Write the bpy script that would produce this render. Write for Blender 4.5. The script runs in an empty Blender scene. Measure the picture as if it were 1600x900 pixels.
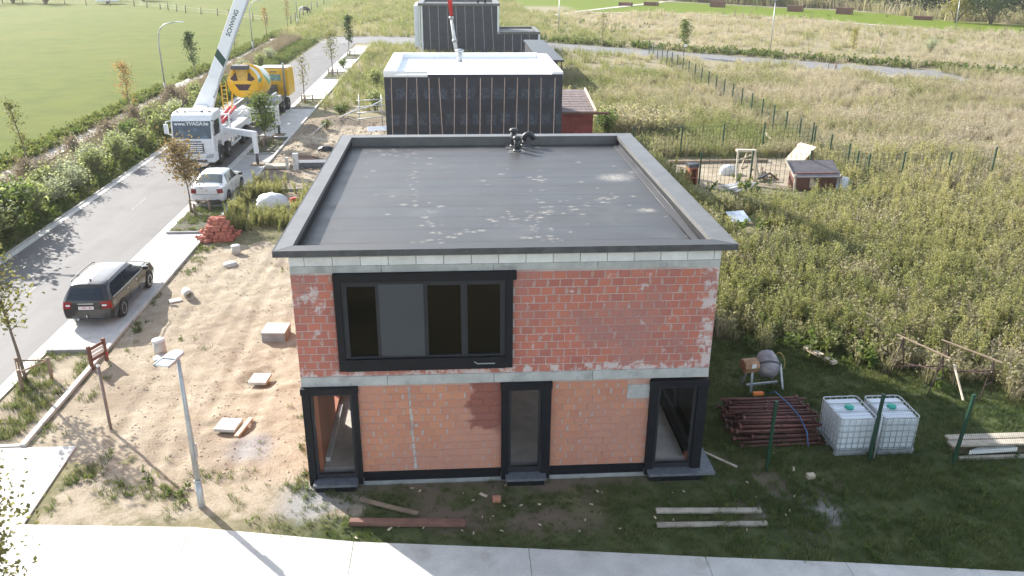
import bpy, math, random
import numpy as np
from mathutils import Vector, Matrix, Euler

RND = random.Random(11)
NPR = np.random.RandomState(5)
scene = bpy.context.scene
COL = scene.collection
PI = math.pi

# ------------------------------------------------------------------ camera
cam_d = bpy.data.cameras.new('camera')
cam = bpy.data.objects.new('camera', cam_d)
COL.objects.link(cam)
FW = Vector((0.0646, 0.9242, -0.3765)).normalized()
RT = Vector((0.9977, -0.067, 0.0069)).normalized()
UP = RT.cross(FW).normalized()
RT = FW.cross(UP).normalized()
mw = Matrix((RT, UP, -FW)).transposed().to_4x4()
mw.translation = Vector((3.7831, -17.7309, 12.4764))
cam.matrix_world = mw
cam_d.sensor_width = 36.0
cam_d.lens = 36.0 * 1295.5 / 1600.0
cam_d.clip_start = 0.1
cam_d.clip_end = 2000
scene.camera = cam

# ------------------------------------------------------------------ light
SUN_EL = math.radians(27.0)
SUN_AZ = math.radians(133.0)              # math angle of the direction towards the sun
sun_dir = Vector((math.cos(SUN_AZ) * math.cos(SUN_EL), math.sin(SUN_AZ) * math.cos(SUN_EL), math.sin(SUN_EL)))
sun_d = bpy.data.lights.new('sun', 'SUN')
sun_d.energy = 4.6
sun_d.angle = math.radians(0.55)
sun_d.color = (1.0, 0.95, 0.885)
sun = bpy.data.objects.new('sun', sun_d)
sun.rotation_euler = sun_dir.to_track_quat('Z', 'Y').to_euler()
sun.location = (0, 0, 60)
COL.objects.link(sun)

world = bpy.data.worlds.new('World')
scene.world = world
world.use_nodes = True
wn = world.node_tree
bg = wn.nodes['Background']
sky = wn.nodes.new('ShaderNodeTexSky')
sky.sky_type = 'NISHITA'
sky.sun_disc = False
sky.sun_elevation = SUN_EL
sky.sun_rotation = PI / 2 - SUN_AZ
sky.air_density = 1.0
sky.dust_density = 0.8
hz_sky = wn.nodes.new('ShaderNodeHueSaturation')      # pale, hazy daylight rather than deep blue
hz_sky.inputs['Saturation'].default_value = 0.62
wn.links.new(sky.outputs[0], hz_sky.inputs['Color'])
wn.links.new(hz_sky.outputs[0], bg.inputs[0])
bg.inputs[1].default_value = 0.15

scene.view_settings.view_transform = 'Standard'
scene.view_settings.look = 'None'
scene.view_settings.gamma = 1.0
scene.view_settings.use_curve_mapping = False
scene.view_settings.exposure = 1.26
scene.render.engine = 'CYCLES'
scene.cycles.max_bounces = 8
scene.cycles.diffuse_bounces = 3
scene.cycles.glossy_bounces = 3
scene.cycles.transparent_max_bounces = 12
scene.cycles.transmission_bounces = 4
scene.cycles.caustics_reflective = False
scene.cycles.caustics_refractive = False

# ------------------------------------------------------------------ helpers
def tag(o, label=None, cat=None, group=None, kind=None):
    if label: o['label'] = label
    if cat: o['category'] = cat
    if group: o['group'] = group
    if kind: o['kind'] = kind
    return o

def empty(name, loc=(0, 0, 0), rz=0.0, label=None, cat=None, group=None, kind=None):
    o = bpy.data.objects.new(name, None)
    o.location = loc
    o.rotation_euler = (0, 0, rz)
    o.empty_display_size = 0.2
    COL.objects.link(o)
    return tag(o, label, cat, group, kind)

class MB:
    def __init__(s):
        s.v = []; s.f = []; s.m = []; s.sm = []
    def add(s, vs, fs, m=0, sm=False, M=None):
        o = len(s.v)
        if M is not None: vs = [M @ Vector(v) for v in vs]
        s.v += [tuple(v) for v in vs]
        for f in fs:
            s.f.append(tuple(i + o for i in f)); s.m.append(m); s.sm.append(sm)
        return s
    def box(s, x0, x1, y0, y1, z0, z1, m=0, M=None):
        vs = [(x0, y0, z0), (x1, y0, z0), (x1, y1, z0), (x0, y1, z0), (x0, y0, z1), (x1, y0, z1), (x1, y1, z1), (x0, y1, z1)]
        fs = [(3, 2, 1, 0), (4, 5, 6, 7), (0, 1, 5, 4), (1, 2, 6, 5), (2, 3, 7, 6), (3, 0, 4, 7)]
        return s.add(vs, fs, m, False, M)
    def bar(s, p, q, w, h, m=0, up=(0, 0, 1)):
        p = Vector(p); q = Vector(q); d = (q - p)
        L = d.length; d.normalize()
        u = Vector(up)
        if abs(d.dot(u)) > 0.98: u = Vector((0, 1, 0))
        sx = d.cross(u).normalized(); sz = sx.cross(d).normalized()
        M = Matrix((sx, d, sz)).transposed().to_4x4(); M.translation = p
        return s.box(-w / 2, w / 2, 0, L, -h / 2, h / 2, m, M)
    def tube(s, pts, r, n=8, m=0, cap=True, sm=True):
        pts = [Vector(p) for p in pts]
        k = len(pts)
        rs = r if isinstance(r, (list, tuple)) else [r] * k
        vs = []; fs = []
        prev = None
        for i in range(k):
            d = (pts[min(i + 1, k - 1)] - pts[max(i - 1, 0)]).normalized()
            if prev is None:
                u = Vector((0, 0, 1)) if abs(d.z) < 0.9 else Vector((1, 0, 0))
                a = d.cross(u).normalized()
            else:
                a = (prev - d * prev.dot(d)).normalized()
            prev = a
            b = d.cross(a)
            for j in range(n):
                t = 2 * PI * j / n
                vs.append(pts[i] + (a * math.cos(t) + b * math.sin(t)) * rs[i])
        for i in range(k - 1):
            for j in range(n):
                j2 = (j + 1) % n
                fs.append((i * n + j, i * n + j2, (i + 1) * n + j2, (i + 1) * n + j))
        s.add(vs, fs, m, sm)
        if cap:
            o = len(s.v) - len(vs)
            s.f.append(tuple(o + j for j in reversed(range(n)))); s.m.append(m); s.sm.append(False)
            s.f.append(tuple(o + (k - 1) * n + j for j in range(n))); s.m.append(m); s.sm.append(False)
        return s
    def lathe(s, prof, n=16, m=0, M=None, sm=True):
        vs = []; fs = []
        k = len(prof)
        for (r, z) in prof:
            for j in range(n):
                t = 2 * PI * j / n
                vs.append((r * math.cos(t), r * math.sin(t), z))
        for i in range(k - 1):
            for j in range(n):
                j2 = (j + 1) % n
                fs.append((i * n + j, i * n + j2, (i + 1) * n + j2, (i + 1) * n + j))
        s.add(vs, fs, m, sm, M)
        o = len(s.v) - len(vs)
        if prof[0][0] > 1e-5:
            s.f.append(tuple(o + j for j in reversed(range(n)))); s.m.append(m); s.sm.append(False)
        if prof[-1][0] > 1e-5:
            s.f.append(tuple(o + (k - 1) * n + j for j in range(n))); s.m.append(m); s.sm.append(False)
        return s
    def prism(s, pts, z0, z1, m=0, M=None):
        n = len(pts)
        vs = [(x, y, z0) for x, y in pts] + [(x, y, z1) for x, y in pts]
        fs = [tuple(reversed(range(n))), tuple(range(n, 2 * n))]
        fs += [(i, (i + 1) % n, (i + 1) % n + n, i + n) for i in range(n)]
        return s.add(vs, fs, m, False, M)
    def mesh(s, name, mats):
        me = bpy.data.meshes.new(name)
        me.from_pydata(s.v, [], s.f)
        for x in (mats if isinstance(mats, (list, tuple)) else [mats]): me.materials.append(x)
        me.polygons.foreach_set('material_index', s.m)
        me.polygons.foreach_set('use_smooth', s.sm)
        me.update()
        return me
    def build(s, name, mats, parent=None, loc=(0, 0, 0), rot=(0, 0, 0), bevel=0.0, fix=False):
        me = s.mesh(name, mats)
        o = bpy.data.objects.new(name, me)
        COL.objects.link(o)
        o.location = loc; o.rotation_euler = rot
        if parent: o.parent = parent
        if bevel > 0:
            b = o.modifiers.new('bevel', 'BEVEL'); b.width = bevel; b.segments = 2; b.limit_method = 'ANGLE'
            b.harden_normals = False
        return o

def objmesh(name, me, parent=None, loc=(0, 0, 0), rot=(0, 0, 0), scale=(1, 1, 1)):
    o = bpy.data.objects.new(name, me)
    COL.objects.link(o)
    o.location = loc; o.rotation_euler = rot; o.scale = scale
    if parent: o.parent = parent
    return o

def dup(root, loc, rz=0.0, scale=1.0, label=None):
    def cp(o, par):
        c = o.copy(); COL.objects.link(c)
        if par: c.parent = par
        for ch in list(o.children):
            if ch.users_collection: cp(ch, c)
        return c
    c = cp(root, None)
    c.location = loc; c.rotation_euler = (0, 0, rz); c.scale = (scale,) * 3 if not isinstance(scale, tuple) else scale
    if label: c['label'] = label
    return c

def text_obj(name, body, size, mat, parent=None, M=None, depth=0.004, align='CENTER', sx=1.0):
    cu = bpy.data.curves.new(name, 'FONT')
    cu.body = body; cu.size = size; cu.extrude = depth; cu.align_x = align; cu.align_y = 'CENTER'
    cu.offset = size * 0.018
    t = bpy.data.objects.new(name + '_tmp', cu)
    COL.objects.link(t)
    dg = bpy.context.evaluated_depsgraph_get()
    me = bpy.data.meshes.new_from_object(t.evaluated_get(dg))
    bpy.data.objects.remove(t); bpy.data.curves.remove(cu)
    me.name = name
    me.materials.clear(); me.materials.append(mat)
    for p in me.polygons: p.material_index = 0
    o = bpy.data.objects.new(name, me)
    COL.objects.link(o)
    if parent: o.parent = parent
    if M is not None: o.matrix_local = M @ Matrix.Diagonal((sx, 1, 1, 1))
    return o

# ------------------------------------------------------------------ materials
def new_mat(name):
    m = bpy.data.materials.new(name); m.use_nodes = True
    nt = m.node_tree
    return m, nt, nt.nodes['Principled BSDF'], nt.nodes['Material Output']

def N(nt, typ, **kw):
    n = nt.nodes.new(typ)
    for k, v in kw.items():
        if k == 'inp':
            for a, b in v.items(): n.inputs[a].default_value = b
        else: setattr(n, k, v)
    return n

def noise(nt, vec, scale, detail=4, rough=0.55):
    n = N(nt, 'ShaderNodeTexNoise')
    n.inputs['Scale'].default_value = scale; n.inputs['Detail'].default_value = detail; n.inputs['Roughness'].default_value = rough
    if vec is not None: nt.links.new(vec, n.inputs['Vector'])
    return n.outputs['Fac']

def maprange(nt, v, a, b, c=0.0, d=1.0, smooth=True):
    n = N(nt, 'ShaderNodeMapRange')
    if smooth: n.interpolation_type = 'SMOOTHSTEP'
    nt.links.new(v, n.inputs['Value'])
    n.inputs['From Min'].default_value = a; n.inputs['From Max'].default_value = b
    n.inputs['To Min'].default_value = c; n.inputs['To Max'].default_value = d
    return n.outputs['Result']

def mixc(nt, fac, a, b, mode='MIX'):
    n = N(nt, 'ShaderNodeMix'); n.data_type = 'RGBA'; n.blend_type = mode
    for sock, v in ((n.inputs[0], fac), (n.inputs[6], a), (n.inputs[7], b)):
        if hasattr(v, 'is_linked'): nt.links.new(v, sock)
        else:
            sock.default_value = v if not isinstance(v, tuple) else (v + (1.0,) if len(v) == 3 else v)
    return n.outputs[2]

def math_n(nt, op, a, b=None):
    n = N(nt, 'ShaderNodeMath'); n.operation = op
    for i, v in enumerate((a, b)):
        if v is None: continue
        if hasattr(v, 'is_linked'): nt.links.new(v, n.inputs[i])
        else: n.inputs[i].default_value = v
    return n.outputs[0]

def worldpos(nt): return N(nt, 'ShaderNodeNewGeometry').outputs['Position']

def bump(nt, h, strength, dist, bsdf):
    b = N(nt, 'ShaderNodeBump'); b.inputs['Strength'].default_value = strength; b.inputs['Distance'].default_value = dist
    nt.links.new(h, b.inputs['Height']); nt.links.new(b.outputs[0], bsdf.inputs['Normal'])
    return b

def mat(name, col, rough=0.7, var=0.18, scale=4.0, bmp=0.0, bscale=30.0, metal=0.0, spec=0.5, rnd=0.0,
        col2=None, c2scale=1.5, c2=(0.52, 0.68), coat=0.0, fine=0.0):
    """base colour with noise-driven variation, optional second colour in patches, bump and per-object randomness"""
    m, nt, b, out = new_mat(name)
    P = worldpos(nt)
    n1 = noise(nt, P, scale, 5)
    dark = tuple(c * (1 - var) for c in col); lite = tuple(min(1, c * (1 + var)) for c in col)
    c = mixc(nt, maprange(nt, n1, 0.3, 0.7), dark, lite)
    if col2 is not None:
        n2 = noise(nt, P, c2scale, 6, 0.62)
        c = mixc(nt, maprange(nt, n2, c2[0], c2[1]), c, col2)
    if fine > 0:
        n3 = noise(nt, P, scale * 14, 2)
        c = mixc(nt, 1.0, c, mixc(nt, maprange(nt, n3, .3, .7), (1 - fine,) * 3, (1 + fine,) * 3), 'MULTIPLY')
    if rnd > 0:
        oi = N(nt, 'ShaderNodeObjectInfo')
        v = maprange(nt, oi.outputs['Random'], 0, 1, 1 - rnd, 1 + rnd, False)
        h = N(nt, 'ShaderNodeHueSaturation'); nt.links.new(c, h.inputs['Color']); nt.links.new(v, h.inputs['Value'])
        c = h.outputs[0]
    nt.links.new(c, b.inputs['Base Color'])
    b.inputs['Roughness'].default_value = rough
    b.inputs['Metallic'].default_value = metal
    b.inputs['Specular IOR Level'].default_value = spec
    if coat > 0:
        b.inputs['Coat Weight'].default_value = coat; b.inputs['Coat Roughness'].default_value = 0.05
    if bmp > 0: bump(nt, noise(nt, P, bscale, 4), bmp, 0.02, b)
    return m

def leaf_mat(name, cols, trans=0.45, inst=False, rough=0.55, patch=None, tip=0.0):
    """foliage: colour ramp by random per island / instance + translucency"""
    m, nt, b, out = new_mat(name)
    oi = N(nt, 'ShaderNodeObjectInfo')
    ramp = N(nt, 'ShaderNodeValToRGB')
    els = ramp.color_ramp.elements
    while len(els) < len(cols): els.new(0.5)
    for i, c in enumerate(cols):
        els[i].position = i / (len(cols) - 1); els[i].color = c + (1,)
    geo = N(nt, 'ShaderNodeNewGeometry')
    if inst:
        at = N(nt, 'ShaderNodeAttribute'); at.attribute_type = 'INSTANCER'; at.attribute_name = 'tint'
        f = math_n(nt, 'ADD', at.outputs['Fac'], math_n(nt, 'MULTIPLY', math_n(nt, 'SUBTRACT', geo.outputs['Random Per Island'], 0.5), 0.35))
    else:
        f = math_n(nt, 'ADD', math_n(nt, 'MULTIPLY', geo.outputs['Random Per Island'], 0.8), math_n(nt, 'MULTIPLY', noise(nt, geo.outputs['Position'], 0.9, 2), 0.2))
    if tip > 0:                                                     # paler flower heads at the top of the stems
        sp_ = N(nt, 'ShaderNodeSeparateXYZ'); tcn = N(nt, 'ShaderNodeTexCoord'); nt.links.new(tcn.outputs['Generated'], sp_.inputs[0])
        f = math_n(nt, 'ADD', f, math_n(nt, 'MULTIPLY', math_n(nt, 'SUBTRACT', sp_.outputs[2], .6), tip))
    nt.links.new(f, ramp.inputs[0])
    c = ramp.outputs[0]
    nt.links.new(c, b.inputs['Base Color'])
    b.inputs['Roughness'].default_value = rough
    b.inputs['Specular IOR Level'].default_value = 0.3
    tr = N(nt, 'ShaderNodeBsdfTranslucent')
    tc = mixc(nt, 1.0, c, (1.12, 1.12, 0.82), 'MULTIPLY')
    nt.links.new(tc, tr.inputs['Color'])
    mx = N(nt, 'ShaderNodeMixShader'); mx.inputs[0].default_value = trans
    nt.links.new(b.outputs[0], mx.inputs[1]); nt.links.new(tr.outputs[0], mx.inputs[2])
    nt.links.new(mx.outputs[0], out.inputs['Surface'])
    return m

def glass_mat(name, tint=(0.55, 0.6, 0.62), refl=0.9, ior=1.5):
    m, nt, b, out = new_mat(name)
    tr = N(nt, 'ShaderNodeBsdfTransparent'); tr.inputs[0].default_value = tint + (1,)
    gl = N(nt, 'ShaderNodeBsdfGlossy'); gl.inputs['Roughness'].default_value = 0.03; gl.inputs[0].default_value = (refl, refl, refl, 1)
    fr = N(nt, 'ShaderNodeFresnel'); fr.inputs[0].default_value = ior
    mx = N(nt, 'ShaderNodeMixShader')
    nt.links.new(fr.outputs[0], mx.inputs[0]); nt.links.new(tr.outputs[0], mx.inputs[1]); nt.links.new(gl.outputs[0], mx.inputs[2])
    nt.links.new(mx.outputs[0], out.inputs['Surface'])
    return m

M = {}
M['concrete'] = mat('concrete', (0.43, 0.41, 0.37), 0.85, 0.1, 2.5, 0.25, 60, col2=(0.35, 0.33, 0.29), c2scale=0.9, fine=0.06)
M['concrete_pale'] = mat('concrete_pale', (0.55, 0.53, 0.48), 0.85, 0.08, 1.2, 0.2, 50, col2=(0.44, 0.41, 0.36), c2scale=0.7, c2=(0.5, 0.75), fine=0.06, rnd=0.04)
M['concrete_grey'] = mat('concrete_grey', (0.30, 0.30, 0.29), 0.85, 0.14, 3, 0.3, 50, fine=0.1, rnd=0.06)
M['beam'] = mat('beam_concrete', (0.42, 0.42, 0.405), 0.85, 0.12, 3.0, 0.3, 25, col2=(0.30, 0.295, 0.285), c2scale=2.2, fine=0.08)
M['aac'] = mat('aerated_block', (0.70, 0.69, 0.685), 0.9, 0.08, 3, 0.2, 80, rnd=0.07, fine=0.05)
M['mortar'] = mat('mortar', (0.34, 0.30, 0.275), 0.95, 0.2, 6, 0.5, 40, col2=(0.40, 0.38, 0.36), c2scale=3)
M['black_frame'] = mat('black_membrane', (0.007, 0.008, 0.012), 0.6, 0.25, 5, 0.15, 20, spec=.25)
M['grey_frame'] = mat('anthracite_frame', (0.024, 0.026, 0.032), 0.5, 0.08, 2, spec=.3)
M['panel_grey'] = mat('anthracite_panel', (0.055, 0.059, 0.067), 0.6, 0.05, 1, spec=.3)
M['bluestone'] = mat('bluestone', (0.12, 0.13, 0.145), 0.6, 0.2, 8, 0.1, 60)
M['roof_edge'] = mat('roof_trim', (0.115, 0.114, 0.112), 0.45, 0.12, 2, fine=0.05)
M['white'] = mat('white_paint', (0.8, 0.8, 0.8), 0.35, 0.04, 3, coat=0.3)
M['white_dirty'] = mat('white_dirty', (0.7, 0.7, 0.68), 0.5, 0.1, 2, col2=(0.5, 0.48, 0.44), c2scale=1.2)
M['white_plastic'] = mat('white_plastic', (0.72, 0.75, 0.77), 0.35, 0.05, 2)
M['black'] = mat('black_rubber', (0.02, 0.02, 0.02), 0.8, 0.2, 8)
M['dark_metal'] = mat('dark_metal', (0.07, 0.07, 0.075), 0.5, 0.25, 5)
M['galv'] = mat('galvanised', (0.42, 0.44, 0.45), 0.42, 0.1, 6, metal=0.35)
M['alu'] = mat('alloy', (0.55, 0.56, 0.57), 0.3, 0.08, 6, metal=0.7)
M['yellow'] = mat('yellow_paint', (0.75, 0.42, 0.02), 0.4, 0.08, 3, coat=0.3)
M['green_paint'] = mat('green_paint', (0.02, 0.17, 0.09), 0.4, 0.08, 3)
M['dark_green'] = mat('dark_green_paint', (0.012, 0.06, 0.04), 0.4, 0.1, 3)
M['fence_green'] = mat('fence_green', (0.012, 0.05, 0.028), 0.45, 0.15, 4)
M['red_paint'] = mat('red_paint', (0.5, 0.03, 0.035), 0.4, 0.12, 4)
M['rust'] = mat('red_oxide_steel', (0.13, 0.048, 0.04), 0.65, 0.35, 3, col2=(0.13, 0.085, 0.07), c2scale=4, rnd=0.25)
M['timber'] = mat('timber', (0.55, 0.46, 0.34), 0.8, 0.18, 3, 0.2, 50, rnd=0.1)
M['timber_dark'] = mat('timber_dark', (0.26, 0.19, 0.13), 0.8, 0.22, 3, 0.2, 50, rnd=0.1)
M['timber_grey'] = mat('timber_grey', (0.40, 0.35, 0.28), 0.85, 0.18, 4, 0.2, 50, rnd=0.1)
M['timber_red'] = mat('red_brown_wood', (0.15, 0.065, 0.045), 0.7, 0.2, 5)
M['bark'] = mat('bark', (0.17, 0.14, 0.11), 0.9, 0.25, 12, 0.5, 40)
M['foil'] = None
M['glass'] = glass_mat('window_glass', (.96, .97, .97), .5, 1.22)
M['glass_dark'] = glass_mat('dark_window_glass', (.22, .23, .27), .45)
M['car_glass'] = mat('car_glass', (0.012, 0.022, 0.034), 0.08, 0.05, 2, spec=0.6)
M['chrome'] = mat('chrome', (0.6, 0.6, 0.6), 0.2, 0.03, 2, metal=0.9)
M['tail_red'] = mat('tail_light_red', (0.26, 0.012, 0.016), 0.2, 0.08, 10, coat=0.3)
M['membrane_black'] = mat('black_plastic_vent', (0.03, 0.032, 0.035), 0.45, 0.1, 6)

def house_smear(nt, P, c, z_stain, red_patch):
    """grout smears, lime bloom and the darker re-laid corner: marks that belong to these walls"""
    sep = N(nt, 'ShaderNodeSeparateXYZ'); nt.links.new(P, sep.inputs[0]); x, y, z = sep.outputs
    big = maprange(nt, noise(nt, P, 0.42, 4, .6), 0.46, 0.60)
    c = mixc(nt, math_n(nt, 'MULTIPLY', big, 0.6), c, z_stain[0])
    if red_patch:
        wob = math_n(nt, 'MULTIPLY', math_n(nt, 'SUBTRACT', noise(nt, P, 2.5, 3), .5), .7)
        m1 = math_n(nt, 'MULTIPLY', maprange(nt, math_n(nt, 'ADD', x, wob), 3.95, 4.1), maprange(nt, math_n(nt, 'ADD', z, wob), 1.45, 1.6))
        m1 = math_n(nt, 'MULTIPLY', m1, maprange(nt, x, 4.8, 4.75))
        c = mixc(nt, math_n(nt, 'MULTIPLY', m1, .8), c, (.20, .06, .05))
    row = math_n(nt, 'MULTIPLY', maprange(nt, z, 3.42, 3.08), math_n(nt, 'GREATER_THAN', z, 3.0))                                     # lime run on the first course above the floor beam
    left = math_n(nt, 'MULTIPLY', maprange(nt, x, 1.0, .4), math_n(nt, 'MULTIPLY', maprange(nt, z, 4.6, 5.0), maprange(nt, z, 5.5, 5.2)))
    right = math_n(nt, 'MULTIPLY', maprange(nt, x, 9.3, 9.65), maprange(nt, z, 3.0, 3.3))
    boost = math_n(nt, 'MULTIPLY', math_n(nt, 'ADD', math_n(nt, 'ADD', row, left), right), .13)
    st = maprange(nt, math_n(nt, 'ADD', noise(nt, P, 3.0, 8, 0.72), boost), z_stain[2], z_stain[2] + .09)
    return mixc(nt, math_n(nt, 'MULTIPLY', st, 0.8), c, z_stain[1])
def brick_mat(name, a, b_, stain, stain_amt, smear, red_patch=False, island=False):
    m, nt, b, out = new_mat(name)
    if island: f0 = N(nt, 'ShaderNodeNewGeometry').outputs['Random Per Island']
    else: f0 = N(nt, 'ShaderNodeObjectInfo').outputs['Random']
    P = worldpos(nt)
    f = math_n(nt, 'ADD', math_n(nt, 'MULTIPLY', f0, 0.75), math_n(nt, 'MULTIPLY', noise(nt, P, 9, 4), 0.25))
    c = mixc(nt, f, a, b_)
    c = house_smear(nt, P, c, (smear, stain, stain_amt), red_patch)
    c = mixc(nt, 1.0, c, mixc(nt, noise(nt, P, 35, 4, .7), (.78,) * 3, (1.22,) * 3), 'MULTIPLY')
    nt.links.new(c, b.inputs['Base Color'])
    b.inputs['Roughness'].default_value = 0.9
    bump(nt, noise(nt, P, 60, 4), 0.25, 0.02, b)
    return m
UPB = ((0.52, 0.175, 0.115), (0.37, 0.13, 0.105), (0.60, 0.54, 0.53), 0.59, (0.37, 0.19, 0.17))
LOB = ((0.55, 0.25, 0.15), (0.43, 0.185, 0.125), (0.56, 0.48, 0.45), 0.66, (0.46, 0.24, 0.185), True)
def mortar_mat(name, a, b2, A):
    m, nt, b, out = new_mat(name); P = worldpos(nt)
    c = mixc(nt, maprange(nt, noise(nt, P, 4.5, 5), .35, .62), a, b2)
    c = house_smear(nt, P, c, (A[4], A[2], A[3] - .03), len(A) > 5)
    nt.links.new(c, b.inputs['Base Color']); b.inputs['Roughness'].default_value = .95
    bump(nt, noise(nt, P, 30, 5), .6, .03, b)
    return m
M['brick_up'] = brick_mat('red_brick', *UPB)
M['brick_low'] = brick_mat('orange_brick', *LOB)
M['brick_low_joined'] = brick_mat('orange_brick_joined', *LOB, island=True)
M['mortar_up'] = mortar_mat('mortar_up', (.49, .40, .375), (.52, .46, .44), UPB)
M['mortar_low'] = mortar_mat('mortar_low', (.47, .27, .20), (.45, .32, .27), LOB)
M['dab_up'] = mortar_mat('mortar_dab', (.43, .31, .28), (.44, .25, .20), UPB)
M['dab_low'] = mortar_mat('mortar_dab_grey', (.43, .375, .37), (.46, .32, .265), LOB)
M['brick_in'] = brick_mat('inner_brick', (0.42, 0.15, 0.08), (0.33, 0.11, 0.07), (0.5, 0.42, 0.39), 0.72, (0.36, 0.15, 0.10))
# ------------------------------------------------------------------ ground
def vnoise(x, y, s, seed):
    """cheap smooth value noise, numpy"""
    xs = x / s; ys = y / s
    xi = np.floor(xs).astype(np.int64); yi = np.floor(ys).astype(np.int64)
    fx = xs - xi; fy = ys - yi
    fx = fx * fx * (3 - 2 * fx); fy = fy * fy * (3 - 2 * fy)
    def h(a, b):
        n = (a * 374761393 + b * 668265263 + seed * 1442695041) & 0x7fffffff
        n = ((n ^ (n >> 13)) * 1274126177) & 0x7fffffff
        n = n ^ (n >> 16)
        return (n & 0xffff) / 65535.0
    return (h(xi, yi) * (1 - fx) * (1 - fy) + h(xi + 1, yi) * fx * (1 - fy) + h(xi, yi + 1) * (1 - fx) * fy + h(xi + 1, yi + 1) * fx * fy)

def fbm(x, y, s, seed, o=4):
    v = 0; a = 0.5; t = 0
    for k in range(o):
        v = v + a * vnoise(x, y, s, seed + k * 17); t += a; a *= 0.55; s *= 0.5
    return v / t

def sstep(a, b, x):
    t = np.clip((x - a) / (b - a), 0, 1); return t * t * (3 - 2 * t)

def box_in(x, y, x0, x1, y0, y1, soft=0.5):
    return sstep(x0 - soft, x0 + soft, x) * (1 - sstep(x1 - soft, x1 + soft, x)) * sstep(y0 - soft, y0 + soft, y) * (1 - sstep(y1 - soft, y1 + soft, y))

def walk_edge(x): return np.interp(x, [-30, -7, -2.5, -.9, 1, 4.9, 9.1, 13.3, 16, 44], [-1.13, -1.13, -1.5, -2.0, -2.2, -2.65, -3.2, -3.7, -4.1, -7.8])

def zones(x, y):
    n = fbm(x, y, 2.6, 3); n2 = fbm(x, y, 0.9, 9); n3 = fbm(x, y, 7.0, 21)
    jag = (n - 0.5) * 1.6 + (n2 - 0.5) * 0.8
    sand = box_in(x, y, -7.9, 0.4, 0.5, 21.0, 0.35)
    sand = np.maximum(sand, box_in(x, y, -8.0, -1.0, 26.5, 48, 0.6) * 0.95)
    sand = np.maximum(sand, box_in(x, y, 17.0, 26.2, 27.5, 34.5, 0.7) * 0.9)
    sand = np.maximum(sand, box_in(x, y, -8, 0.5, 12.3, 29, 0.8) * 0.6)
    sand = np.maximum(sand, box_in(x, y, -6.4, 1.6, -1.5, 0.8, 0.5) * (0.62 + 0.5 * (n - 0.5)))
    # weeds creeping into the sand
    sand = sand * (1 - box_in(x, y, -7.0, -4.4, -0.2, 1.9, 0.8) * sstep(0.46, 0.6, n2) * 0.8)
    sand = sand * (1 - box_in(x, y, -7.6, -3.6, 18.5, 26.5, 0.8) * sstep(0.3, 0.5, n))
    lush = box_in(x, y, -0.4, 40, -6, 3.2, 0.5) * sstep(-0.35, 0.55, jag + 0.35 + 0.05 * x)
    lush = np.maximum(lush, box_in(x, y, 9.6, 17.5, -6, 9, 0.8))
    ew = np.interp(x, [9.9, 13, 16, 18, 20, 22, 30, 60], [9.8, 8.7, 7.2, 5.6, 4.2, 2.2, .5, -2])
    lush = np.maximum(lush, (1 - sstep(-.2, 2.2, y - ew + jag)) * sstep(9.6, 10.2, x) * (1 - sstep(26, 40, x)))
    lush = np.maximum(lush, box_in(x, y, -10, -8.1, 0, 8, 0.3) * sstep(0.5, 0.62, n) * .7)
    sand = np.maximum(sand, box_in(x, y, -10, -8.1, 0, 8, 0.2) * .75)
    lush = np.maximum(lush, box_in(x, y, -21, -15.9, -6, 120, 0.6) * 0.75)
    bare = box_in(x, y, 2.6, 7.0, -2.2, 0.1, 0.6) * sstep(0.40, 0.62, n2) + box_in(x, y, 9.9, 13.5, -3, 0.6, .8) * sstep(0.5, 0.7, n2) * .8
    bare = bare + box_in(x, y, 0.0, 9.9, -0.35, 0.4, .15) * 0.6 + box_in(x, y, -8, -.5, 27, 50, 1.0) * sstep(.42, .56, n) * .8
    dry = np.clip(sstep(0.25, 0.65, n3) * 0.7 + sstep(30, 60, y) * 0.5, 0, 1) * (x > -14)
    field = (1 - sstep(-23.9 + 0.25, -23.9 + 1.0, x + (n - 0.5) * 1.2))
    # bright mown lawn far right, behind the pale path
    ly = np.interp(x, [30, 55, 73, 81, 87, 98, 140], [172, 171, 157, 146, 134, 122, 95])
    lu = np.interp(x, [30, 63, 84, 94, 100, 105, 150], [230, 226, 193, 186, 176, 150, 110])
    lawn = sstep(-1, 1, y - ly) * (1 - sstep(-3, 3, y - lu)) * sstep(28, 34, x)
    lawn = np.maximum(lawn, sstep(190, 200, y) * sstep(2, 10, x) * (1 - sstep(36, 40, x)))
    cement = box_in(x, y, -2.4, -1.35, 1.25, 2.45, 0.35) * sstep(.35, .5, n2) + box_in(x, y, -0.6, 1.1, -1.4, 0.1, 0.45) * sstep(.36, .52, n2) + box_in(x, y, 11.0, 13.2, -2.6, -1.2, 0.5) * sstep(.52, .68, n2) * .8
    return sand, lush, np.clip(bare, 0, 1), dry, field, lawn, np.clip(cement, 0, 1)

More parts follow.
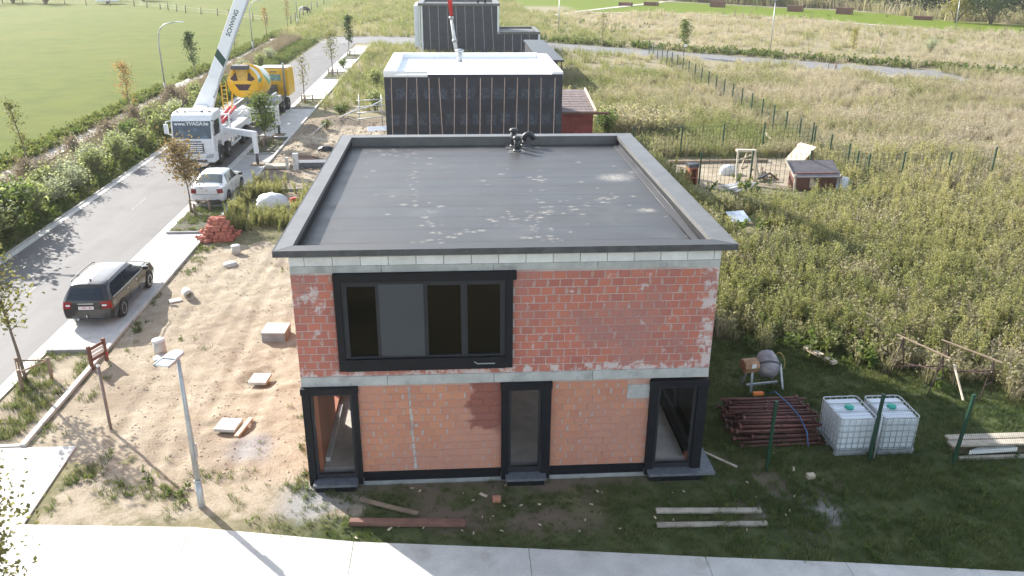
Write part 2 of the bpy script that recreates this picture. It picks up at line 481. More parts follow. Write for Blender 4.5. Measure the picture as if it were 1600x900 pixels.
def height(x, y):
    xr, yr = x * .8 + y * .6, y * .8 - x * .6
    h = (fbm(xr, yr, 1.7, 31, 3) - 0.5) * 0.09 + (fbm(xr * .9 + y * .3, yr, 0.42, 77, 3) - 0.5) * 0.085
    lot = box_in(x, y, -7.7, 0.2, 0.4, 48, 0.5)
    # wheel ruts along the lot
    rut = 0
    for x0, a in ((-5.9, 0.25), (-4.5, 0.25), (-3.6, -0.12), (-2.2, -0.12)):
        xc = x0 + a * np.sin(y * 0.35 + x0)
        rut = rut - 0.028 * np.exp(-((x - xc) / 0.17) ** 2) + 0.014 * np.exp(-((np.abs(x - xc) - 0.32) / 0.13) ** 2)
    h = h * (0.35 + 0.65 * lot) + rut * lot
    for (cx, cy) in ((-2.45, 5.65), (-2.72, 2.95)):                    # shallow dug pits round the concrete lids
        d = np.sqrt((x - cx) ** 2 + (y - cy) ** 2); d = d + (fbm(x, y, .5, 97, 2) - .5) * .5; h = h - .07 * (1 - sstep(.4, .8, d)) + .022 * np.exp(-((d - .9) / .2) ** 2)
    # flat under paving, roads and the houses
    flat = 1 - sstep(0.05, 0.5, np.minimum(np.abs(x + 11.8) - 4.0, 50) * 1.0)          # road and bays: |x+11.8|<4
    flat = np.maximum(flat, 1 - sstep(0.0, 0.5, y - walk_edge(x)))
    flat = np.maximum(flat, box_in(x, y, -0.1, 10.0, 0.0, 12.2, 0.12))
    flat = np.maximum(flat, box_in(x, y, -10, -6.2, -3, 2.3, 0.25))
    mound = 0.55 * np.exp(-(((x + 5.4) / 1.6) ** 2 + ((y - 47.5) / 2.0) ** 2)) + 0.3 * np.exp(-(((x + 6.8) / 0.8) ** 2 + ((y - 41) / 2.2) ** 2))
    return h * (1 - flat) * 0.9 - 0.012 + mound - 0.02 * flat

def axis(parts):
    a = []
    for lo, hi, st in parts:
        a += list(np.arange(lo, hi, st))
    a.append(parts[-1][1])
    return np.array(a)
gx = axis([(-700, -200, 60), (-200, -60, 10), (-60, -24, 2), (-24, -8.2, 0.5), (-8.2, 0.6, 0.085), (0.6, 14, 0.2), (14, 40, 0.5), (40, 120, 4), (120, 300, 20), (300, 700, 60)])
gy = axis([(-60, -6, 6), (-6, -2.6, 0.3), (-2.6, 14, 0.085), (14, 50, 0.22), (50, 110, 1.0), (110, 250, 5), (250, 900, 50)])
XX, YY = np.meshgrid(gx, gy)
ZZ = height(XX, YY)
nx, ny = len(gx), len(gy)
verts = np.stack([XX.ravel(), YY.ravel(), ZZ.ravel()], 1)
idx = np.arange(nx * ny).reshape(ny, nx)
quads = np.stack([idx[:-1, :-1].ravel(), idx[:-1, 1:].ravel(), idx[1:, 1:].ravel(), idx[1:, :-1].ravel()], 1)
gme = bpy.data.meshes.new('ground')
gme.vertices.add(len(verts)); gme.vertices.foreach_set('co', verts.ravel())
gme.loops.add(quads.size); gme.loops.foreach_set('vertex_index', quads.ravel())
gme.polygons.add(len(quads)); gme.polygons.foreach_set('loop_start', np.arange(0, quads.size, 4))
gme.polygons.foreach_set('use_smooth', np.ones(len(quads), bool))
gme.update(calc_edges=True)
for nm, arr in zip(('sand', 'lush', 'bare', 'dry', 'field', 'lawn', 'cement'), zones(XX.ravel(), YY.ravel())):
    at = gme.attributes.new(nm, 'FLOAT', 'POINT'); at.data.foreach_set('value', arr.astype(np.float32))
ground = bpy.data.objects.new('ground', gme); COL.objects.link(ground)
tag(ground, 'sandy building plot, grass and weedy fields around the new houses', None, None, 'structure')

def ground_mat():
    m, nt, b, out = new_mat('ground')
    P = worldpos(nt)
    def A(n):
        a = N(nt, 'ShaderNodeAttribute'); a.attribute_name = n; return a.outputs['Fac']
    n_big = noise(nt, P, 0.35, 5, 0.6); n_mid = noise(nt, P, 1.6, 6, 0.65); n_fine = noise(nt, P, 14, 5, 0.7); n_vf = noise(nt, P, 70, 2)
    weeds = mixc(nt, maprange(nt, n_mid, 0.3, 0.7), (0.13, 0.13, 0.06), (0.24, 0.215, 0.11))
    tan = mixc(nt, maprange(nt, n_mid, 0.3, 0.7), (0.24, 0.21, 0.125), (0.35, 0.30, 0.20))
    c = mixc(nt, math_n(nt, 'MULTIPLY', A('dry'), 0.9), weeds, tan)
    lush = mixc(nt, maprange(nt, n_mid, 0.35, 0.68), (0.065, 0.085, 0.032), (0.12, 0.135, 0.055))
    c = mixc(nt, A('lush'), c, lush)
    sandc = mixc(nt, maprange(nt, n_mid, 0.3, 0.72), (0.345, 0.285, 0.20), (0.475, 0.405, 0.305))
    sandc = mixc(nt, math_n(nt, 'MULTIPLY', maprange(nt, n_big, 0.48, 0.66), 0.6), sandc, (0.26, 0.20, 0.145))
    sandc = mixc(nt, maprange(nt, n_fine, 0.56, 0.72), sandc, (0.22, 0.175, 0.13))
    sw = math_n(nt, 'ADD', A('sand'), math_n(nt, 'MULTIPLY', math_n(nt, 'SUBTRACT', n_mid, 0.5), 0.9))
    c = mixc(nt, maprange(nt, sw, 0.36, 0.6), c, sandc)
    barec = mixc(nt, n_fine, (0.13, 0.10, 0.07), (0.25, 0.195, 0.145))
    c = mixc(nt, A('bare'), c, barec)
    fieldc = mixc(nt, maprange(nt, n_big, 0.3, 0.7), (0.082, 0.112, 0.004), (0.112, 0.140, 0.006))
    fieldc = mixc(nt, math_n(nt, 'MULTIPLY', maprange(nt, noise(nt, P, 0.07, 4), 0.45, 0.65), 0.6), fieldc, (0.128, 0.140, 0.012))
    c = mixc(nt, A('field'), c, fieldc)
    c = mixc(nt, A('lawn'), c, mixc(nt, n_mid, (0.105, 0.155, 0.006), (0.135, 0.185, 0.010)))
    c = mixc(nt, A('cement'), c, mixc(nt, n_fine, (0.29, 0.275, 0.26), (0.40, 0.385, 0.36)))
    c = mixc(nt, 1.0, c, mixc(nt, maprange(nt, n_vf, .25, .75), (0.82,) * 3, (1.18,) * 3), 'MULTIPLY')
    nt.links.new(c, b.inputs['Base Color'])
    b.inputs['Roughness'].default_value = 0.95; b.inputs['Specular IOR Level'].default_value = 0.15
    h = math_n(nt, 'ADD', n_fine, math_n(nt, 'MULTIPLY', n_vf, 0.35))
    bump(nt, h, 0.8, 0.05, b)
    return m
gme.materials.append(ground_mat())

# ------------------------------------------------------------------ roads and paving
def asphalt_mat(name, a, b2, rough=0.75, cracks=True):
    m, nt, b, out = new_mat(name)
    P = worldpos(nt)
    mp = N(nt, 'ShaderNodeMapping'); mp.inputs['Scale'].default_value = (1.0, 0.12, 1); nt.links.new(P, mp.inputs[0])
    n1 = noise(nt, mp.outputs[0], 1.3, 6, 0.6); n2 = noise(nt, P, 40, 3); n3 = noise(nt, P, 0.5, 5)
    c = mixc(nt, maprange(nt, n1, 0.3, 0.7), a, b2)
    c = mixc(nt, maprange(nt, n3, 0.5, 0.75), c, tuple(x * 0.86 for x in a))
    c = mixc(nt, 1.0, c, mixc(nt, n2, (0.8,) * 3, (1.2,) * 3), 'MULTIPLY')
    nt.links.new(c, b.inputs['Base Color']); b.inputs['Roughness'].default_value = rough
    bump(nt, n2, 0.3, 0.01, b)
    return m
M['asphalt'] = asphalt_mat('asphalt', (0.112, 0.107, 0.103), (0.138, 0.132, 0.127))
M['road_far'] = asphalt_mat('road_far', (0.17, 0.165, 0.16), (0.20, 0.195, 0.19))
M['slab'] = mat('concrete_slab', (0.56, 0.54, 0.495), 0.8, 0.09, 1.6, 0.15, 60, col2=(0.43, 0.40, 0.35), c2scale=1.3, c2=(.54, .74), fine=0.05, rnd=0.03)
M['bay'] = mat('bay_concrete', (0.40, 0.385, 0.36), 0.85, 0.1, 1.2, 0.2, 40, col2=(0.30, 0.29, 0.275), c2scale=0.6, fine=0.06, rnd=0.03)
M['soil'] = mat('pit_soil', (0.10, 0.085, 0.06), 0.95, 0.3, 4, 0.8, 14, col2=(0.085, 0.10, 0.04), c2scale=2.0, c2=(0.48, 0.6))
M['path_sand'] = mat('path_gravel', (0.50, 0.45, 0.39), 0.95, 0.12, 1.5, 0.3, 40, col2=(0.30, 0.26, 0.19), c2scale=0.8, c2=(0.52, 0.66))
M['mark'] = mat('road_marking', (0.24, 0.235, 0.23), 0.7, 0.2, 3, col2=(0.14, 0.14, 0.14), c2scale=3, c2=(.45, .55))

def sheet(name, pts, z, m, parent=None, label=None):
    mb = MB(); mb.add([(x, y, z) for x, y in pts], [tuple(range(len(pts)))], 0)
    o = mb.build(name, m, parent)
    if parent is None: tag(o, label, None, None, 'structure')
    return o

road = sheet('road', [(-15.55, -30), (-10.3, -30), (-10.3, 108), (-15.55, 108)], 0.0, M['asphalt'], None, 'grey asphalt street running past the building plots')
sheet('cross_road', [(-15.55, 108.0), (-10.3, 108.0), (23.5, 95.7), (42.9, 82.1), (51.2, 74.2), (56.6, 67.6), (64.3, 74), (56.4, 79), (45.1, 88), (17, 109.1), (-2, 116.8), (-12, 118.2), (-15.55, 116)],
      0.0, M['road_far'], None, 'pale grey cross road running off between the weedy plots')
for q in ([(49.6, 73.4), (53.4, 70.3), (54.2, 71.3), (50.6, 74.4)], [(53.7, 68.7), (57.6, 65.3), (58.7, 66.5), (54.8, 70.0)]):
    sheet('paved_bay', q[::1], 0.008, M['slab'], None, 'pale paved bay at the near edge of the far cross road')
# faint centre dashes
for i, y in enumerate((13.0, 24.5)):
    tag(sheet('road_marking', [(-12.98, y), (-12.88, y), (-12.88, y + 2.2), (-12.98, y + 2.2)], 0.005, M['mark']), 'worn pale dash on the asphalt street', None, None, 'structure')
rm = MB(); rm.lathe([(0.30, 0.004), (0.30, 0.010)], 20)
tag(rm.build('manhole_cover', M['concrete_grey'], None, (-12.1, 8.6, 0)), 'round pale manhole cover in the asphalt at the left edge', 'manhole cover')

def stones(name, x0, x1, y0, y1, step, z0, z1, m, label):
    r = empty(name, (0, 0, 0), 0, label, None, None, 'structure')
    mb = MB(); mb.box(x0, x1, 0.006, step - 0.006, z0, z1)
    me = mb.mesh('kerb_stone', m)
    n = int((y1 - y0) / step)
    for i in range(n):
        objmesh('kerb_stone', me, r, (RND.uniform(-.006, .006), y0 + i * step, RND.uniform(-.004, .004)))
    return r
stones('gutter', -15.85, -15.55, -4, 76, 1.0, -0.05, 0.012, M['concrete_pale'], 'pale concrete gutter stones along the left road edge')
stones('kerb', -16.0, -15.86, -4, 66, 1.0, -0.05, 0.05, M['concrete'], 'low concrete kerb along the hedge side of the street')
stones('gutter', -10.3, -9.9, -4, 100, 1.0, -0.05, 0.014, M['concrete_pale'], 'pale concrete gutter band between street and parking bays')
stones('kerb', -8.1, -7.95, 2.2, 100, 1.0, -0.05, 0.075, M['concrete_pale'], 'narrow pale kerb between parking bays and building plots')

pits = [(2.4, 8.0), (20.5, 24.8), (37.0, 42.0), (54.0, 58.5), (71.5, 76.5), (88.5, 93.0)]
bays = [(8.0, 20.5), (24.8, 37.0), (42.0, 54.0), (58.5, 71.5), (76.5, 88.5), (93.0, 104)]
for i, (a, b) in enumerate(bays):
    r = empty('parking_bay', (0, 0, 0), 0, 'concrete parking bay strip beside the street', None, None, 'structure')
    k = max(2, int(round((b - a) / 5.5)))
    for j in range(k):
        y0 = a + 0.07 + (b - a - 0.14) * j / k; y1 = a + 0.07 + (b - a - 0.14) * (j + 1) / k
        mb = MB(); mb.box(-9.89, -8.11, y0 + .008, y1 - .008, -0.06, 0.008)
        mb.build('concrete_slab', M['bay'] if i == 1 else M['slab'], r)
for i, (a, b) in enumerate(pits):
    r = empty('tree_pit', (0, 0, 0), 0, 'planted tree pit with kerbs between the parking bays', None, None, 'structure')
    if i > 0:
        mb = MB(); mb.box(-9.9, -8.1, a - 0.06, a + 0.06, -0.05, 0.10); mb.build('kerb_stone', M['concrete_grey'], r)
        mb = MB(); mb.box(-9.89, -8.11, a + .07, b - .07, -0.05, 0.03); mb.build('soil', M['soil'], r)
    mb = MB(); mb.box(-9.9, -8.1, b - 0.06, b + 0.06, -0.05, 0.10); mb.build('kerb_stone', M['concrete_grey'], r)
mb = MB(); mb.box(-9.9, -8.1, 2.2, 2.32, -0.05, 0.03); tag(mb.build('kerb', M['concrete_pale'], None), 'narrow kerb across the end of the grass verge', None, None, 'structure')

# front concrete road, bottom of the picture
def we(x): return float(walk_edge(np.array(float(x))))
sw = empty('concrete_road', (0, 0, 0), 0, 'bright concrete road in front of the brick house', None, None, 'structure')
xs = [-30, -22, -14.2, -10.3, -6.4, -2.5, 1.3, 5.25, 9.15, 12.2, 16.1, 20.0, 23.9, 27.8, 34, 44]
for i in range(len(xs) - 1):
    x0, x1 = xs[i] + 0.006, xs[i + 1] - 0.006
    mb = MB(); mb.prism([(x0, we(x0) - 3.2), (x1, we(x1) - 3.2), (x1, we(x1) if x0 > -7 else -1.15), (x0, we(x0) if x0 > -7 else -1.15)], -0.1, 0.012 + RND.uniform(-.002, .002))
    mb.build('concrete_slab', M['slab'], sw)
for x0, x1, y0, y1 in ((-9.88, -6.35, -1.13, 2.15), (-16, -9.92, -1.13, 2.15)):
    mb = MB(); mb.prism([(x0, y0), (x1 - 0.1, y0), (x1 - .25, y1), (x0, y1)], -0.1, 0.010)
    mb.build('concrete_slab', M['slab'], sw)

# pale gravel path between hedge and field, far paths
def strip(name, line, w, z, m, label):
    mb = MB(); L = []; Rr = []
    for i, (x, y) in enumerate(line):
        a = Vector(line[max(0, i - 1)]); b = Vector(line[min(len(line) - 1, i + 1)]); d = (b - a).normalized(); nrm = Vector((-d.y, d.x))
        ww = w * (1 + 0.18 * math.sin(i * 2.3))
        L.append((x + nrm.x * ww / 2, y + nrm.y * ww / 2, z)); Rr.append((x - nrm.x * ww / 2, y - nrm.y * ww / 2, z))
    n = len(line)
    mb.add(L + Rr, [(i + n, i + 1 + n, i + 1, i) for i in range(n - 1)])
    return tag(mb.build(name, m), label, None, None, 'structure')
strip('gravel_path', [(-22.4 - 0.012 * (y - 20) + 0.15 * math.sin(y), y) for y in np.arange(-8, 130, 3.0)], 1.5, 0.05, M['path_sand'], 'pale gravel path between the meadow and the hedge')
strip('gravel_path', [(14, 150), (24, 163), (32, 176.5), (44, 193), (63, 219), (90, 262)], 2.0, 0.05, M['path_sand'], 'pale path crossing the far field towards the lawn')
strip('gravel_path', [(32, 173), (44, 172), (55, 170), (73, 156), (81, 145), (87, 133), (98, 121), (125, 104)], 1.6, 0.05, M['path_sand'], 'pale sandy path along the edge of the far lawn')
strip('gravel_path', [(60, 219), (84, 194), (94, 187), (100, 177), (104, 168)], 1.2, 0.05, M['path_sand'], 'pale path between the far lawn and the reeds')
# ------------------------------------------------------------------ the brick house
HW, HD = 9.88, 12.0
house = empty('brick_house', (0, 0, 0), 0, 'unfinished two-storey red brick house with a flat black roof and dark window frames', 'house')
uf = (1.0, 5.05, 3.26, 5.69)           # upper window hole x0,x1,z0,z1
holes_low = [(0.0, 1.32, 0.0, 2.8), (4.78, 6.0, 0.0, 2.8), (8.45, 9.88, 0.0, 2.76)]
TH = 0.30
def wall_boxes(mb, x0, x1, z0, z1, holes, y0, y1, m=0):
    xs = sorted(set([x0, x1] + [h[0] for h in holes] + [h[1] for h in holes]))
    for a, b in zip(xs[:-1], xs[1:]):
        zs = [(z0, z1)]
        for h in holes:
            if h[0] <= a + 1e-6 and h[1] >= b - 1e-6:
                nz = []
                for (c, d) in zs:
                    if h[2] > c: nz.append((c, min(d, h[2])))
                    if h[3] < d: nz.append((max(c, h[3]), d))
                zs = nz
        for c, d in zs:
            if d - c > 1e-4: mb.box(a, b, y0, y1, c, d, m)
# front walls (mortar bed; bricks stand 8 mm proud of it)
fl = MB(); wall_boxes(fl, 0.0, HW, 0.33, 2.80, [(h[0], h[1], 0.33, 2.8) for h in holes_low], 0.0, TH)
ground_wall = fl.build('ground_floor_wall', M['mortar_low'], house)
fu = MB(); wall_boxes(fu, 0.0, HW, 3.06, 5.70, [(uf[0], uf[1], uf[2], uf[3])], 0.0, TH)
upper_wall = fu.build('upper_floor_wall', M['mortar_up'], house)

def brick_mesh(w, h, name, m):
    d, c = 0.06, 0.006
    mb = MB()
    vs = [(0, 0, 0), (w, 0, 0), (w, 0, h), (0, 0, h), (c, -.012, c), (w - c, -.012, c), (w - c, -.012, h - c), (c, -.012, h - c)]
    fs = [(4, 5, 6, 7), (0, 1, 5, 4), (1, 2, 6, 5), (2, 3, 7, 6), (3, 0, 4, 7)]
    mb.add(vs, fs); return mb.mesh(name, m)
PX, PZ = 0.300, 0.2
BW, BH = 0.282, 0.185
bme_up = brick_mesh(BW, BH, 'brick', M['brick_up'])
bme_low = brick_mesh(BW + .004, BH, 'brick', M['brick_low'])
def lay(parent, x0, x1, z0, nrows, holes, me, bw, budget, ztop, dabm, dabw):
    rest = MB(); cnt = 0; dabs = MB()
    rows = list(range(nrows))[::-1]
    for r in rows:
        z = z0 + r * PZ + 0.007
        hgt = min(BH, ztop - z - 0.004)
        if hgt < 0.03: continue
        off = (0.0, 0.15)[r % 2] + RND.uniform(-.012, .012)
        segs = [(x0, x1)]
        for h in holes:
            if h[2] < z + hgt * 0.7 and h[3] > z + hgt * 0.3:
                ns = []
                for a, b in segs:
                    if h[0] > a: ns.append((a, min(b, h[0])))
                    if h[1] < b: ns.append((max(a, h[1]), b))
                segs = ns
        for a, b in segs:
            if b - a < .06: continue
            k = math.floor((a - off) / PX)
            x = off + k * PX
            while x < b:
                u0 = max(x, a + .004); u1 = min(x + bw, b - .004)
                x += PX
                if u1 - u0 < 0.05: continue
                if u1 < b - .02 and RND.random() < .88:
                    w = RND.uniform(*dabw) / 2; h0 = RND.uniform(0, .05); h1 = hgt - RND.uniform(0, .05); xc = u1 + .006 + RND.uniform(-.012, .012); k1, k2 = RND.uniform(-.012, .012), RND.uniform(-.012, .012)
                    yf = -.0165 - RND.uniform(0, .003)
                    dabs.add([(xc - w + k1, yf, z + h0), (xc + w + k2, yf, z + h0 + .01), (xc + w - k1, yf, z + h1), (xc - w * .8 - k2, yf, z + h1 - .012),
                              (xc - w + k1, 0, z + h0), (xc + w + k2, 0, z + h0 + .01), (xc + w - k1, 0, z + h1), (xc - w * .8 - k2, 0, z + h1 - .012)], [(0, 1, 2, 3), (0, 4, 5, 1), (1, 5, 6, 2), (2, 6, 7, 3), (3, 7, 4, 0)])
                s = ((u1 - u0) / bw, RND.uniform(0.7, 1.15), hgt / BH)
                if cnt < budget:
                    objmesh('brick', me, parent, (u0, RND.uniform(-.002, .004), z), (0, RND.uniform(-.006, .006), 0), s); cnt += 1
                else:
                    vs = [(v.co.x * s[0] + u0, v.co.y * s[1], v.co.z * s[2] + z) for v in me.vertices]
                    rest.add(vs, [tuple(p.vertices) for p in me.polygons])
    if dabs.v:
        o = dabs.build('mortar_joints', dabm, parent); o['kind'] = 'stuff'
    if rest.v:
        o = rest.build('brickwork', me.materials[0], parent); o['kind'] = 'stuff'
    return cnt
n_up = lay(upper_wall, 0.0, HW, 3.06, 14, [uf], bme_up, BW, 400, 5.69, M['dab_up'], (.03, .085))
patch_h = (7.88, 8.45, 2.25, 2.64)
n_low = lay(ground_wall, 0.0, HW, 0.36, 13, [(h[0] - .0, h[1], 0, 2.9) for h in holes_low] + [patch_h], bme_low, BW + .004, max(20, 300 - n_up), 2.79, M['dab_low'], (.022, .062))
for ch in ground_wall.children:
    if ch.name.startswith('brickwork'):
        ch.data.materials[0] = M['brick_low_joined']
print('bricks', n_up, n_low)
# mortar smears: pale trickle of grout running down the low wall, grey filled block
mb = MB()
for k in range(12):
    z = 0.40 + k * 0.2; x = 2.63 - (z - .34) * 0.037
    mb.box(x - RND.uniform(.02, .035), x + RND.uniform(.02, .04), -0.016, 0.0, z, z + RND.uniform(.13, .19))
mb.build('grout_run', M['beam'], house)
mb = MB(); mb.box(7.885, 8.44, -0.014, 0.0, 2.255, 2.635); mb.build('filled_block', M['beam'], house)
# concrete ring beams
def rough_beam(name, z0, z1, m):
    mb = MB(); n = 5
    xs = [0, 2.05, 4.6, 7.0, HW]
    for a, b in zip(xs[:-1], xs[1:]):
        mb.box(a + .004, b - .004, -0.022 + RND.uniform(-.004, .004), TH, z0, z1)
    return mb.build(name, m, house, bevel=0.008)
rough_beam('floor_beam', 2.805, 3.058, M['beam'])
rough_beam('roof_beam', 5.705, 5.872, M['beam'])
blk = MB(); blk.box(0, 0.612, -0.015, 0.25, 0, 0.205)
bme = blk.mesh('aerated_block', M['aac'])
x = -0.28
while x < HW:
    a = max(0, x); b = min(HW, x + .612)
    if b - a > .05: objmesh('aerated_block', bme, house, (a, RND.uniform(-.004, .004), 5.875), (0, 0, 0), ((b - a) / .612, .35, 1))
    x += 0.625
x = -0.1
while x < HW:
    a = max(0, x); b = min(HW, x + .99)
    if b - a > .05: objmesh('aerated_block', bme, house, (a, RND.uniform(-.004, .004), 6.085), (0, 0, 0), ((b - a) / .612, 0.08, 0.115 / .205))
    x += 1.0
# black base membrane, plinth
mb = MB()
for a, b in ((1.34, 4.76), (6.02, 8.43)):
    mb.box(a, b, -0.03, -0.001, 0.10, 0.355)
mb.build('base_membrane', M['black_frame'], house)
mb = MB()
for a, b in ((0.0, 1.33), (1.33, 4.77), (4.77, 6.01), (6.01, 8.44), (8.44, HW)):
    mb.box(a + .003, b - .003, -0.05, TH, -0.25, 0.097 if b - a > 2 else 0.2)
mb.build('plinth', M['concrete_grey'], house)
# side and back walls
FL = 0.30
side_hole_r = [(TH, 4.3, 0.42, 2.62)]
side_hole_l = [(2.7, 3.8, 0.5, 1.25), (7.0, 9.0, .5, 2.6)]
Mrot = Matrix.Rotation(PI / 2, 4, 'Z')          # local x -> +y, local y -> -x
mb = MB()
wall_boxes(mb, TH, HD - 0.005, -0.2, 5.96, [(h[0], h[1], h[2], h[3]) for h in side_hole_r], -TH, 0.0)
sr = mb.build('side_wall', M['brick_up'], house, (HW - TH, 0, 0), (0, 0, PI / 2)); sr.location = (HW - TH, 0, 0)
mb = MB()
wall_boxes(mb, TH, HD - 0.005, -0.2, 5.96, [(h[0], h[1], h[2], h[3]) for h in side_hole_l], -TH, 0.0)
sl = mb.build('side_wall', M['brick_in'], house, (0.0, 0, 0), (0, 0, PI / 2))
mb = MB(); wall_boxes(mb, TH + .003, HW - TH - .003, -.2, 5.96, [(0.5, 4.3, .32, 2.65), (5.0, 9.3, .32, 2.65)], HD - TH, HD); mb.build('back_wall', M['brick_in'], house)  # wide unseen openings added to let daylight into the rooms
# floors
mb = MB(); mb.box(TH + .003, HW - TH - .003, TH + .003, HD - TH - .003, 0.0, FL); mb.build('ground_slab', mat('screed', (0.55, 0.50, 0.45), 0.9, 0.15, 2, 0.2, 40), house)
mb = MB(); mb.box(TH + .003, HW - TH - .003, TH + .003, HD - TH - .003, 2.81, 3.05); mb.build('upper_slab', M['concrete_pale'], house)
mb = MB(); mb.box(2.2, 2.35, 4.6, 8.6, FL + .002, 2.80); mb.box(4.4, 4.55, 3.5, 7.0, FL + .002, 2.80)
mb.build('partition', M['brick_in'], house)
mb = MB(); mb.box(0.305, 0.42, 0.6, 3.3, FL + .002, 0.42); mb.build('skirting_block', M['aac'], house)
mb = MB(); mb.tube([(0.7, 5.2, FL), (0.7, 5.2, 1.1), (0.9, 5.0, 1.4)], 0.09, 10); mb.build('drain_pipe', M['white_plastic'], house)
# upper rooms: a cross wall so the openings stay dark
mb = MB(); mb.box(TH + .01, HW - TH - .01, 5.0, 5.15, 3.052, 6.0); mb.build('upper_partition', M['brick_in'], house)

# --- windows and doors
def rect_frame(mb, x0, x1, z0, z1, w, y0, y1, m=0, bottom=None):
    wb = w if bottom is None else bottom
    mb.box(x0, x0 + w, y0, y1, z0, z1, m); mb.box(x1 - w, x1, y0, y1, z0, z1, m)
    mb.box(x0 + w, x1 - w, y0, y1, z1 - w, z1, m); mb.box(x0 + w, x1 - w, y0, y1, z0, z0 + wb, m)

w1 = empty('window', (0, 0, 0)); w1.parent = house; w1['label'] = 'wide upper window with three dark panes, a grey panel and a black surround'
mb = MB()
mb.box(0.95, 1.11, -0.11, 0.10, 3.24, 5.50); mb.box(4.87, 5.04, -0.11, 0.10, 3.24, 5.50)
mb.box(0.95, 5.12, -0.125, 0.10, 5.50, 5.70); mb.box(1.11, 4.87, -0.13, 0.10, 3.24, 3.545)
mb.build('surround', M['black_frame'], w1, bevel=0.006)
mb = MB(); rect_frame(mb, 1.112, 4.868, 3.547, 5.498, 0.12, -0.06, 0.05, 0, 0.05)
mb.box(1.882, 1.955, -0.055, 0.045, 3.6, 5.378); mb.box(2.985, 3.065, -0.055, 0.045, 3.6, 5.378); mb.box(3.835, 3.985, -0.06, 0.05, 3.6, 5.378)
mb.build('frame', M['grey_frame'], w1, bevel=0.006)
mb = MB(); mb.box(1.956, 2.984, -0.075, 0.03, 3.6, 5.43); mb.build('panel', M['panel_grey'], w1, bevel=0.004)
for a, b in ((1.235, 1.88), (3.067, 3.833), (3.987, 4.747)):
    mb = MB(); mb.box(a, b, 0.0, 0.02, 3.6, 5.377); mb.build('pane', M['glass_dark'], w1)
mb = MB(); mb.tube([(4.13, -0.145, 3.44), (4.2, -0.14, 3.385), (4.62, -0.14, 3.385)], 0.014, 6); mb.build('loose_bracket', M['galv'], w1)

def low_door(name, x0, x1, z1, pane, label, sill, left_side=False):
    d = empty(name, (0, 0, 0)); d.parent = house; d['label'] = label
    px0, px1, pz0, pz1 = pane
    mb = MB()
    mb.box(x0, px0 - 0.07, -0.12, 0.11, 0.06, z1 - 0.16); mb.box(px1 + 0.07, x1, -0.12, 0.11, 0.06, z1 - 0.16)
    mb.box(x0 - .02, x1 + .02, -0.135, 0.11, z1 - 0.16, z1)
    mb.build('surround', M['black_frame'], d, bevel=0.006)
    mb = MB(); rect_frame(mb, px0 - .068, px1 + .068, 0.225, z1 - .162, 0.066, -0.05, 0.05, 0, pz0 - .225)
    mb.build('frame', M['grey_frame'], d, bevel=0.005)
    mb = MB(); mb.box(px0, px1, 0.0, 0.018, pz0, z1 - .23); mb.build('pane', M['glass'], d)
    mb = MB(); mb.box(sill[0], sill[1], -0.36, -0.02, 0.155, 0.222); mb.build('sill', M['bluestone'], d, bevel=0.006)
    mb = MB(); mb.box(sill[0] + .05, sill[1] - .05, -0.30, -0.05, -0.05, 0.152); mb.build('sill_base', M['black_frame'], d)
    return d
low_door('window', 0.0, 1.32, 2.80, (0.25, 1.12, 0.34, 2.5), 'tall narrow ground-floor window at the left corner', (0.12, 1.2))
dr = low_door('door', 4.78, 6.0, 2.80, (5.02, 5.70, 0.37, 2.4), 'dark glazed door in the middle of the ground floor', (4.88, 5.9))
mb = MB(); mb.tube([(5.78, -0.09, 0.36), (5.78, -0.09, 0.85)], 0.014, 6); mb.build('handle', M['galv'], dr)
rw = low_door('window', 8.45, 9.88, 2.76, (8.72, 9.56, 0.34, 2.46), 'tall corner window at the right end of the ground floor', (8.5, 9.9))
mb = MB(); mb.box(HW + .003, HW + .34, -0.36, 4.45, 0.155, 0.222); mb.build('side_sill', M['bluestone'], rw, bevel=0.006)
mb = MB(); mb.box(HW - .12, HW + .0, 0.305, 4.29, 0.43, 0.52); mb.box(HW - .12, HW, 0.305, 4.29, 2.52, 2.61); mb.box(HW - .12, HW, 4.2, 4.29, .52, 2.52); mb.box(HW - .12, HW, 2.25, 2.33, .52, 2.52)
mb.build('side_frame', M['grey_frame'], rw)
mb = MB(); mb.box(HW - .06, HW - .045, 0.31, 4.2, 0.52, 2.52); mb.build('side_pane', M['glass'], rw)
mb = MB(); mb.box(HW - .3, HW - .122, 0.36, 4.29, 0.30, 0.425); mb.build('side_base', M['grey_frame'], rw)
# brick cheek on the beam end at the right corner
mb = MB(); mb.prism([(9.62, 0), (9.9, 0), (9.86, 0.27)], -0.03, -0.001, 0, Matrix.Translation((0, 0, 2.79)) @ Matrix.Rotation(PI / 2, 4, 'X'))
mb.build('brick_shard', M['brick_low'], house)

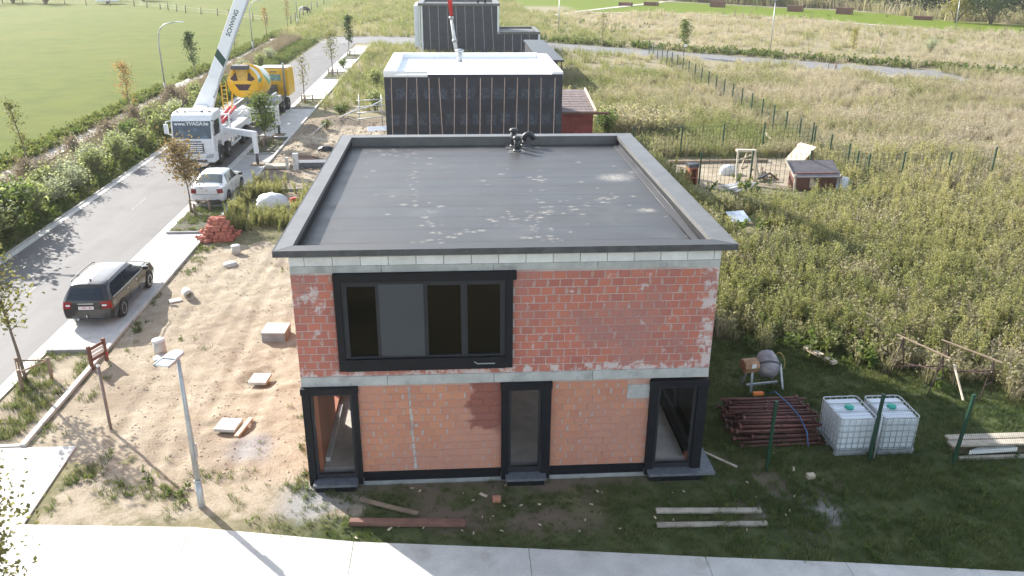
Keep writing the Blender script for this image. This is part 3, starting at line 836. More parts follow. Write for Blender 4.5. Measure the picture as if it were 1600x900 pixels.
# --- flat roof: deck of overlapping membrane sheets, upstands, trim, vents
def roof_membrane_mat():
    m, nt, b, out = new_mat('roof_membrane')
    P = worldpos(nt)
    mp = N(nt, 'ShaderNodeMapping'); mp.inputs['Scale'].default_value = (0.25, 1, 1); nt.links.new(P, mp.inputs[0])
    n1 = noise(nt, mp.outputs[0], 1.4, 5); n2 = noise(nt, P, 55, 3); n3 = noise(nt, P, 9, 6, 0.75)
    c = mixc(nt, maprange(nt, n1, .3, .7), (0.040, 0.040, 0.041), (0.054, 0.054, 0.055))
    c = mixc(nt, maprange(nt, noise(nt, P, 0.7, 5), .52, .75), c, (0.070, 0.069, 0.068))
    a = N(nt, 'ShaderNodeAttribute'); a.attribute_name = 'scuff'
    sc = math_n(nt, 'MULTIPLY', a.outputs['Fac'], maprange(nt, n3, 0.38, 0.54))
    c = mixc(nt, sc, c, (0.38, 0.34, 0.275))
    nt.links.new(c, b.inputs['Base Color'])
    r = maprange(nt, n1, .3, .7, 0.42, 0.54); nt.links.new(r, b.inputs['Roughness'])
    b.inputs['Specular IOR Level'].default_value = 0.5
    bump(nt, n2, 0.25, 0.008, b)
    return m
M['membrane'] = roof_membrane_mat()
ZT, ZDK = 6.33, 6.02
scuffs = []
def scuff_path(pts, n, jit, r):
    for _ in range(n):
        t = RND.random() * (len(pts) - 1); i = int(t); f = t - i
        scuffs.append((pts[i][0] * (1 - f) + pts[i + 1][0] * f + RND.gauss(0, jit), pts[i][1] * (1 - f) + pts[i + 1][1] * f + RND.gauss(0, jit), r * RND.uniform(.3, .95)))
scuff_path([(2.2, 10.9), (2.4, 7.6), (2.7, 5.0), (3.2, 2.6), (3.4, 1.2)], 34, .12, .07)
scuff_path([(0.8, 10.6), (2.2, 10.4)], 22, .35, .08)
scuff_path([(6.2, 7.2), (6.1, 5.0), (6.0, 2.9), (5.9, 1.2), (6.3, .8)], 46, .18, .08)
scuff_path([(5.2, 3.0), (6.4, 3.4), (7.4, 4.2), (9.0, 5.6)], 36, .18, .08)
scuff_path([(3.3, 1.0), (4.2, 2.0), (5.2, 3.2)], 22, .18, .09)
scuff_path([(0.8, 11.2), (5, 11.4)], 20, .3, .06)
for _ in range(46): scuffs.append((RND.uniform(.5, 9.4), RND.uniform(.6, 11.5), RND.uniform(.03, .09)))
scuffs.append((8.7, 7.0, .45)); scuffs.append((8.9, 3.5, .2))
rows_y = list(np.arange(0.12, 11.75, 1.0)) + [11.76]
for i in range(len(rows_y) - 1):
    y0, y1 = rows_y[i], rows_y[i + 1] + (0.07 if i < len(rows_y) - 2 else 0)
    xs_ = np.arange(0.10, 9.63, 0.055); ys_ = np.linspace(y0, y1, 20)
    X, Y = np.meshgrid(xs_, ys_)
    Z = ZDK + 0.006 * (Y - y0) / 1.0 * 0 + 0.0016 * (1 - (Y - y0)) + (vnoise(X, Y, 0.8, 3) - .5) * 0.012 
    S = np.zeros_like(X)
    for (sx, sy, sr_) in scuffs:
        S = np.maximum(S, np.clip(1.25 - np.sqrt(((X - sx) / 1.25) ** 2 + (Y - sy) ** 2) / sr_, 0, 1))
    k = len(xs_); n = len(ys_); id_ = np.arange(k * n).reshape(n, k)
    q = np.stack([id_[:-1, :-1].ravel(), id_[:-1, 1:].ravel(), id_[1:, 1:].ravel(), id_[1:, :-1].ravel()], 1)
    me = bpy.data.meshes.new('membrane_sheet'); me.from_pydata(np.stack([X.ravel(), Y.ravel(), Z.ravel()], 1).tolist(), [], q.tolist())
    at = me.attributes.new('scuff', 'FLOAT', 'POINT'); at.data.foreach_set('value', S.ravel().astype(np.float32) * 0.8)
    me.materials.append(M['membrane']); me.polygons.foreach_set('use_smooth', [True] * len(q))
    objmesh('membrane_sheet', me, house)
mb2 = MB(); mb2.box(TH + .01, HW - TH - .01, TH + .01, HD - TH - .01, 5.75, 5.99); mb2.build('roof_slab', M['concrete_grey'], house)
O = 0.27
mb = MB()
mb.prism([(-O, -O), (HW + O, -O), (9.65, 0.12), (0.10, 0.12)], 6.205, ZT); mb.box(0.1, 9.65, .06, .119, 5.975, 6.2)
mb.build('front_upstand', M['membrane'], house)
mb = MB()
mb.prism([(-O, HD + O - .1), (-O, -O), (0.10, 0.12), (0.12, 11.74)], 6.204, ZT + .003)
mb.prism([(HW + O, -O), (HW + O, HD + O - .1), (9.60, 11.74), (9.65, 0.12)], 6.204, ZT + .003)
mb.prism([(HW + O, HD + O - .1), (-O, HD + O - .1), (0.12, 11.74), (9.60, 11.74)], 5.975, ZT)
mb.build('roof_upstand', M['roof_edge'], house)
mb = MB()
mb.box(0.06, 9.66, 11.742, 11.8, 5.995, 6.203)
mb.box(0.06, 0.098, 0.12, 11.74, 5.995, 6.203); mb.box(9.632, 9.67, 0.12, 11.74, 5.995, 6.203)
mb.build('upstand_face', mat('shade_tinted_membrane', (.012, .013, .016), .65, .2, 3, spec=.2), house)  # shade on the inner faces put into a darker membrane colour
mb = MB()   # inclined fillet with a raised weld line along the right upstand
mb.add([(9.42, .13, ZDK + .012), (9.62, .13, ZDK + .035), (9.62, 11.73, ZDK + .035), (9.42, 11.73, ZDK + .012)], [(0, 1, 2, 3)])
mb.tube([(9.42, .14, ZDK + .018), (9.42, 11.7, ZDK + .018)], .012, 5); mb.tube([(9.62, .14, ZDK + .04), (9.62, 11.7, ZDK + .04)], .012, 5)
mb.build('fillet', M['membrane'], house)
mb = MB()   # drip trim: sharp lip on the outer edge
mb.box(-O - .012, HW + O + .012, -O - .012, -O, 6.19, ZT + .012); mb.box(-O - .012, -O, -O, HD + O - .1, 6.19, ZT + .012); mb.box(HW + O, HW + O + .012, -O, HD + O - .1, 6.19, ZT + .012)
mb.build('drip_edge', M['dark_metal'], house)

def vent(x, y, h, r, kind):
    v = empty('roof_vent', (x, y, 0)); v.parent = house
    mb = MB(); mb.box(-.28, .28, -.28, .28, ZDK + .004, ZDK + .02); mb.lathe([(r * 1.5, ZDK + .02), (r * 1.15, ZDK + .10)], 16)
    mb.build('collar', M['roof_edge'], v)
    mb = MB()
    if kind == 0:
        mb.lathe([(r, ZDK + .05), (r, ZDK + h)], 18); mb.lathe([(r * 1.05, ZDK + h - .07), (r * 1.42, ZDK + h - .05), (r * 1.45, ZDK + h), (r * 1.1, ZDK + h + .05), (0, ZDK + h + .06)], 18)
    else:
        pts = [(0, 0, ZDK + .05), (0, 0, ZDK + h * .55)]
        for k in range(7):
            t = PI * k / 6; pts.append((.17 - .17 * math.cos(t), -.05 * math.sin(t), ZDK + h * .55 + .20 * math.sin(t)))
        mb.tube(pts, r * 1.05, 14)
    mb.build('pipe', M['membrane_black'], v)
    return v
vent(5.9, 10.62, .50, .105, 0); vent(5.83, 11.35, .62, .105, 0); vent(6.2, 11.45, .48, .09, 1)
# ------------------------------------------------------------------ houses behind
def foil_mat(name, base, prnt, amt):
    m, nt, b, out = new_mat(name)
    P = worldpos(nt)
    mp = N(nt, 'ShaderNodeMapping'); mp.inputs['Scale'].default_value = (1.5, 1, 3.2); nt.links.new(P, mp.inputs[0])
    sep = N(nt, 'ShaderNodeSeparateXYZ'); nt.links.new(P, sep.inputs[0])
    # repeating printed bands on the foil: row mask x broken lettering noise
    zz = math_n(nt, 'MULTIPLY', sep.outputs['Z'], 1 / 1.45); fr = math_n(nt, 'FRACT', zz)
    xx = math_n(nt, 'FRACT', math_n(nt, 'ADD', math_n(nt, 'MULTIPLY', sep.outputs['X'], 1 / 0.78), math_n(nt, 'MULTIPLY', math_n(nt, 'FLOOR', zz), 0.5)))
    row = math_n(nt, 'MULTIPLY', maprange(nt, fr, .25, .32), maprange(nt, fr, .78, .62))
    colm = math_n(nt, 'MULTIPLY', maprange(nt, xx, .1, .2), maprange(nt, xx, .9, .75))
    mp2 = N(nt, 'ShaderNodeMapping'); mp2.inputs['Scale'].default_value = (14, 1, 9); nt.links.new(P, mp2.inputs[0])
    br = maprange(nt, noise(nt, mp2.outputs[0], 1.0, 3, .7), .42, .58)
    f = math_n(nt, 'MULTIPLY', math_n(nt, 'MULTIPLY', row, colm), br)
    c = mixc(nt, maprange(nt, noise(nt, mp.outputs[0], .8, 4), .35, .65), base, tuple(x * 1.5 for x in base))
    c = mixc(nt, math_n(nt, 'MULTIPLY', f, amt), c, prnt)
    nt.links.new(c, b.inputs['Base Color']); b.inputs['Roughness'].default_value = 0.5
    bump(nt, noise(nt, mp.outputs[0], 1.2, 3), .5, .05, b)
    return m
M['foil'] = foil_mat('black_wall_foil', (0.013, 0.018, 0.029), (0.065, 0.09, 0.12), 0.75)
M['foil2'] = foil_mat('dark_wall_foil', (0.020, 0.024, 0.037), (0.04, 0.045, 0.055), 0.3)
M['batten'] = mat('batten_wood', (0.42, 0.33, 0.28), .8, .15, 4, rnd=.15)
M['batten_pale'] = mat('batten_pale', (0.42, 0.40, 0.40), .8, .1, 4, rnd=.15)
M['white_roof'] = mat('white_roofing', (0.84, 0.85, 0.86), 0.5, .04, 1.5, col2=(.55, .56, .58), c2scale=1.1, c2=(.6, .8))

h2 = empty('foil_clad_house', (0, 29.5, 0), 0, 'house shell wrapped in black foil with thin wooden battens and a white flat roof', 'house')
X0, X1, DP, ZH = -0.1, 9.85, 8.9, 6.3
mb = MB(); mb.box(X0, X1, 0, DP, -.2, ZH - .34); mb.build('wall', M['foil'], h2)
bx = [.52, 1.98, 2.82, 3.9, 4.9, 6.35, 7.55, 8.8, 9.95, 11.0, 12.2, 13.4, 14.55, 15.9]
tops = [601.5 - 598]  # (kept for spacing bookkeeping)
pxs_t = [609, 633, 648, 667, 682.5, 707, 726, 747, 765, 785, 805, 823, 842, 864]
pxs_b = [614, 634, 653, 671, 690, 708, 727, 747.5, 765, 784, 803.5, 822, 841, 861.5]
def bxt(p): return X0 + (p - 598) / (876 - 598) * (X1 - X0)
def bxb(p): return X0 + (p - 605) / (873.5 - 605) * (X1 - X0)
for a, b in zip(pxs_t, pxs_b):
    mb = MB(); xa = bxt(a); xb = xa + (bxb(b) - xa) * 1.9
    mb.bar((xb, -.02, -.1), (xa, -.02, ZH - .38), .042, .035, 0, (0, 1, 0)); mb.build('batten', M['batten'], h2)
mb = MB(); mb.box(X0 + .02, X1 - .02, .02, DP - .02, ZH - .338, ZH - .3); mb.build('roof_deck', M['white_roof'], h2)
mb = MB()
mb.box(X0 - .02, X0 + .62, -.02, DP, ZH - .3, ZH); mb.box(X1 - .62, X1 + .02, -.02, DP, ZH - .3, ZH - .06)
mb.box(X0 + .62, X1 - .62, DP - .5, DP, ZH - .3, ZH - .002); mb.box(X0 + .62, X1 - .62, -.02, .22, ZH - .3, ZH - .20)
mb.build('parapet', M['white_roof'], h2, bevel=.015)
mb = MB(); mb.box(X0 - .03, X0 + 2.4, -.035, -.021, ZH - .16, ZH - .01); mb.build('roof_fold', M['white_roof'], h2)
mb = MB(); mb.box(X0 + 2.41, X1, -.03, -.021, ZH - .36, ZH - .19); mb.build('top_foil_fold', M['foil'], h2)
mb = MB(); mb.lathe([(.16, ZH - .3), (.16, ZH + .32)], 14, 0, Matrix.Translation((4.15, 6.6, 0))); mb.lathe([(.17, ZH + .28), (.29, ZH + .36), (.27, ZH + .42), (.02, ZH + .5)], 14, 0, Matrix.Translation((4.15, 6.6, 0)))
mb.build('roof_vent', M['galv'], h2)

# red shed with tiled roof beside it
sh = empty('brick_shed', (10.0, 36.6, 0), 0, 'small red brick lean-to shed with a dark tiled roof beside the foil-wrapped house', 'shed')
mb = MB(); mb.box(0, 2.85, 0, 4.6, -.2, 2.75)
mb.prism([(0, 0), (4.6, 0), (4.6, .62)], 0, 2.85, 0, Matrix(((0, 0, 1, 0), (1, 0, 0, 0), (0, 1, 0, 2.752), (0, 0, 0, 1))))
mb.build('wall', mat('shed_brick', (0.24, 0.055, 0.045), .9, .2, 2.5, .2, 30, col2=(.30, .09, .07), c2scale=1.2), sh)
mb = MB(); sl = Vector((0, 4.9, .66)).normalized()
ncol, nrow = 10, 9
for j in range(nrow):
    for i in range(ncol):
        x = -.02 + i * .3; y = -.22 + j * .55; z = 2.74 + (y + .2) * .135
        mb.box(x + .006, x + .294, 0, .6, 0, .045, 0, Matrix.Translation((0, y, z + .012)) @ Matrix.Rotation(math.atan(.135) * 0.75, 4, 'X'))
o = mb.build('roof_tile', mat('clay_tile', (.20, .155, .145), .8, .2, 3, rnd=.1, col2=(.27, .21, .2), c2scale=2), sh); o['kind'] = 'stuff'
mb = MB(); mb.bar((2.98, -.25, 2.78), (2.98, 4.8, 3.5), .12, .16); mb.build('verge_board', M['timber'], sh)
mb = MB(); mb.box(-.05, 3.85, -.36, -.235, 2.62, 2.76); mb.build('eaves_board', M['timber_red'], sh)

# far dark house with a low wing
h3 = empty('far_dark_house', (-.6, 93.4, 0), 0, 'far two-storey house wrapped in dark foil with pale battens and a lower wing', 'house')
mb = MB(); mb.box(.5, 10.0, 0, 9, -.2, 6.0); mb.build('wall', M['foil2'], h3)
mb = MB(); mb.box(10.02, 15.3, .02, 8, -.2, 2.55); mb.build('low_wing', M['foil2'], h3)
mb = MB(); mb.box(-.1, 10.35, -.15, .5, 6.0, 6.3); mb.box(-.1, .6, .5, 9.1, 6.0, 6.3); mb.box(9.7, 10.35, .5, 9.1, 6.0, 6.3); mb.box(.6, 9.7, 8.5, 9.1, 6.0, 6.3); mb.build('parapet', M['roof_edge'], h3)
mb = MB(); mb.box(.62, 9.68, .52, 8.48, 5.98, 6.05); mb.build('roof_deck', M['membrane_black'], h3)
mb = MB(); mb.box(10.4, 15.6, -.12, .3, 2.55, 2.85); mb.box(15.1, 15.6, .3, 8.1, 2.55, 2.85); mb.box(10.4, 15.1, 7.6, 8.1, 2.55, 2.85); mb.build('wing_parapet', M['roof_edge'], h3)
mb = MB(); mb.box(10.41, 15.08, .32, 7.58, 2.55, 2.6); mb.build('wing_deck', mat('wing_roof', (.16, .16, .16), .7, .3, .8, col2=(.4, .39, .37), c2scale=.5), h3)
mb = MB(); mb.box(-.62, -.05, .7, 8.5, .9, 5.98); mb.box(.0, .16, -.08, .3, -.1, 5.98); mb.box(.30, .49, -.06, .3, -.1, 5.98); mb.build('facade_edge', M['white_plastic'], h3)
mb = MB(); mb.box(10.01, 10.25, -.08, .018, 2.86, 5.98); mb.box(15.31, 15.55, -.06, 8, -.1, 2.54); mb.build('facade_edge', M['white_plastic'], h3)
for k in range(8):
    xa = 1.35 + k * 1.13
    mb = MB(); mb.bar((xa + RND.uniform(.05, .3), -.025, -.1), (xa, -.025, 5.95), .05, .04, 0, (0, 1, 0)); mb.build('batten', M['batten_pale'], h3)
for k in range(4):
    xa = 10.9 + k * 1.1
    mb = MB(); mb.bar((xa, -.005, -.1), (xa + RND.uniform(-.05, .05), -.005, 2.5), .05, .04, 0, (0, 1, 0)); mb.build('batten', M['batten_pale'], h3)
for x_, y_ in ((7.6, 1.2), (8.5, 1.0)):
    mb = MB(); mb.lathe([(.12, 6.05), (.12, 6.7), (.2, 6.72), (.2, 6.85)], 10, 0, Matrix.Translation((x_, y_, 0))); mb.build('roof_vent', M['membrane_black'], h3)
mb = MB(); mb.box(5.6, 7.0, .8, 1.6, 6.051, 6.12); mb.build('insulation_board', M['white_dirty'], h3)

# dark garden shed glimpsed right of the white roof, its unseen length added to cast the long shadow on the weeds
gs = empty('garden_shed', (11.9, 63.2, 0), 0, 'dark flat-roofed garden shed just right of the white roof', 'shed')
mb = MB(); mb.box(0.15, 1.9, 1.2, 19, -.1, 2.72); mb.build('wall', M['foil2'], gs)
mb = MB(); mb.box(0, 2.35, -.1, 19.3, 2.722, 2.9); mb.box(2.1, 2.2, .1, .2, 0, 2.721); mb.build('roof', M['membrane_black'], gs)

# board-clad planter boxes standing on the far lawn
for i, (x, y, w, d, h) in enumerate([(46.8, 198.4, 3.2, 1.2, .85), (53.5, 199.5, 3.4, 1.2, .9), (69.0, 194.4, 3.4, 1.4, 1.4), (82.5, 178.7, 3.3, 1.4, 1.35), (90.5, 170.6, 3.3, 1.4, 1.35), (99.8, 154.3, 3.5, 1.2, .75)]):
    lab = ['brown timber box on the far lawn, farthest left and low', 'brown timber box on the far lawn, second from the left', 'brown timber box on the far lawn beside the pale lamp post',
           'tall brown timber box on the far lawn, fourth from the left', 'tall brown timber box on the far lawn in front of the green bushes', 'long low dark timber box at the right end of the lawn row'][i]
    t = empty('timber_box', (x, y, 0), -.6, lab, 'planter box', 'timber boxes on the far lawn')
    mb = MB(); n = max(2, int(h / .28))
    for k in range(n): mb.box(-w / 2, w / 2, -d / 2, d / 2, k * h / n + .015, (k + 1) * h / n - .015)
    mb.box(-w / 2 + .05, w / 2 - .05, -d / 2 + .05, d / 2 - .05, -.1, h - .05)
    mb.build('planks', M['timber_red'], t)
    mb = MB(); [mb.box(sx * w / 2 - .06, sx * w / 2 + .06, sy * d / 2 - .06, sy * d / 2 + .06, -.1, h + .03) for sx in (-1, 1) for sy in (-1, 1)]
    mb.build('corner_posts', M['timber_dark'], t)

# pale trailer far off in the meadow
t = empty('caravan', (-79.5, 200, 0), .35, 'pale white caravan parked in the far meadow by the fence', 'caravan')
mb = MB(); mb.prism([(-2.6, .5), (2.5, .5), (2.6, 1.2), (2.4, 2.4), (-2.3, 2.5), (-2.65, 1.6)], -1.1, 1.1, 0, Matrix.Rotation(PI / 2, 4, 'X')); mb.build('body', M['white'], t, bevel=.08)
mb = MB(); mb.lathe([(.33, -1.12), (.33, 1.12)], 14, 0, Matrix.Translation((0, 0, .33)) @ Matrix.Rotation(PI / 2, 4, 'X')); mb.build('wheel', M['black'], t)
mb = MB(); mb.box(-1.6, -.4, -1.13, -1.101, 1.3, 2.0); mb.box(.5, 1.6, -1.13, -1.101, 1.3, 2.0); mb.build('window', M['car_glass'], t)
# ------------------------------------------------------------------ vehicles
def crom(p0, p1, p2, p3, t):
    return 0.5 * ((2 * p1) + (-p0 + p2) * t + (2 * p0 - 5 * p1 + 4 * p2 - p3) * t * t + (-p0 + 3 * p1 - 3 * p2 + p3) * t ** 3)

class Body:
    """half body surface: stations along the length x points up the section"""
    def __init__(s, ctrl): s.c = np.array(ctrl, float); s.nu, s.nv = s.c.shape[:2]
    def at(s, u, v):
        u = min(max(u, 0), s.nu - 1 - 1e-9); v = min(max(v, 0), s.nv - 1 - 1e-9)
        i, j = int(u), int(v); fu, fv = u - i, v - j
        def row(ii):
            ii = min(max(ii, 0), s.nu - 1); r = s.c[ii]
            g = lambda k: r[min(max(k, 0), s.nv - 1)]
            return crom(g(j - 1), g(j), g(j + 1), g(j + 2), fv) * .55 + (g(j) * (1 - fv) + g(j + 1) * fv) * .45
        a = row(i); b = row(i + 1)
        cr = crom(row(i - 1), a, b, row(i + 2), fu)
        return cr * .4 + (a * (1 - fu) + b * fu) * .6
    def nrm(s, u, v):
        e = .02
        du = s.at(u + e, v) - s.at(u - e, v); dv = s.at(u, v + e) - s.at(u, v - e)
        n = np.cross(du, dv); l = np.linalg.norm(n)
        n = n / (l + 1e-9)
        return n if n[0] >= -0.2 or n[2] > 0 else -n
    def shell(s, mb, k=4, kv=4, m=0):
        us = np.linspace(0, s.nu - 1, (s.nu - 1) * k + 1); vs_ = np.linspace(0, s.nv - 1, (s.nv - 1) * kv + 1)
        for sgn in (1, -1):
            P = [[s.at(u, v) * np.array([sgn, 1, 1]) for v in vs_] for u in us]
            V = [tuple(p) for r in P for p in r]; w = len(vs_); F = []
            for i in range(len(us) - 1):
                for j in range(w - 1):
                    q = (i * w + j, (i + 1) * w + j, (i + 1) * w + j + 1, i * w + j + 1)
                    F.append(q if sgn > 0 else q[::-1])
            mb.add(V, F, m, True)
        for end in (0, s.nu - 1):
            V = []; F = []
            for v in vs_:
                p = s.at(end, v); V += [(p[0], p[1], p[2]), (p[0] * .5, p[1] - (.03 if end == 0 else -.03), p[2]), (-p[0] * .5, p[1] - (.03 if end == 0 else -.03), p[2]), (-p[0], p[1], p[2])]
            for j in range(len(vs_) - 1):
                for a in range(3):
                    q = (j * 4 + a, j * 4 + a + 1, (j + 1) * 4 + a + 1, (j + 1) * 4 + a)
                    F.append(q[::-1] if end == 0 else q)
            mb.add(V, F, m, True)
        return mb
    def patch(s, mb, u0, u1, v0, v1, sgn, off=.006, nu=10, nv=5, m=0, skew=(0, 0)):
        V = []; F = []
        for i in range(nu + 1):
            for j in range(nv + 1):
                fv = j / nv
                ua = u0 + skew[0] * fv; ub = u1 + skew[1] * fv
                u = ua + (ub - ua) * i / nu; v = v0 + (v1 - v0) * fv
                p = s.at(u, v) + s.nrm(u, v) * off
                V.append((p[0] * sgn, p[1], p[2]))
        for i in range(nu):
            for j in range(nv):
                q = (i * (nv + 1) + j, (i + 1) * (nv + 1) + j, (i + 1) * (nv + 1) + j + 1, i * (nv + 1) + j + 1)
                F.append(q if sgn > 0 else q[::-1])
        return mb.add(V, F, m, True)
    def cap_patch(s, mb, end, x0, x1, v0, v1, off=.01, m=0, nx=8, nv=5):
        V = []; F = []; sg = -1 if end == 0 else 1
        for j in range(nv + 1):
            v = v0 + (v1 - v0) * j / nv; p = s.at(end, v)
            for i in range(nx + 1):
                f = x0 + (x1 - x0) * i / nx
                bul = .03 * (1 if abs(f) < .5 else (1 - abs(f)) / .5)
                V.append((p[0] * f, p[1] + sg * (bul + off), p[2] + .003))
        for j in range(nv):
            for i in range(nx):
                q = (j * (nx + 1) + i, j * (nx + 1) + i + 1, (j + 1) * (nx + 1) + i + 1, (j + 1) * (nx + 1) + i)
                F.append(q if end == 0 else q[::-1])
        return mb.add(V, F, m, True)

def section(y, dyb, dyr, zb, hw, zbelt, hwb, zr, hwr):
    """points bottom centre -> roof centre; belt and roof may lean along y"""
    return [(0.02, y, zb), (hw * .88, y, zb), (hw * .985, y, zb + .14), (hw, y, zb + (zbelt - zb) * .55), (hwb, y + dyb, zbelt), (hwb - (hwb - hwr) * .55, y + dyb + (dyr - dyb) * .5, zbelt + (zr - zbelt) * .55),
            (hwr, y + dyr, zr - .05), (hwr * .75, y + dyr, zr), (0.0, y + dyr, zr + .02)]

def wheel(parent, x, y, r, w, sgn, spokes=7):
    wh = empty('wheel', (x, y, r)); wh.parent = parent
    R90 = Matrix.Rotation(sgn * PI / 2, 4, 'Y')
    mb = MB(); mb.lathe([(r * .62, -w / 2), (r * .92, -w / 2), (r, -w / 2 + .03), (r, w / 2 - .03), (r * .93, w / 2), (r * .66, w / 2)], 28, 0, R90); mb.build('tyre', M['black'], wh)
    mb = MB(); mb.lathe([(r * .66, -w / 2 + .02), (r * .66, w / 2 - .01), (r * .61, w / 2), (r * .58, w / 2 - .05), (.0, w / 2 - .06)], 28, 0, R90); mb.build('wheel_disc', M['dark_metal'], wh)
    mb = MB()
    for k in range(spokes):
        t = 2 * PI * k / spokes
        mb.bar(R90 @ Vector((.03 * math.cos(t), .03 * math.sin(t), w / 2 - .03)), R90 @ Vector((r * .6 * math.cos(t), r * .6 * math.sin(t), w / 2 - .012)), .075, .03, 0, (1, 0, 0))
    mb.lathe([(r * .66, w / 2 - .02), (r * .645, w / 2 + .003), (r * .60, w / 2 + .003), (r * .60, w / 2 - .02)], 28, 0, R90)
    mb.lathe([(.07, w / 2 - .05), (.065, w / 2 - .012), (0, w / 2 - .008)], 12, 0, R90)
    mb.build('rim', M['alu'], wh)
    return wh

def arch(parent, x, y, r, sgn, m):
    mb = MB(); n = 16
    V = [(sgn * x, y + r * math.cos(PI * k / n * 1.18 - .28), .33 + r * math.sin(PI * k / n * 1.18 - .28)) for k in range(n + 1)]
    mb.add(V, [tuple(range(n + 1)) if sgn > 0 else tuple(reversed(range(n + 1)))], 0)
    for rr in (r,):
        mb.tube(V, .012, 5)
    mb.build('wheel_arch', m, parent)

# --- dark grey estate car
mc_paint = mat('dark_grey_paint', (0.018, 0.018, 0.020), 0.3, .06, 2, metal=.2, coat=.8)
est = empty('estate_car', (-9.28, 12.3, 0.01), 0, 'dark grey estate car parked in the bay, seen from behind', 'car')
S = lambda *a: section(*a)
eb = Body([
    S(-2.32, .03, .34, .34, .80, .98, .70, 1.40, .54),
    S(-2.22, .03, .30, .26, .865, .98, .80, 1.45, .60),
    S(-1.75, 0, .06, .22, .885, .98, .835, 1.485, .635),
    S(-1.2, 0, 0, .2, .885, .975, .85, 1.50, .645),
    S(-.4, 0, 0, .2, .885, .965, .855, 1.495, .645),
    S(.25, 0, 0, .2, .885, .955, .85, 1.465, .63),
    S(.62, .06, -.18, .2, .885, .95, .845, 1.41, .61),
    S(.95, .12, -.20, .2, .885, .945, .835, 1.20, .70),
    S(1.12, .12, .08, .2, .885, .93, .82, .985, .80),
    S(1.7, 0, 0, .22, .88, .86, .79, .93, .72),
    S(2.1, 0, -.02, .26, .85, .78, .74, .85, .66),
    S(2.30, 0, -.05, .32, .74, .66, .62, .73, .52)])
mb = MB(); eb.shell(mb); mb.build('body', mc_paint, est)
mb = MB()
for sg in (1, -1):
    eb.patch(mb, 1.45, 3.55, 4.1, 5.75, sg, .006, 12, 5, 0, (.35, 0)); eb.patch(mb, 3.65, 6.5, 4.1, 5.75, sg, .006, 14, 5, 0, (0, -.6))
mb.build('side_window', M['car_glass'], est)
mb = MB()
for sg in (1, -1):
    pts = [tuple((eb.at(u, 4.06) + eb.nrm(u, 4.06) * .012) * np.array([sg, 1, 1])) for u in np.linspace(1.4, 6.7, 24)]
    mb.tube(pts, .013, 5)
mb.build('window_trim', M['chrome'], est)
mb = MB(); eb.cap_patch(mb, 0, -.90, .90, 4.15, 5.9, .012); mb.build('rear_window', M['car_glass'], est)
mb = MB(); [eb.patch(mb, 7.0, 7.95, 4.5, 7.98, sg, .008, 6, 8, 0) for sg in (1, -1)]; mb.build('windscreen', M['car_glass'], est)
for sg in (1, -1):
    mb = MB(); eb.cap_patch(mb, 0, sg * .68, sg * 1.0, 3.02, 3.92, .012, 0, 4, 4) if sg > 0 else eb.cap_patch(mb, 0, -1.0, -.68, 3.02, 3.92, .012, 0, 4, 4)
    eb.patch(mb, 0.0, .95, 3.05, 3.9, sg, .008, 5, 4); mb.build('tail_light', M['tail_red'], est)
    mb = MB(); eb.cap_patch(mb, 0, sg * .72 if sg > 0 else -.92, sg * .92 if sg > 0 else -.72, 3.35, 3.55, .02, 0, 4, 2); mb.build('tail_lens', M['white_plastic'], est)
    mb = MB(); mb.tube([(sg * .60, -1.75, 1.50), (sg * .635, -1.65, 1.535), (sg * .645, -.6, 1.55), (sg * .63, .15, 1.525), (sg * .60, .28, 1.48)], .018, 6); mb.build('roof_rail', M['dark_metal'], est)
    mb = MB(); mb.box(-.11, .11, -.07, .07, -.07, .07, 0, Matrix.Translation((sg * 1.0, .88, 1.02))); mb.build('mirror', mc_paint, est, bevel=.03)
    for y_ in (-1.42, 1.36):
        arch(est, .893, y_, .37, sg, M['black']); wheel(est, sg * .80, y_, .32, .21, sg)
mb = MB(); eb.cap_patch(mb, 0, -.36, .36, 3.6, 3.75, .03, 0, 4, 2); mb.build('boot_trim', M['chrome'], est)
mb = MB(); mb.box(-.26, .26, -2.385, -2.372, .685, .80); pl = mb.build('number_plate', M['white_plastic'], est)
text_obj('plate_text', '1-HRC-301', .1, M['red_paint'], pl, Matrix.Translation((0, -2.387, .742)) @ Matrix.Rotation(PI / 2, 4, 'X'), .001)
mb = MB(); mb.prism([(-.5, -2.36), (.5, -2.36), (.78, -2.26), (.78, -2.1), (-.78, -2.1), (-.78, -2.26)], .34, .43); mb.build('bumper_skirt', M['dark_metal'], est, bevel=.02)
mb = MB(); mb.tube([(0, -2.3, .40), (0, -2.42, .38), (0, -2.44, .46)], .02, 6); mb.lathe([(.0, -.03), (.03, 0), (0, .03)], 8, 0, Matrix.Translation((0, -2.44, .48))); mb.build('tow_hook', M['chrome'], est)
mb = MB(); [mb.tube([(sg * .48, -2.1, .30), (sg * .48, -2.36, .30)], .04, 8) for sg in (-1, -.75)]; mb.build('exhaust', M['galv'], est)
mb = MB(); mb.tube([(-.25, -2.17, 1.06), (.16, -2.16, 1.085)], .011, 5); mb.build('rear_wiper', M['black'], est)
mb = MB(); mb.prism([(-.07, 0), (.05, 0), (-.05, .07)], -.015, .015, 0, Matrix.Translation((.0, -1.62, 1.50)) @ Matrix.Rotation(PI / 2, 4, 'Z') @ Matrix.Rotation(PI / 2, 4, 'X')); mb.build('aerial', M['black'], est)
mb = MB(); mb.lathe([(.045, 0), (.04, .012), (0, .014)], 12, 0, Matrix.Translation((0, -2.315, .885)) @ Matrix.Rotation(PI / 2, 4, 'X')); mb.build('badge', M['chrome'], est)
mb = MB(); [mb.box(sg * .8875 - .004, sg * .8875 + .004, y_ - .005, y_ + .005, .32, .93) for sg in (-1, 1) for y_ in (-.62, .28)]; mb.build('door_gaps', M['black'], est)
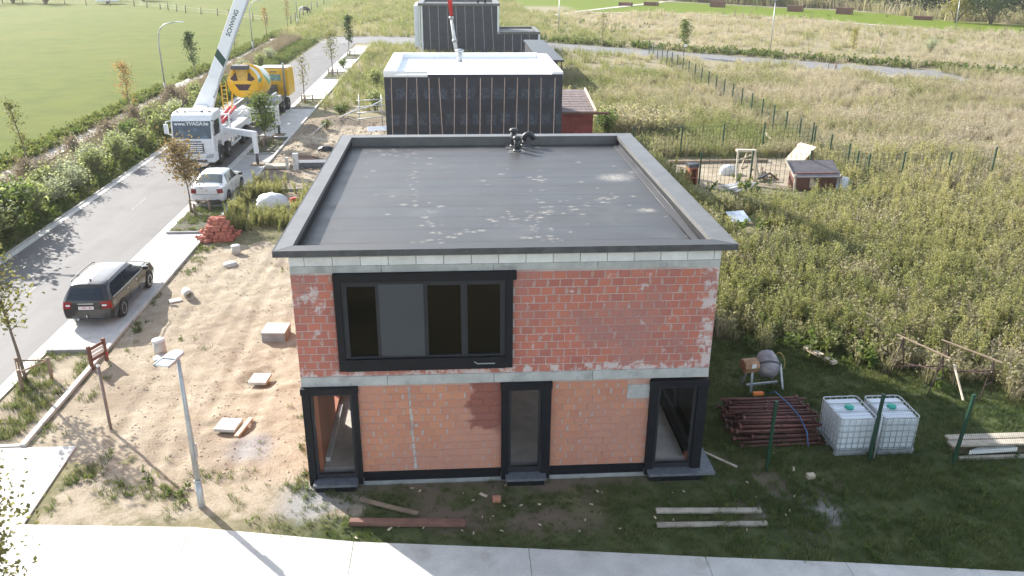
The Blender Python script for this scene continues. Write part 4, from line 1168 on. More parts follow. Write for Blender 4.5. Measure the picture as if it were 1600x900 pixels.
mb = MB(); [mb.box(sg * .89 - .012, sg * .89 + .012, y_ - .09, y_ + .09, .83, .86) for sg in (-1, 1) for y_ in (-.78, .12)]; mb.build('door_handle', M['chrome'], est)

# --- white saloon
wp = mat('pearl_white_paint', (0.74, 0.74, 0.74), .28, .03, 2, coat=.8)
sal = empty('saloon_car', (-9.1, 27.1, 0.01), -0.02, 'white saloon car parked in the bay next to the autumn tree', 'car')
sb = Body([
    S(-2.17, .02, .06, .36, .74, .92, .70, 1.03, .60),
    S(-2.10, .02, .06, .28, .84, .95, .80, 1.065, .70),
    S(-1.92, .0, .0, .24, .868, .96, .82, 1.08, .74),
    S(-1.74, .05, .10, .22, .87, .96, .825, 1.20, .69),
    S(-1.28, .0, .22, .22, .87, .96, .83, 1.47, .58),
    S(-.65, 0, 0, .22, .87, .955, .835, 1.515, .60),
    S(.05, 0, 0, .22, .87, .95, .835, 1.515, .60),
    S(.55, .04, -.15, .22, .87, .935, .83, 1.43, .59),
    S(.90, .1, -.18, .22, .87, .93, .825, 1.20, .68),
    S(1.1, .1, .08, .22, .868, .92, .81, .99, .78),
    S(1.7, 0, 0, .24, .86, .86, .78, .94, .70),
    S(2.17, 0, -.05, .32, .72, .68, .62, .76, .52)])
mb = MB(); sb.shell(mb); mb.build('body', wp, sal)
mb = MB()
for sg in (1, -1):
    sb.patch(mb, 4.05, 5.35, 4.15, 5.7, sg, .006, 10, 5, 0, (.25, 0)); sb.patch(mb, 5.45, 7.5, 4.15, 5.7, sg, .006, 12, 5, 0, (0, -.55))
mb.build('side_window', M['car_glass'], sal)
mb = MB()
for sg in (1, -1): sb.patch(mb, 2.72, 3.92, 5.9, 8.0, sg, .008, 8, 8)
mb.build('rear_window', mat('grey_green_glass', (.10, .125, .12), .12, .05, 2, coat=.5), sal)
mb = MB(); [sb.patch(mb, 7.9, 8.9, 4.6, 7.98, sg, .008, 6, 8) for sg in (1, -1)]; mb.build('windscreen', M['car_glass'], sal)
for sg in (1, -1):
    mb = MB(); a, b = (.74, 1.0) if sg > 0 else (-1.0, -.74)
    sb.cap_patch(mb, 0, a, b, 3.15, 4.1, .012, 0, 4, 4); sb.patch(mb, 0, .9, 3.2, 4.05, sg, .008, 5, 4); mb.build('tail_light', M['tail_red'], sal)
    mb = MB(); mb.box(-.1, .1, -.07, .07, -.07, .07, 0, Matrix.Translation((sg * .98, .85, 1.0))); mb.build('mirror', M['black'], sal, bevel=.03)
    for y_ in (-1.33, 1.30):
        arch(sal, .878, y_, .36, sg, M['black']); wheel(sal, sg * .79, y_, .31, .19, sg, 9)
mb = MB(); mb.box(-.26, .26, -2.235, -2.222, .50, .61); pl = mb.build('number_plate', M['white_plastic'], sal)
mb = MB(); mb.box(-.6, .6, -2.214, -2.203, .655, .668); mb.box(-.6, -.588, -2.214, -2.2, .655, .9); mb.box(.588, .6, -2.214, -2.2, .655, .9); mb.build('boot_gap', M['dark_metal'], sal)
mb = MB(); mb.prism([(-.05, 0), (0, .05), (.05, 0), (0, -.05)], -.005, .005, 0, Matrix.Translation((0, -2.22, .86)) @ Matrix.Rotation(PI / 2, 4, 'X')); mb.build('badge', M['chrome'], sal)
mb = MB(); [mb.box(sg * .872 - .004, sg * .872 + .004, y_ - .005, y_ + .005, .32, .93) for sg in (-1, 1) for y_ in (-.6, .3)]; mb.build('door_gaps', M['dark_metal'], sal)
mb = MB(); mb.prism([(-.6, -2.19), (.6, -2.19), (.75, -2.08), (-.75, -2.08)], .30, .38); mb.build('bumper_skirt', M['dark_metal'], sal)
# ------------------------------------------------------------------ concrete pump truck (faces the camera, forward = -y)
def truck_wheel(parent, x, y, r, w, sgn):
    wh = empty('wheel', (x, y, r)); wh.parent = parent
    R90 = Matrix.Rotation(sgn * PI / 2, 4, 'Y')
    mb = MB(); mb.lathe([(r * .55, -w / 2), (r * .9, -w / 2), (r, -w / 2 + .04), (r, w / 2 - .04), (r * .92, w / 2), (r * .58, w / 2 - .01)], 24, 0, R90); mb.build('tyre', M['black'], wh)
    mb = MB(); mb.lathe([(r * .58, -w / 2 + .02), (r * .58, w / 2 - .02), (r * .50, w / 2 - .09), (r * .3, w / 2 - .10), (r * .28, w / 2 - .02), (r * .12, w / 2 + .0), (0, w / 2)], 20, 0, R90); mb.build('rim', M['galv'], wh)
pump = empty('concrete_pump_truck', (-12.0, 33.0, 0.0), 0, 'white concrete pump truck facing the camera with raised boom and legs out', 'truck')
# cab: profile in (y, z) extruded over the width, then rounded
mb = MB()
prof = [(0.02, .95), (-.04, 1.25), (-.04, 1.75), (.02, 1.85), (.22, 2.95), (.42, 3.22), (.9, 3.34), (2.2, 3.36), (2.32, 3.2), (2.32, 1.0), (1.95, 1.0), (1.85, 1.28), (1.55, 1.5), (1.15, 1.5), (.85, 1.28), (.75, .95)]
YZ = Matrix(((0, 0, 1, 0), (1, 0, 0, 0), (0, 1, 0, 0), (0, 0, 0, 1)))      # (x,y,z)->(z,x,y)
mb.prism(prof, -1.22, 1.22, 0, YZ)
mb.build('cab', M['white'], pump, bevel=.07)
mb = MB(); a, b = (-.035 + .005, 1.90), (.205, 2.93)
mb.add([(-1.10, .0 - .0, 1.9), (1.10, .0, 1.9), (1.06, .185, 2.86), (-1.06, .185, 2.86)], [(0, 1, 2, 3)])
mb2 = MB(); mb2.bar((0, .022, 1.88), (0, .212, 2.90), 2.22, .03); mb2.build('windscreen', mat('truck_glass', (.022, .045, .07), .12, .35, 1.6, spec=.6, col2=(.07, .13, .18), c2scale=2.2), pump)
mb = MB(); mb.bar((0, .18, 2.60), (0, .232, 2.885), 2.24, .05); vs = mb.build('sun_visor', M['dark_metal'], pump)
vd = Vector((0, .052, .285)).normalized(); vn = Vector((0, -vd.z, vd.y))
VM = Matrix((Vector((1, 0, 0)), vd, vn)).transposed().to_4x4(); VM.translation = Vector((-.0, .19, 2.745)) + vn * .03
text_obj('visor_text', 'www.YVAGA.be', .30, M['white'], vs, VM, .004, 'CENTER', .98)
VM2 = Matrix((Vector((1, 0, 0)), Vector((0, 0, 1)), Vector((0, -1, 0)))).transposed().to_4x4(); VM2.translation = Vector((.0, -.115, 1.74))
mb = MB(); mb.box(-1.05, 1.05, -.10, .05, 1.60, 1.87); nb = mb.build('name_panel', M['white'], pump, bevel=.02)
text_obj('panel_text', 'Betonpompen', .19, M['dark_metal'], nb, VM2, .004)
mb = MB()
mb.box(-.78, .62, -.075, .0, 1.02, 1.58); mb.build('grille_recess', M['dark_metal'], pump)
for k in range(4):
    for (xa, xb) in ((-.72, -.28), (-.24, .16), (.20, .56)):
        mb = MB(); z = 1.08 + k * .125; mb.box(xa, xb, -.11, -.07, z, z + .075); mb.build('grille_slat', M['white'], pump, bevel=.015)
mb = MB(); mb.prism([(-1.23, -.06), (-1.1, -.14), (1.1, -.14), (1.23, -.06), (1.24, .7), (-1.24, .7)], .45, .98); mb.build('bumper', M['white'], pump, bevel=.05)
mb = MB(); mb.box(-.45, .45, 1.0, 1.7, 3.355, 3.40); mb.build('roof_hatch', M['white_dirty'], pump, bevel=.02)
mb = MB(); [mb.box(x_ - .08, x_ + .08, .86, .92, 3.345, 3.385) for x_ in (-.95, -.5, .5, .95)]; mb.build('marker_light', M['dark_metal'], pump)
mb = MB(); [mb.tube([(x_, -.01, 1.92), (x_ + .5, .03, 2.05)], .014, 5) for x_ in (-.9, -.1)]; mb.build('wiper', M['black'], pump)
mb = MB(); [mb.box(sg_ * 1.221 - .004, sg_ * 1.221 + .004, y_ - .008, y_ + .008, 1.05, 2.9) for sg_ in (-1, 1) for y_ in (.36, 1.72)]; mb.build('door_gap', M['dark_metal'], pump)
mb = MB(); mb.box(-.75, .75, -.155, -.13, .50, .64); mb.build('bumper_intake', M['dark_metal'], pump)
for sg in (1, -1):
    mb = MB(); mb.prism([(-.26, -.13), (.22, -.1), (.26, .16), (-.16, .10)], -.03, .03, 0, Matrix.Translation((sg * .93, -.125, .84)) @ Matrix.Rotation(PI / 2, 4, 'X') @ Matrix.Diagonal((sg, 1, 1, 1)))
    mb.build('headlight', M['alu'], pump, bevel=.01)
    mb = MB(); mb.prism([(.42, 1.98), (1.62, 1.98), (1.62, 2.85), (.62, 2.85)], -.012, .012, 0, Matrix.Translation((sg * 1.225, 0, 0)) @ YZ); mb.build('side_window', M['car_glass'], pump)
    mb = MB(); mb.tube([(sg * 1.1, .3, 2.95), (sg * 1.45, .05, 2.9), (sg * 1.47, .05, 2.2), (sg * 1.2, .25, 2.05)], .03, 6); mb.box(sg * 1.47 - .12, sg * 1.47 + .12, -.02, .10, 2.2, 2.75); mb.build('mirror', M['black'] if sg > 0 else M['white'], pump)
    mb = MB(); n = 14
    V = [(0, 1.35 + .62 * math.cos(PI * k / n), .62 + .62 * math.sin(PI * k / n)) for k in range(n + 1)]
    mb.tube([(sg * 1.2, v[1], v[2]) for v in V], .055, 6); mb.build('mudguard', M['dark_metal'], pump)
    for y_ in (1.35, 3.3, 7.4, 8.75):
        truck_wheel(pump, sg * 1.06, y_, .52, .34, sg)
    mb = MB(); mb.box(sg * 1.19 - .05, sg * 1.19 + .05, 4.1, 6.5, .55, .68); mb.box(sg * 1.19 - .05, sg * 1.19 + .05, 4.1, 6.5, 1.05, 1.16)
    for k in range(4): mb.box(sg * 1.19 - .04, sg * 1.19 + .04, 4.1 + k * .77, 4.2 + k * .77, .68, 1.05)
    mb.build('side_guard', M['white'], pump)
    mb = MB(); mb.box(min(sg * .5, sg * 1.2), max(sg * .5, sg * 1.2), 2.42, 9.6, 1.15, 1.5); mb.build('deck', M['white'], pump, bevel=.02)
mb = MB(); [mb.box(sx - .12, sx + .12, .6, 10.6, .65, .98) for sx in (-.42, .42)]; mb.box(-.5, .5, 2.4, 10.4, .98, 1.3); mb.build('chassis', M['dark_metal'], pump)
mb = MB(); mb.lathe([(.75, 1.5), (.7, 2.2), (.55, 2.4), (.55, 3.0)], 20, 0, Matrix.Translation((-.15, 3.3, 0))); mb.build('turntable', M['white'], pump)
mb = MB(); mb.box(-.55, .25, 2.9, 3.9, 2.3, 3.35); mb.build('pedestal', M['white'], pump, bevel=.05)
mb = MB(); mb.lathe([(.16, -.35), (.16, .35)], 12, 0, Matrix.Translation((-.05, 3.05, 3.05)) @ Matrix.Rotation(PI / 2, 4, 'X')); mb.build('boom_pin', M['red_paint'], pump)
mb = MB(); [mb.tube([(x_, 4.4, 1.9 + x_ * .1), (x_, 8.2, 2.35)], .11, 10) for x_ in (.25, .62)]; mb.build('delivery_cylinder', M['red_paint'], pump)
mb = MB(); [mb.tube([(x_, 4.0, 1.8), (x_, 9.2, 1.95)], .06, 8) for x_ in (-.3, 0, .95)]; mb.build('hydraulic_pipe', M['galv'], pump)
mb = MB(); mb.lathe([(.3, 0), (.34, .2), (.3, .5), (.1, .58)], 14, 0, Matrix.Translation((.45, 4.5, 1.5))); mb.build('water_tank', M['red_paint'], pump)
mb = MB(); mb.box(-1.2, 1.2, 4.3, 4.42, 2.5, 2.6); mb.box(-1.2, -1.1, 4.3, 4.42, 1.5, 2.5); mb.box(1.1, 1.2, 4.3, 4.42, 1.5, 2.5); mb.build('boom_rest', M['white'], pump)
mb = MB(); mb.prism([(-.9, 9.6), (.9, 9.6), (1.0, 11.0), (-1.0, 11.0)], .75, 1.55); mb.box(-1.15, 1.15, 9.5, 9.62, 1.2, 1.9); mb.build('hopper', M['white'], pump, bevel=.03)
# outriggers: front and rear legs on the plot side
def legs(ys, xo, y, zt=2.05):
    l = empty('outrigger', (0, 0, 0)); l.parent = pump
    mb = MB(); mb.bar((1.1, ys, zt - .15), (xo + .10, y + .0, zt - .16), .32, .36); mb.build('beam', M['white'], l, bevel=.03)
    mb = MB(); mb.bar((xo, y, zt + .03), (xo + .04, y, .72), .27, .27); mb.build('sleeve', M['white'], l, bevel=.03)
    mb = MB(); mb.lathe([(.09, .06), (.09, .75)], 12, 0, Matrix.Translation((xo + .04, y, 0))); mb.build('piston', M['dark_metal'], l)
    mb = MB(); mb.box(xo - .34, xo + .44, y - .34, y + .36, .012, .075); mb.build('foot_plate', M['timber_dark'], l)
legs(2.75, 3.4, 1.1); legs(9.4, 3.0, 10.2)
mb = MB(); mb.box(.95, 1.3, 2.5, 3.0, 1.2, 2.2); mb.build('leg_housing', M['white'], pump, bevel=.03)
# boom sections
b0 = Vector((-.2, 3.6, 3.0)); az, el = math.radians(15), math.radians(65)
bd = Vector((math.cos(az) * math.cos(el), math.sin(az) * math.cos(el), math.sin(el)))
b1 = b0 + bd * 10.2
tip = Vector((15.6, 12.0, 11.6))          # above the hose, in truck coordinates
b2 = b1 + Vector((5.2, 3.0, 6.2)); b3 = b2 + Vector((4.2, 1.6, -5.0))
boom = empty('boom', (0, 0, 0)); boom.parent = pump
side = bd.cross(Vector((0, 1, 0))).normalized()
def boom_sec(p, q, w0, w1, h):
    mb = MB(); d = (q - p).normalized(); face = Vector((0, -1, 0)); fx = (face - d * face.dot(d)).normalized(); sx = d.cross(fx)
    V = []
    for (c, w) in ((p, w0), (q, w1)):
        for (a, b) in ((-1, -1), (1, -1), (1, 1), (-1, 1)): V.append(c + sx * a * w / 2 + fx * b * h / 2)
    mb.add(V, [(3, 2, 1, 0), (4, 5, 6, 7), (0, 1, 5, 4), (1, 2, 6, 5), (2, 3, 7, 6), (3, 0, 4, 7)])
    return mb, d, fx, sx
mb, d1, fx1, sx1 = boom_sec(b0 + bd * 2.2, b1, .70, .80, .5); s1 = mb.build('boom_section', M['white'], boom, bevel=.03)
mb, *_ = boom_sec(b0 - bd * .3, b0 + bd * 2.2, 1.2, .70, .5); mb.build('boom_foot', M['white'], boom, bevel=.03)
mb, *_ = boom_sec(b1, b2, .8, .7, .45); mb.build('boom_section', M['white'], boom, bevel=.03)
mb, *_ = boom_sec(b2, b3, .6, .5, .4); mb.build('boom_section', M['white'], boom, bevel=.03)
mb, *_ = boom_sec(b3, tip, .45, .3, .3); mb.build('boom_section', M['white'], boom, bevel=.03)
def on_boom(s, off=.0, side_off=0.0):
    return b0 + bd * s + fx1 * (.25 + off) + sx1 * side_off
TM = Matrix((d1, -sx1, fx1)).transposed().to_4x4()
if TM.to_3x3().determinant() < 0: TM = Matrix((d1, sx1, fx1)).transposed().to_4x4()
TM.translation = on_boom(5.75, .003, 0)
text_obj('boom_text', 'SCHWING', .36, M['dark_green'], s1, TM, .003)
mb = MB()
w = .352
P4 = [on_boom(3.45, .004, -w), on_boom(3.95, .004, -w), on_boom(3.5, .004, w), on_boom(3.0, .004, w)]
if (P4[1] - P4[0]).cross(P4[2] - P4[0]).dot(fx1) < 0: P4 = P4[::-1]
mb.add([p_ - fx1 * .002 for p_ in P4] + [p_ + fx1 * .004 for p_ in P4], [(4, 5, 6, 7), (0, 1, 5, 4), (1, 2, 6, 5), (2, 3, 7, 6), (3, 0, 4, 7)]); mb.build('boom_stripe', M['dark_green'], boom)
mb = MB(); ho = [on_boom(1.0 + k * .85, .02, .42 + .03 * math.sin(k)) for k in range(12)]; mb.tube(ho, .055, 6); mb.build('pipe', M['galv'], boom)
mb = MB(); mb.tube([b0 + Vector((-.9, -.1, .6)), b0 + Vector((-1.3, 0, .2)), b0 + Vector((-1.15, .1, -.5)), b0 + Vector((-.5, .2, -.9))], .06, 8); mb.build('hose_loop', M['black'], boom)
# end hose hanging behind the white roof
hb = [tip, tip + Vector((-.05, .05, -2.2)), tip + Vector((.05, .05, -3.6)), tip + Vector((.25, .0, -5.2)), tip + Vector((.62, -.05, -7.6)), tip + Vector((.72, -.05, -9.8)), tip + Vector((.8, -.4, -11.2))]
mb = MB(); mb.tube(hb[:3], [.19, .19, .12], 10); mb.build('red_hose', M['red_paint'], boom)
mb = MB(); mb.tube(hb[2:5], [.10, .13, .13], 10); mb.tube(hb[4:], .14, 10); mb.build('end_hose', M['white_dirty'], boom)
mb = MB(); [mb.lathe([(.16, -.1), (.18, 0), (.16, .1)], 10, 0, Matrix.Translation(p_)) for p_ in (hb[2], hb[3], hb[4])]; mb.build('clamp', M['galv'], boom)

# ------------------------------------------------------------------ mixer truck, rear towards the camera
mix = empty('concrete_mixer_truck', (-11.75, 45.2, 0.0), -.05, 'yellow concrete mixer truck backed up to the pump, smiling face painted on its drum', 'truck')
for sg in (1, -1):
    for y_ in (1.6, 2.95, 6.9, 8.6): truck_wheel(mix, sg * 1.06, y_, .52, .34, sg)
    mb = MB(); mb.box(min(sg * .62, sg * 1.24), max(sg * .62, sg * 1.24), .9, 3.7, 1.08, 1.16); mb.build('mudguard', M['galv'], mix)
    mb = MB(); mb.bar((sg * 1.1, 4.0, 1.2), (sg * 1.1, 6.3, 1.3), .3, .55); mb.build('side_tank', M['galv'], mix, bevel=.04)
    mb = MB(); mb.bar((sg * .9, .6, 1.55), (sg * .95, 5.8, 1.7), .16, .34); mb.build('frame_rail', M['galv'], mix)
mb = MB(); [mb.box(sx - .12, sx + .12, .2, 10.6, .65, 1.0) for sx in (-.42, .42)]; mb.box(-.6, .6, .5, 6.4, 1.0, 1.35); mb.build('chassis', M['dark_metal'], mix)
DM = Matrix.Translation((0, .95, 3.45)) @ Matrix.Rotation(-PI / 2 - math.radians(9), 4, 'X')
mb = MB(); prof = [(.80, -.10), (1.02, .35), (1.19, 1.0), (1.22, 1.9), (1.18, 2.8), (.98, 3.7), (.72, 4.3), (.25, 4.5), (0, 4.5)]
def drum_mat():
    m, nt, b, out = new_mat('mixer_drum_paint')
    tc = N(nt, 'ShaderNodeTexCoord'); sep = N(nt, 'ShaderNodeSeparateXYZ'); nt.links.new(tc.outputs['Object'], sep.inputs[0])
    x, y, z = sep.outputs
    # green zig-zag band over white top, yellow below (object space: z runs along the drum)
    zz = math_n(nt, 'PINGPONG', math_n(nt, 'MULTIPLY', z, 1.0), 1.1)
    band = math_n(nt, 'ADD', y, math_n(nt, 'MULTIPLY', zz, 0.55))
    top = math_n(nt, 'LESS_THAN', band, 0.02); green = math_n(nt, 'LESS_THAN', band, 0.30)
    c = mixc(nt, green, (0.75, 0.42, 0.02), (0.06, 0.34, 0.24))
    c = mixc(nt, top, c, (0.66, 0.70, 0.62))
    nt.links.new(c, b.inputs['Base Color']); b.inputs['Roughness'].default_value = .4
    return m
mb.lathe(prof, 32, 0); dr_ = mb.build('drum', drum_mat(), mix); dr_.matrix_local = DM
mb = MB(); mb.lathe([(1.16, .55), (1.25, .62), (1.25, .78), (1.19, .84)], 32); dring = mb.build('drum_ring', M['yellow'], mix); dring.matrix_local = DM
# round painted face plate at the rear of the drum with cut-out eyes and mouth
FM = Matrix.Translation((.0, .42, 3.42)) @ Matrix.Rotation(PI / 2 - math.radians(6), 4, 'X')
mb = MB(); mb.lathe([(1.14, -.05), (1.14, .05), (.0, .05)], 36); fp = mb.build('face_plate', M['yellow'], mix); fp.matrix_local = FM
purple = mat('dark_purple_paint', (.045, .016, .022), .6, .2, 4)
for sg in (1, -1):
    mb = MB(); mb.prism([(.34 * sg, .10), (.66 * sg, .06), (.90 * sg, .20), (.72 * sg, .46), (.46 * sg, .70)][::sg], .052, .07); e_ = mb.build('painted_eye', purple, mix); e_.matrix_local = FM
mb = MB(); mb.prism([(-.62, -.16), (-.30, -.60), (.30, -.60), (.62, -.16)], .052, .07); e_ = mb.build('painted_mouth', purple, mix); e_.matrix_local = FM
mb = MB(); mb.prism([(-.26, .1), (.26, .1), (.42, .95), (-.42, .95)], .09, .14); e_ = mb.build('feed_chute', mat('dull_yellow', (.55, .34, .07), .6, .2, 4), mix); e_.matrix_local = FM
mb = MB(); mb.box(-.58, .58, -.25, .55, 4.38, 4.66); mb.build('charge_hopper', M['dark_metal'], mix, bevel=.04)
mb = MB(); [mb.bar((sx * 1.12, .6, 1.3), (sx * .62, .4, 4.4), .08, .08) for sx in (-1, 1)]; mb.build('hopper_stand', M['yellow'], mix)
ld = empty('ladder', (0, 0, 0)); ld.parent = mix
mb = MB(); [mb.bar((x_, -.05, 1.2), (x_, .0, 3.5), .06, .06) for x_ in (-1.5, -1.14)]; [mb.bar((-1.5, -.03, 1.4 + k * .3), (-1.14, -.03, 1.4 + k * .3), .04, .04) for k in range(7)]; mb.build('ladder_frame', M['yellow'], ld)
mb = MB(); mb.prism([(-.35, -.6), (.35, -.6), (.3, .5), (-.3, .5)], 1.55, 1.65); mb.box(-1.2, 1.2, -.15, .0, .85, 1.1); mb.build('rear_bar', M['galv'], mix)
mb = MB(); mb.prism([(0, 1.05), (0, 3.15), (.2, 3.3), (1.9, 3.25), (2.15, 2.2), (2.2, 1.05)], -1.22, 1.22, 0, Matrix.Translation((0, 9.0, 0)) @ YZ); mb.build('cab', M['yellow'], mix, bevel=.06)
mb = MB(); mb.box(-1.15, 1.15, 9.1, 10.8, 3.29, 3.36); mb.build('cab_roof', M['white_dirty'], mix, bevel=.03)
mb = MB(); mb.box(-.42, .60, 8.97, 8.995, 2.3, 2.82); mb.build('rear_window', mat('pale_glass', (.25, .4, .36), .15, .3, 3), mix)
mb = MB(); mb.box(-.22, .32, 8.96, 8.99, 2.98, 3.08); mb.build('cab_badge', M['timber_dark'], mix)
mb = MB(); mb.tube([(.95, 8.75, 1.0), (.95, 8.75, 3.6), (.95, 8.65, 3.75)], .085, 10); mb.build('exhaust_stack', M['alu'], mix)
mb = MB(); mb.lathe([(.3, -.4), (.34, 0), (.3, .4)], 14, 0, Matrix.Translation((-.75, 8.6, 2.3)) @ Matrix.Rotation(PI / 2, 4, 'Y')); mb.build('water_tank', M['yellow'], mix)
mb = MB(); mb.box(-1.0, -.75, 8.3, 8.9, 2.55, 3.0); mb.lathe([(.2, 2.0), (.2, 2.6)], 12, 0, Matrix.Translation((-.95, 8.5, .4))); mb.build('air_filter', M['black'], mix)
mb = MB(); mb.box(-.9, .3, 7.2, 8.9, 1.3, 2.0); mb.build('gearbox_housing', M['dark_metal'], mix, bevel=.05)
# ------------------------------------------------------------------ street lamps
def arc_lamp(x, y, h, label):
    t = empty('street_lamp', (x, y, 0), 0, label, 'street lamp', 'tall curved street lamps along the meadow path')
    mb = MB(); mb.tube([(0, 0, 0), (0, 0, 1.2)], .10, 10); mb.build('base', M['galv'], t)
    pts = [(0, 0, 1.1), (.0, 0, h - 1.9), (.08, 0, h - 1.1), (.32, 0, h - .5), (.75, 0, h - .15), (1.3, 0, h - .02), (1.9, 0, h + .06)]
    mb = MB(); mb.tube(pts, [.075, .06, .056, .052, .05, .045, .045], 8); mb.build('pole', M['galv'], t)
    mb = MB(); mb.prism([(1.75, -.09), (2.35, -.07), (2.42, 0), (2.35, .07), (1.75, .09)], h + .02, h + .11); mb.build('lamp_head', M['white_plastic'], t, bevel=.02)
arc_lamp(-22.5, 61.0, 6.4, 'curved grey street lamp between the orange tree and the boom')
arc_lamp(-22.6, 97.4, 6.4, 'curved grey street lamp right behind the pump boom')
arc_lamp(-23.6, 137.5, 6.4, 'farthest curved street lamp near the grazing animal')
arc_lamp(-22.5, 24.4, 6.4, 'curved street lamp beyond the left edge, its shadow on the asphalt')

def post_lamp(x, y, h, lean, rz, label, grp='plain pale lamp posts on the far plots'):
    t = empty('street_lamp', (x, y, 0), rz, label, 'street lamp', grp)
    mb = MB(); mb.tube([(0, 0, -.1), (lean * h, 0, h)], [.085, .055], 8); mb.build('pole', M['galv'], t)
    mb = MB(); mb.prism([(-.1, -.14), (.75, -.14), (.8, 0), (.75, .14), (-.1, .14)], h, h + .09); mb.build('lamp_head', M['galv'], t, bevel=.02)
post_lamp(46.2, 94.9, 6.7, .012, 2.4, 'tall pale lamp post beyond the cross road, right of the small dark tree')
post_lamp(94.4, 133.1, 5.2, .05, 2.4, 'leaning pale lamp post on the far lawn beside the big dark bush')
post_lamp(21.3, 125.8, 5.2, .0, .3, 'thin pale lamp post just right of the far dark house')
post_lamp(76, 186, 5.2, .02, 2.4, 'small pale lamp post on the far lawn between the timber boxes')

# near lamp post with a wide flat head
lp = empty('street_lamp', (-2.5, -0.7, 0), 0, 'grey tapered lamp post with a flat silver head on the sandy plot', 'street lamp')
mb = MB(); mb.tube([(0, 0, -.2), (0, 0, .75)], [.088, .08], 14); mb.build('base', M['galv'], lp)
mb = MB(); mb.tube([(0, 0, .75), (0, 0, 4.12)], [.072, .042], 14); mb.tube([(0, 0, .70), (0, 0, .77)], .085, 14); mb.build('pole', M['galv'], lp)
mb = MB(); mb.box(.065, .085, -.06, .06, 1.35, 1.75); mb.build('access_door', M['galv'], lp)
hd = empty('lamp_head', (0, 0, 4.12)); hd.parent = lp; hd.rotation_euler = (0, 0, math.radians(-104)); hd.location = (0.02, 0.03, 4.1)
mb = MB(); mb.prism([(-.06, -.10), (.05, -.17), (.36, -.17), (.36, .17), (.05, .17), (-.06, .10)], .0, .07); mb.build('housing', M['galv'], hd, bevel=.02)
mb = MB(); mb.box(.375, .66, -.165, .165, .0, .045); mb.build('lens', M['white_plastic'], hd, bevel=.012)
mb = MB(); [mb.box(.36, .68, s_ * .17 - .012, s_ * .17 + .012, -.01, .06) for s_ in (-1, 1)]; [mb.box(.36, .38, -.15 + k * .05, -.12 + k * .05, .045, .07) for k in range(7)]; mb.build('lens_frame', M['galv'], hd)

# brown pole and the low red-brown board
sp = empty('sign_pole', (-6.0, 3.0, 0), 0, 'thin brown metal pole standing in the sand near the kerb', 'pole')
mb = MB(); mb.tube([(0, 0, -.2), (0, 0, 1.97)], .042, 10); mb.build('pole', mat('brown_pole', (.22, .17, .15), .6, .15, 5), sp)
mb = MB(); mb.lathe([(.05, 1.96), (.05, 2.0), (0, 2.02)], 10); mb.build('cap', M['white_plastic'], sp)
bo = empty('notice_board', (-7.85, 7.05, 0), math.radians(70), 'small red-brown wooden board on two posts by the kerb', 'sign')
mb = MB(); [mb.box(x_ - .05, x_ + .05, -.05, .05, -.2, .86) for x_ in (-.36, .36)]; mb.build('post', M['timber_red'], bo)
for k in range(4):
    mb = MB(); mb.box(-.305, .305, -.02, .02, .24 + k * .14, .36 + k * .14); mb.build('slat', M['timber_red'] if k in (0, 3) else M['white_dirty'], bo)
mb = MB(); mb.box(.33, .40, -.075, -.052, .2, .32); mb.build('tag', M['red_paint'], bo)

bo.scale = (.9, .9, .9)
# ------------------------------------------------------------------ things on the sandy plot
t = empty('concrete_ring', (-6.15, 7.75, 0), 0, 'pale concrete riser with a round lid standing in the sand', 'riser')
mb = MB(); mb.lathe([(.20, -.1), (.19, .44)], 20); mb.build('ring', M['concrete_pale'], t)
mb = MB(); mb.lathe([(.205, .441), (.21, .49), (0, .495)], 20); mb.build('lid', M['white_dirty'], t)
mb = MB(); mb.lathe([(.29, -.05), (.28, .07), (0, .075)], 12)
tag(mb.build('concrete_pad', M['concrete_pale'], None, (-5.95, 7.3, 0)), 'flat round concrete pad lying at the foot of the lidded riser', 'pad')
t = empty('concrete_block', (-2.55, 8.85, 0), -.06, 'square concrete manhole block with a pale lid beside the house', 'manhole')
mb = MB(); mb.box(-.40, .40, -.42, .42, -.1, .27); mb.build('block', M['concrete_grey'], t, bevel=.015)
mb = MB(); mb.box(-.41, .41, -.43, .43, .274, .33); mb.build('lid', M['concrete_pale'], t, bevel=.012)
def slab(name, x, y, rz, w, d, h, m, lab, cat, tilt=0):
    mb = MB(); mb.box(-w / 2, w / 2, -d / 2, d / 2, 0, h); o = mb.build(name, m, None, (x, y, .0), (tilt, 0, rz), bevel=.008); tag(o, lab, cat); return o
slab('manhole_lid', -2.45, 5.65, -.1, .56, .62, .09, M['concrete_pale'], 'square pale concrete lid in a shallow hole, middle of the plot', 'lid')
slab('manhole_lid', -2.75, 2.95, -.15, .60, .62, .09, M['concrete_pale'], 'square pale concrete lid with a plank beside it in the sand', 'lid')
slab('plank', -2.30, 2.82, -.22, .13, .95, .07, M['timber'], 'short pale plank leaning on the concrete lid', 'plank', .03)
slab('paving_stone', -7.0, 12.2, .5, .45, .32, .06, M['concrete_pale'], 'flat grey stone beside the short concrete pipe', 'stone')
mb = MB(); RM = Matrix.Rotation(PI / 2, 4, 'X') @ Matrix.Rotation(.2, 4, 'Y')
mb.lathe([(.17, -.28), (.17, .28), (.14, .28), (.14, -.28), (.17, -.28)], 18, 0, RM); tag(mb.build('concrete_pipe', M['concrete_pale'], None, (-6.62, 12.55, .16), (0, 0, .35)), 'short round concrete pipe piece lying in the sand', 'pipe')
t = empty('concrete_riser', (-6.0, 17.6, 0), 0, 'small pale round riser near the brick pile', 'riser')
mb = MB(); mb.lathe([(.2, -.1), (.19, .32)], 18); mb.build('ring', M['concrete_pale'], t)
mb = MB(); mb.lathe([(.2, .322), (.2, .36), (0, .365)], 18); mb.build('lid', M['white_dirty'], t)
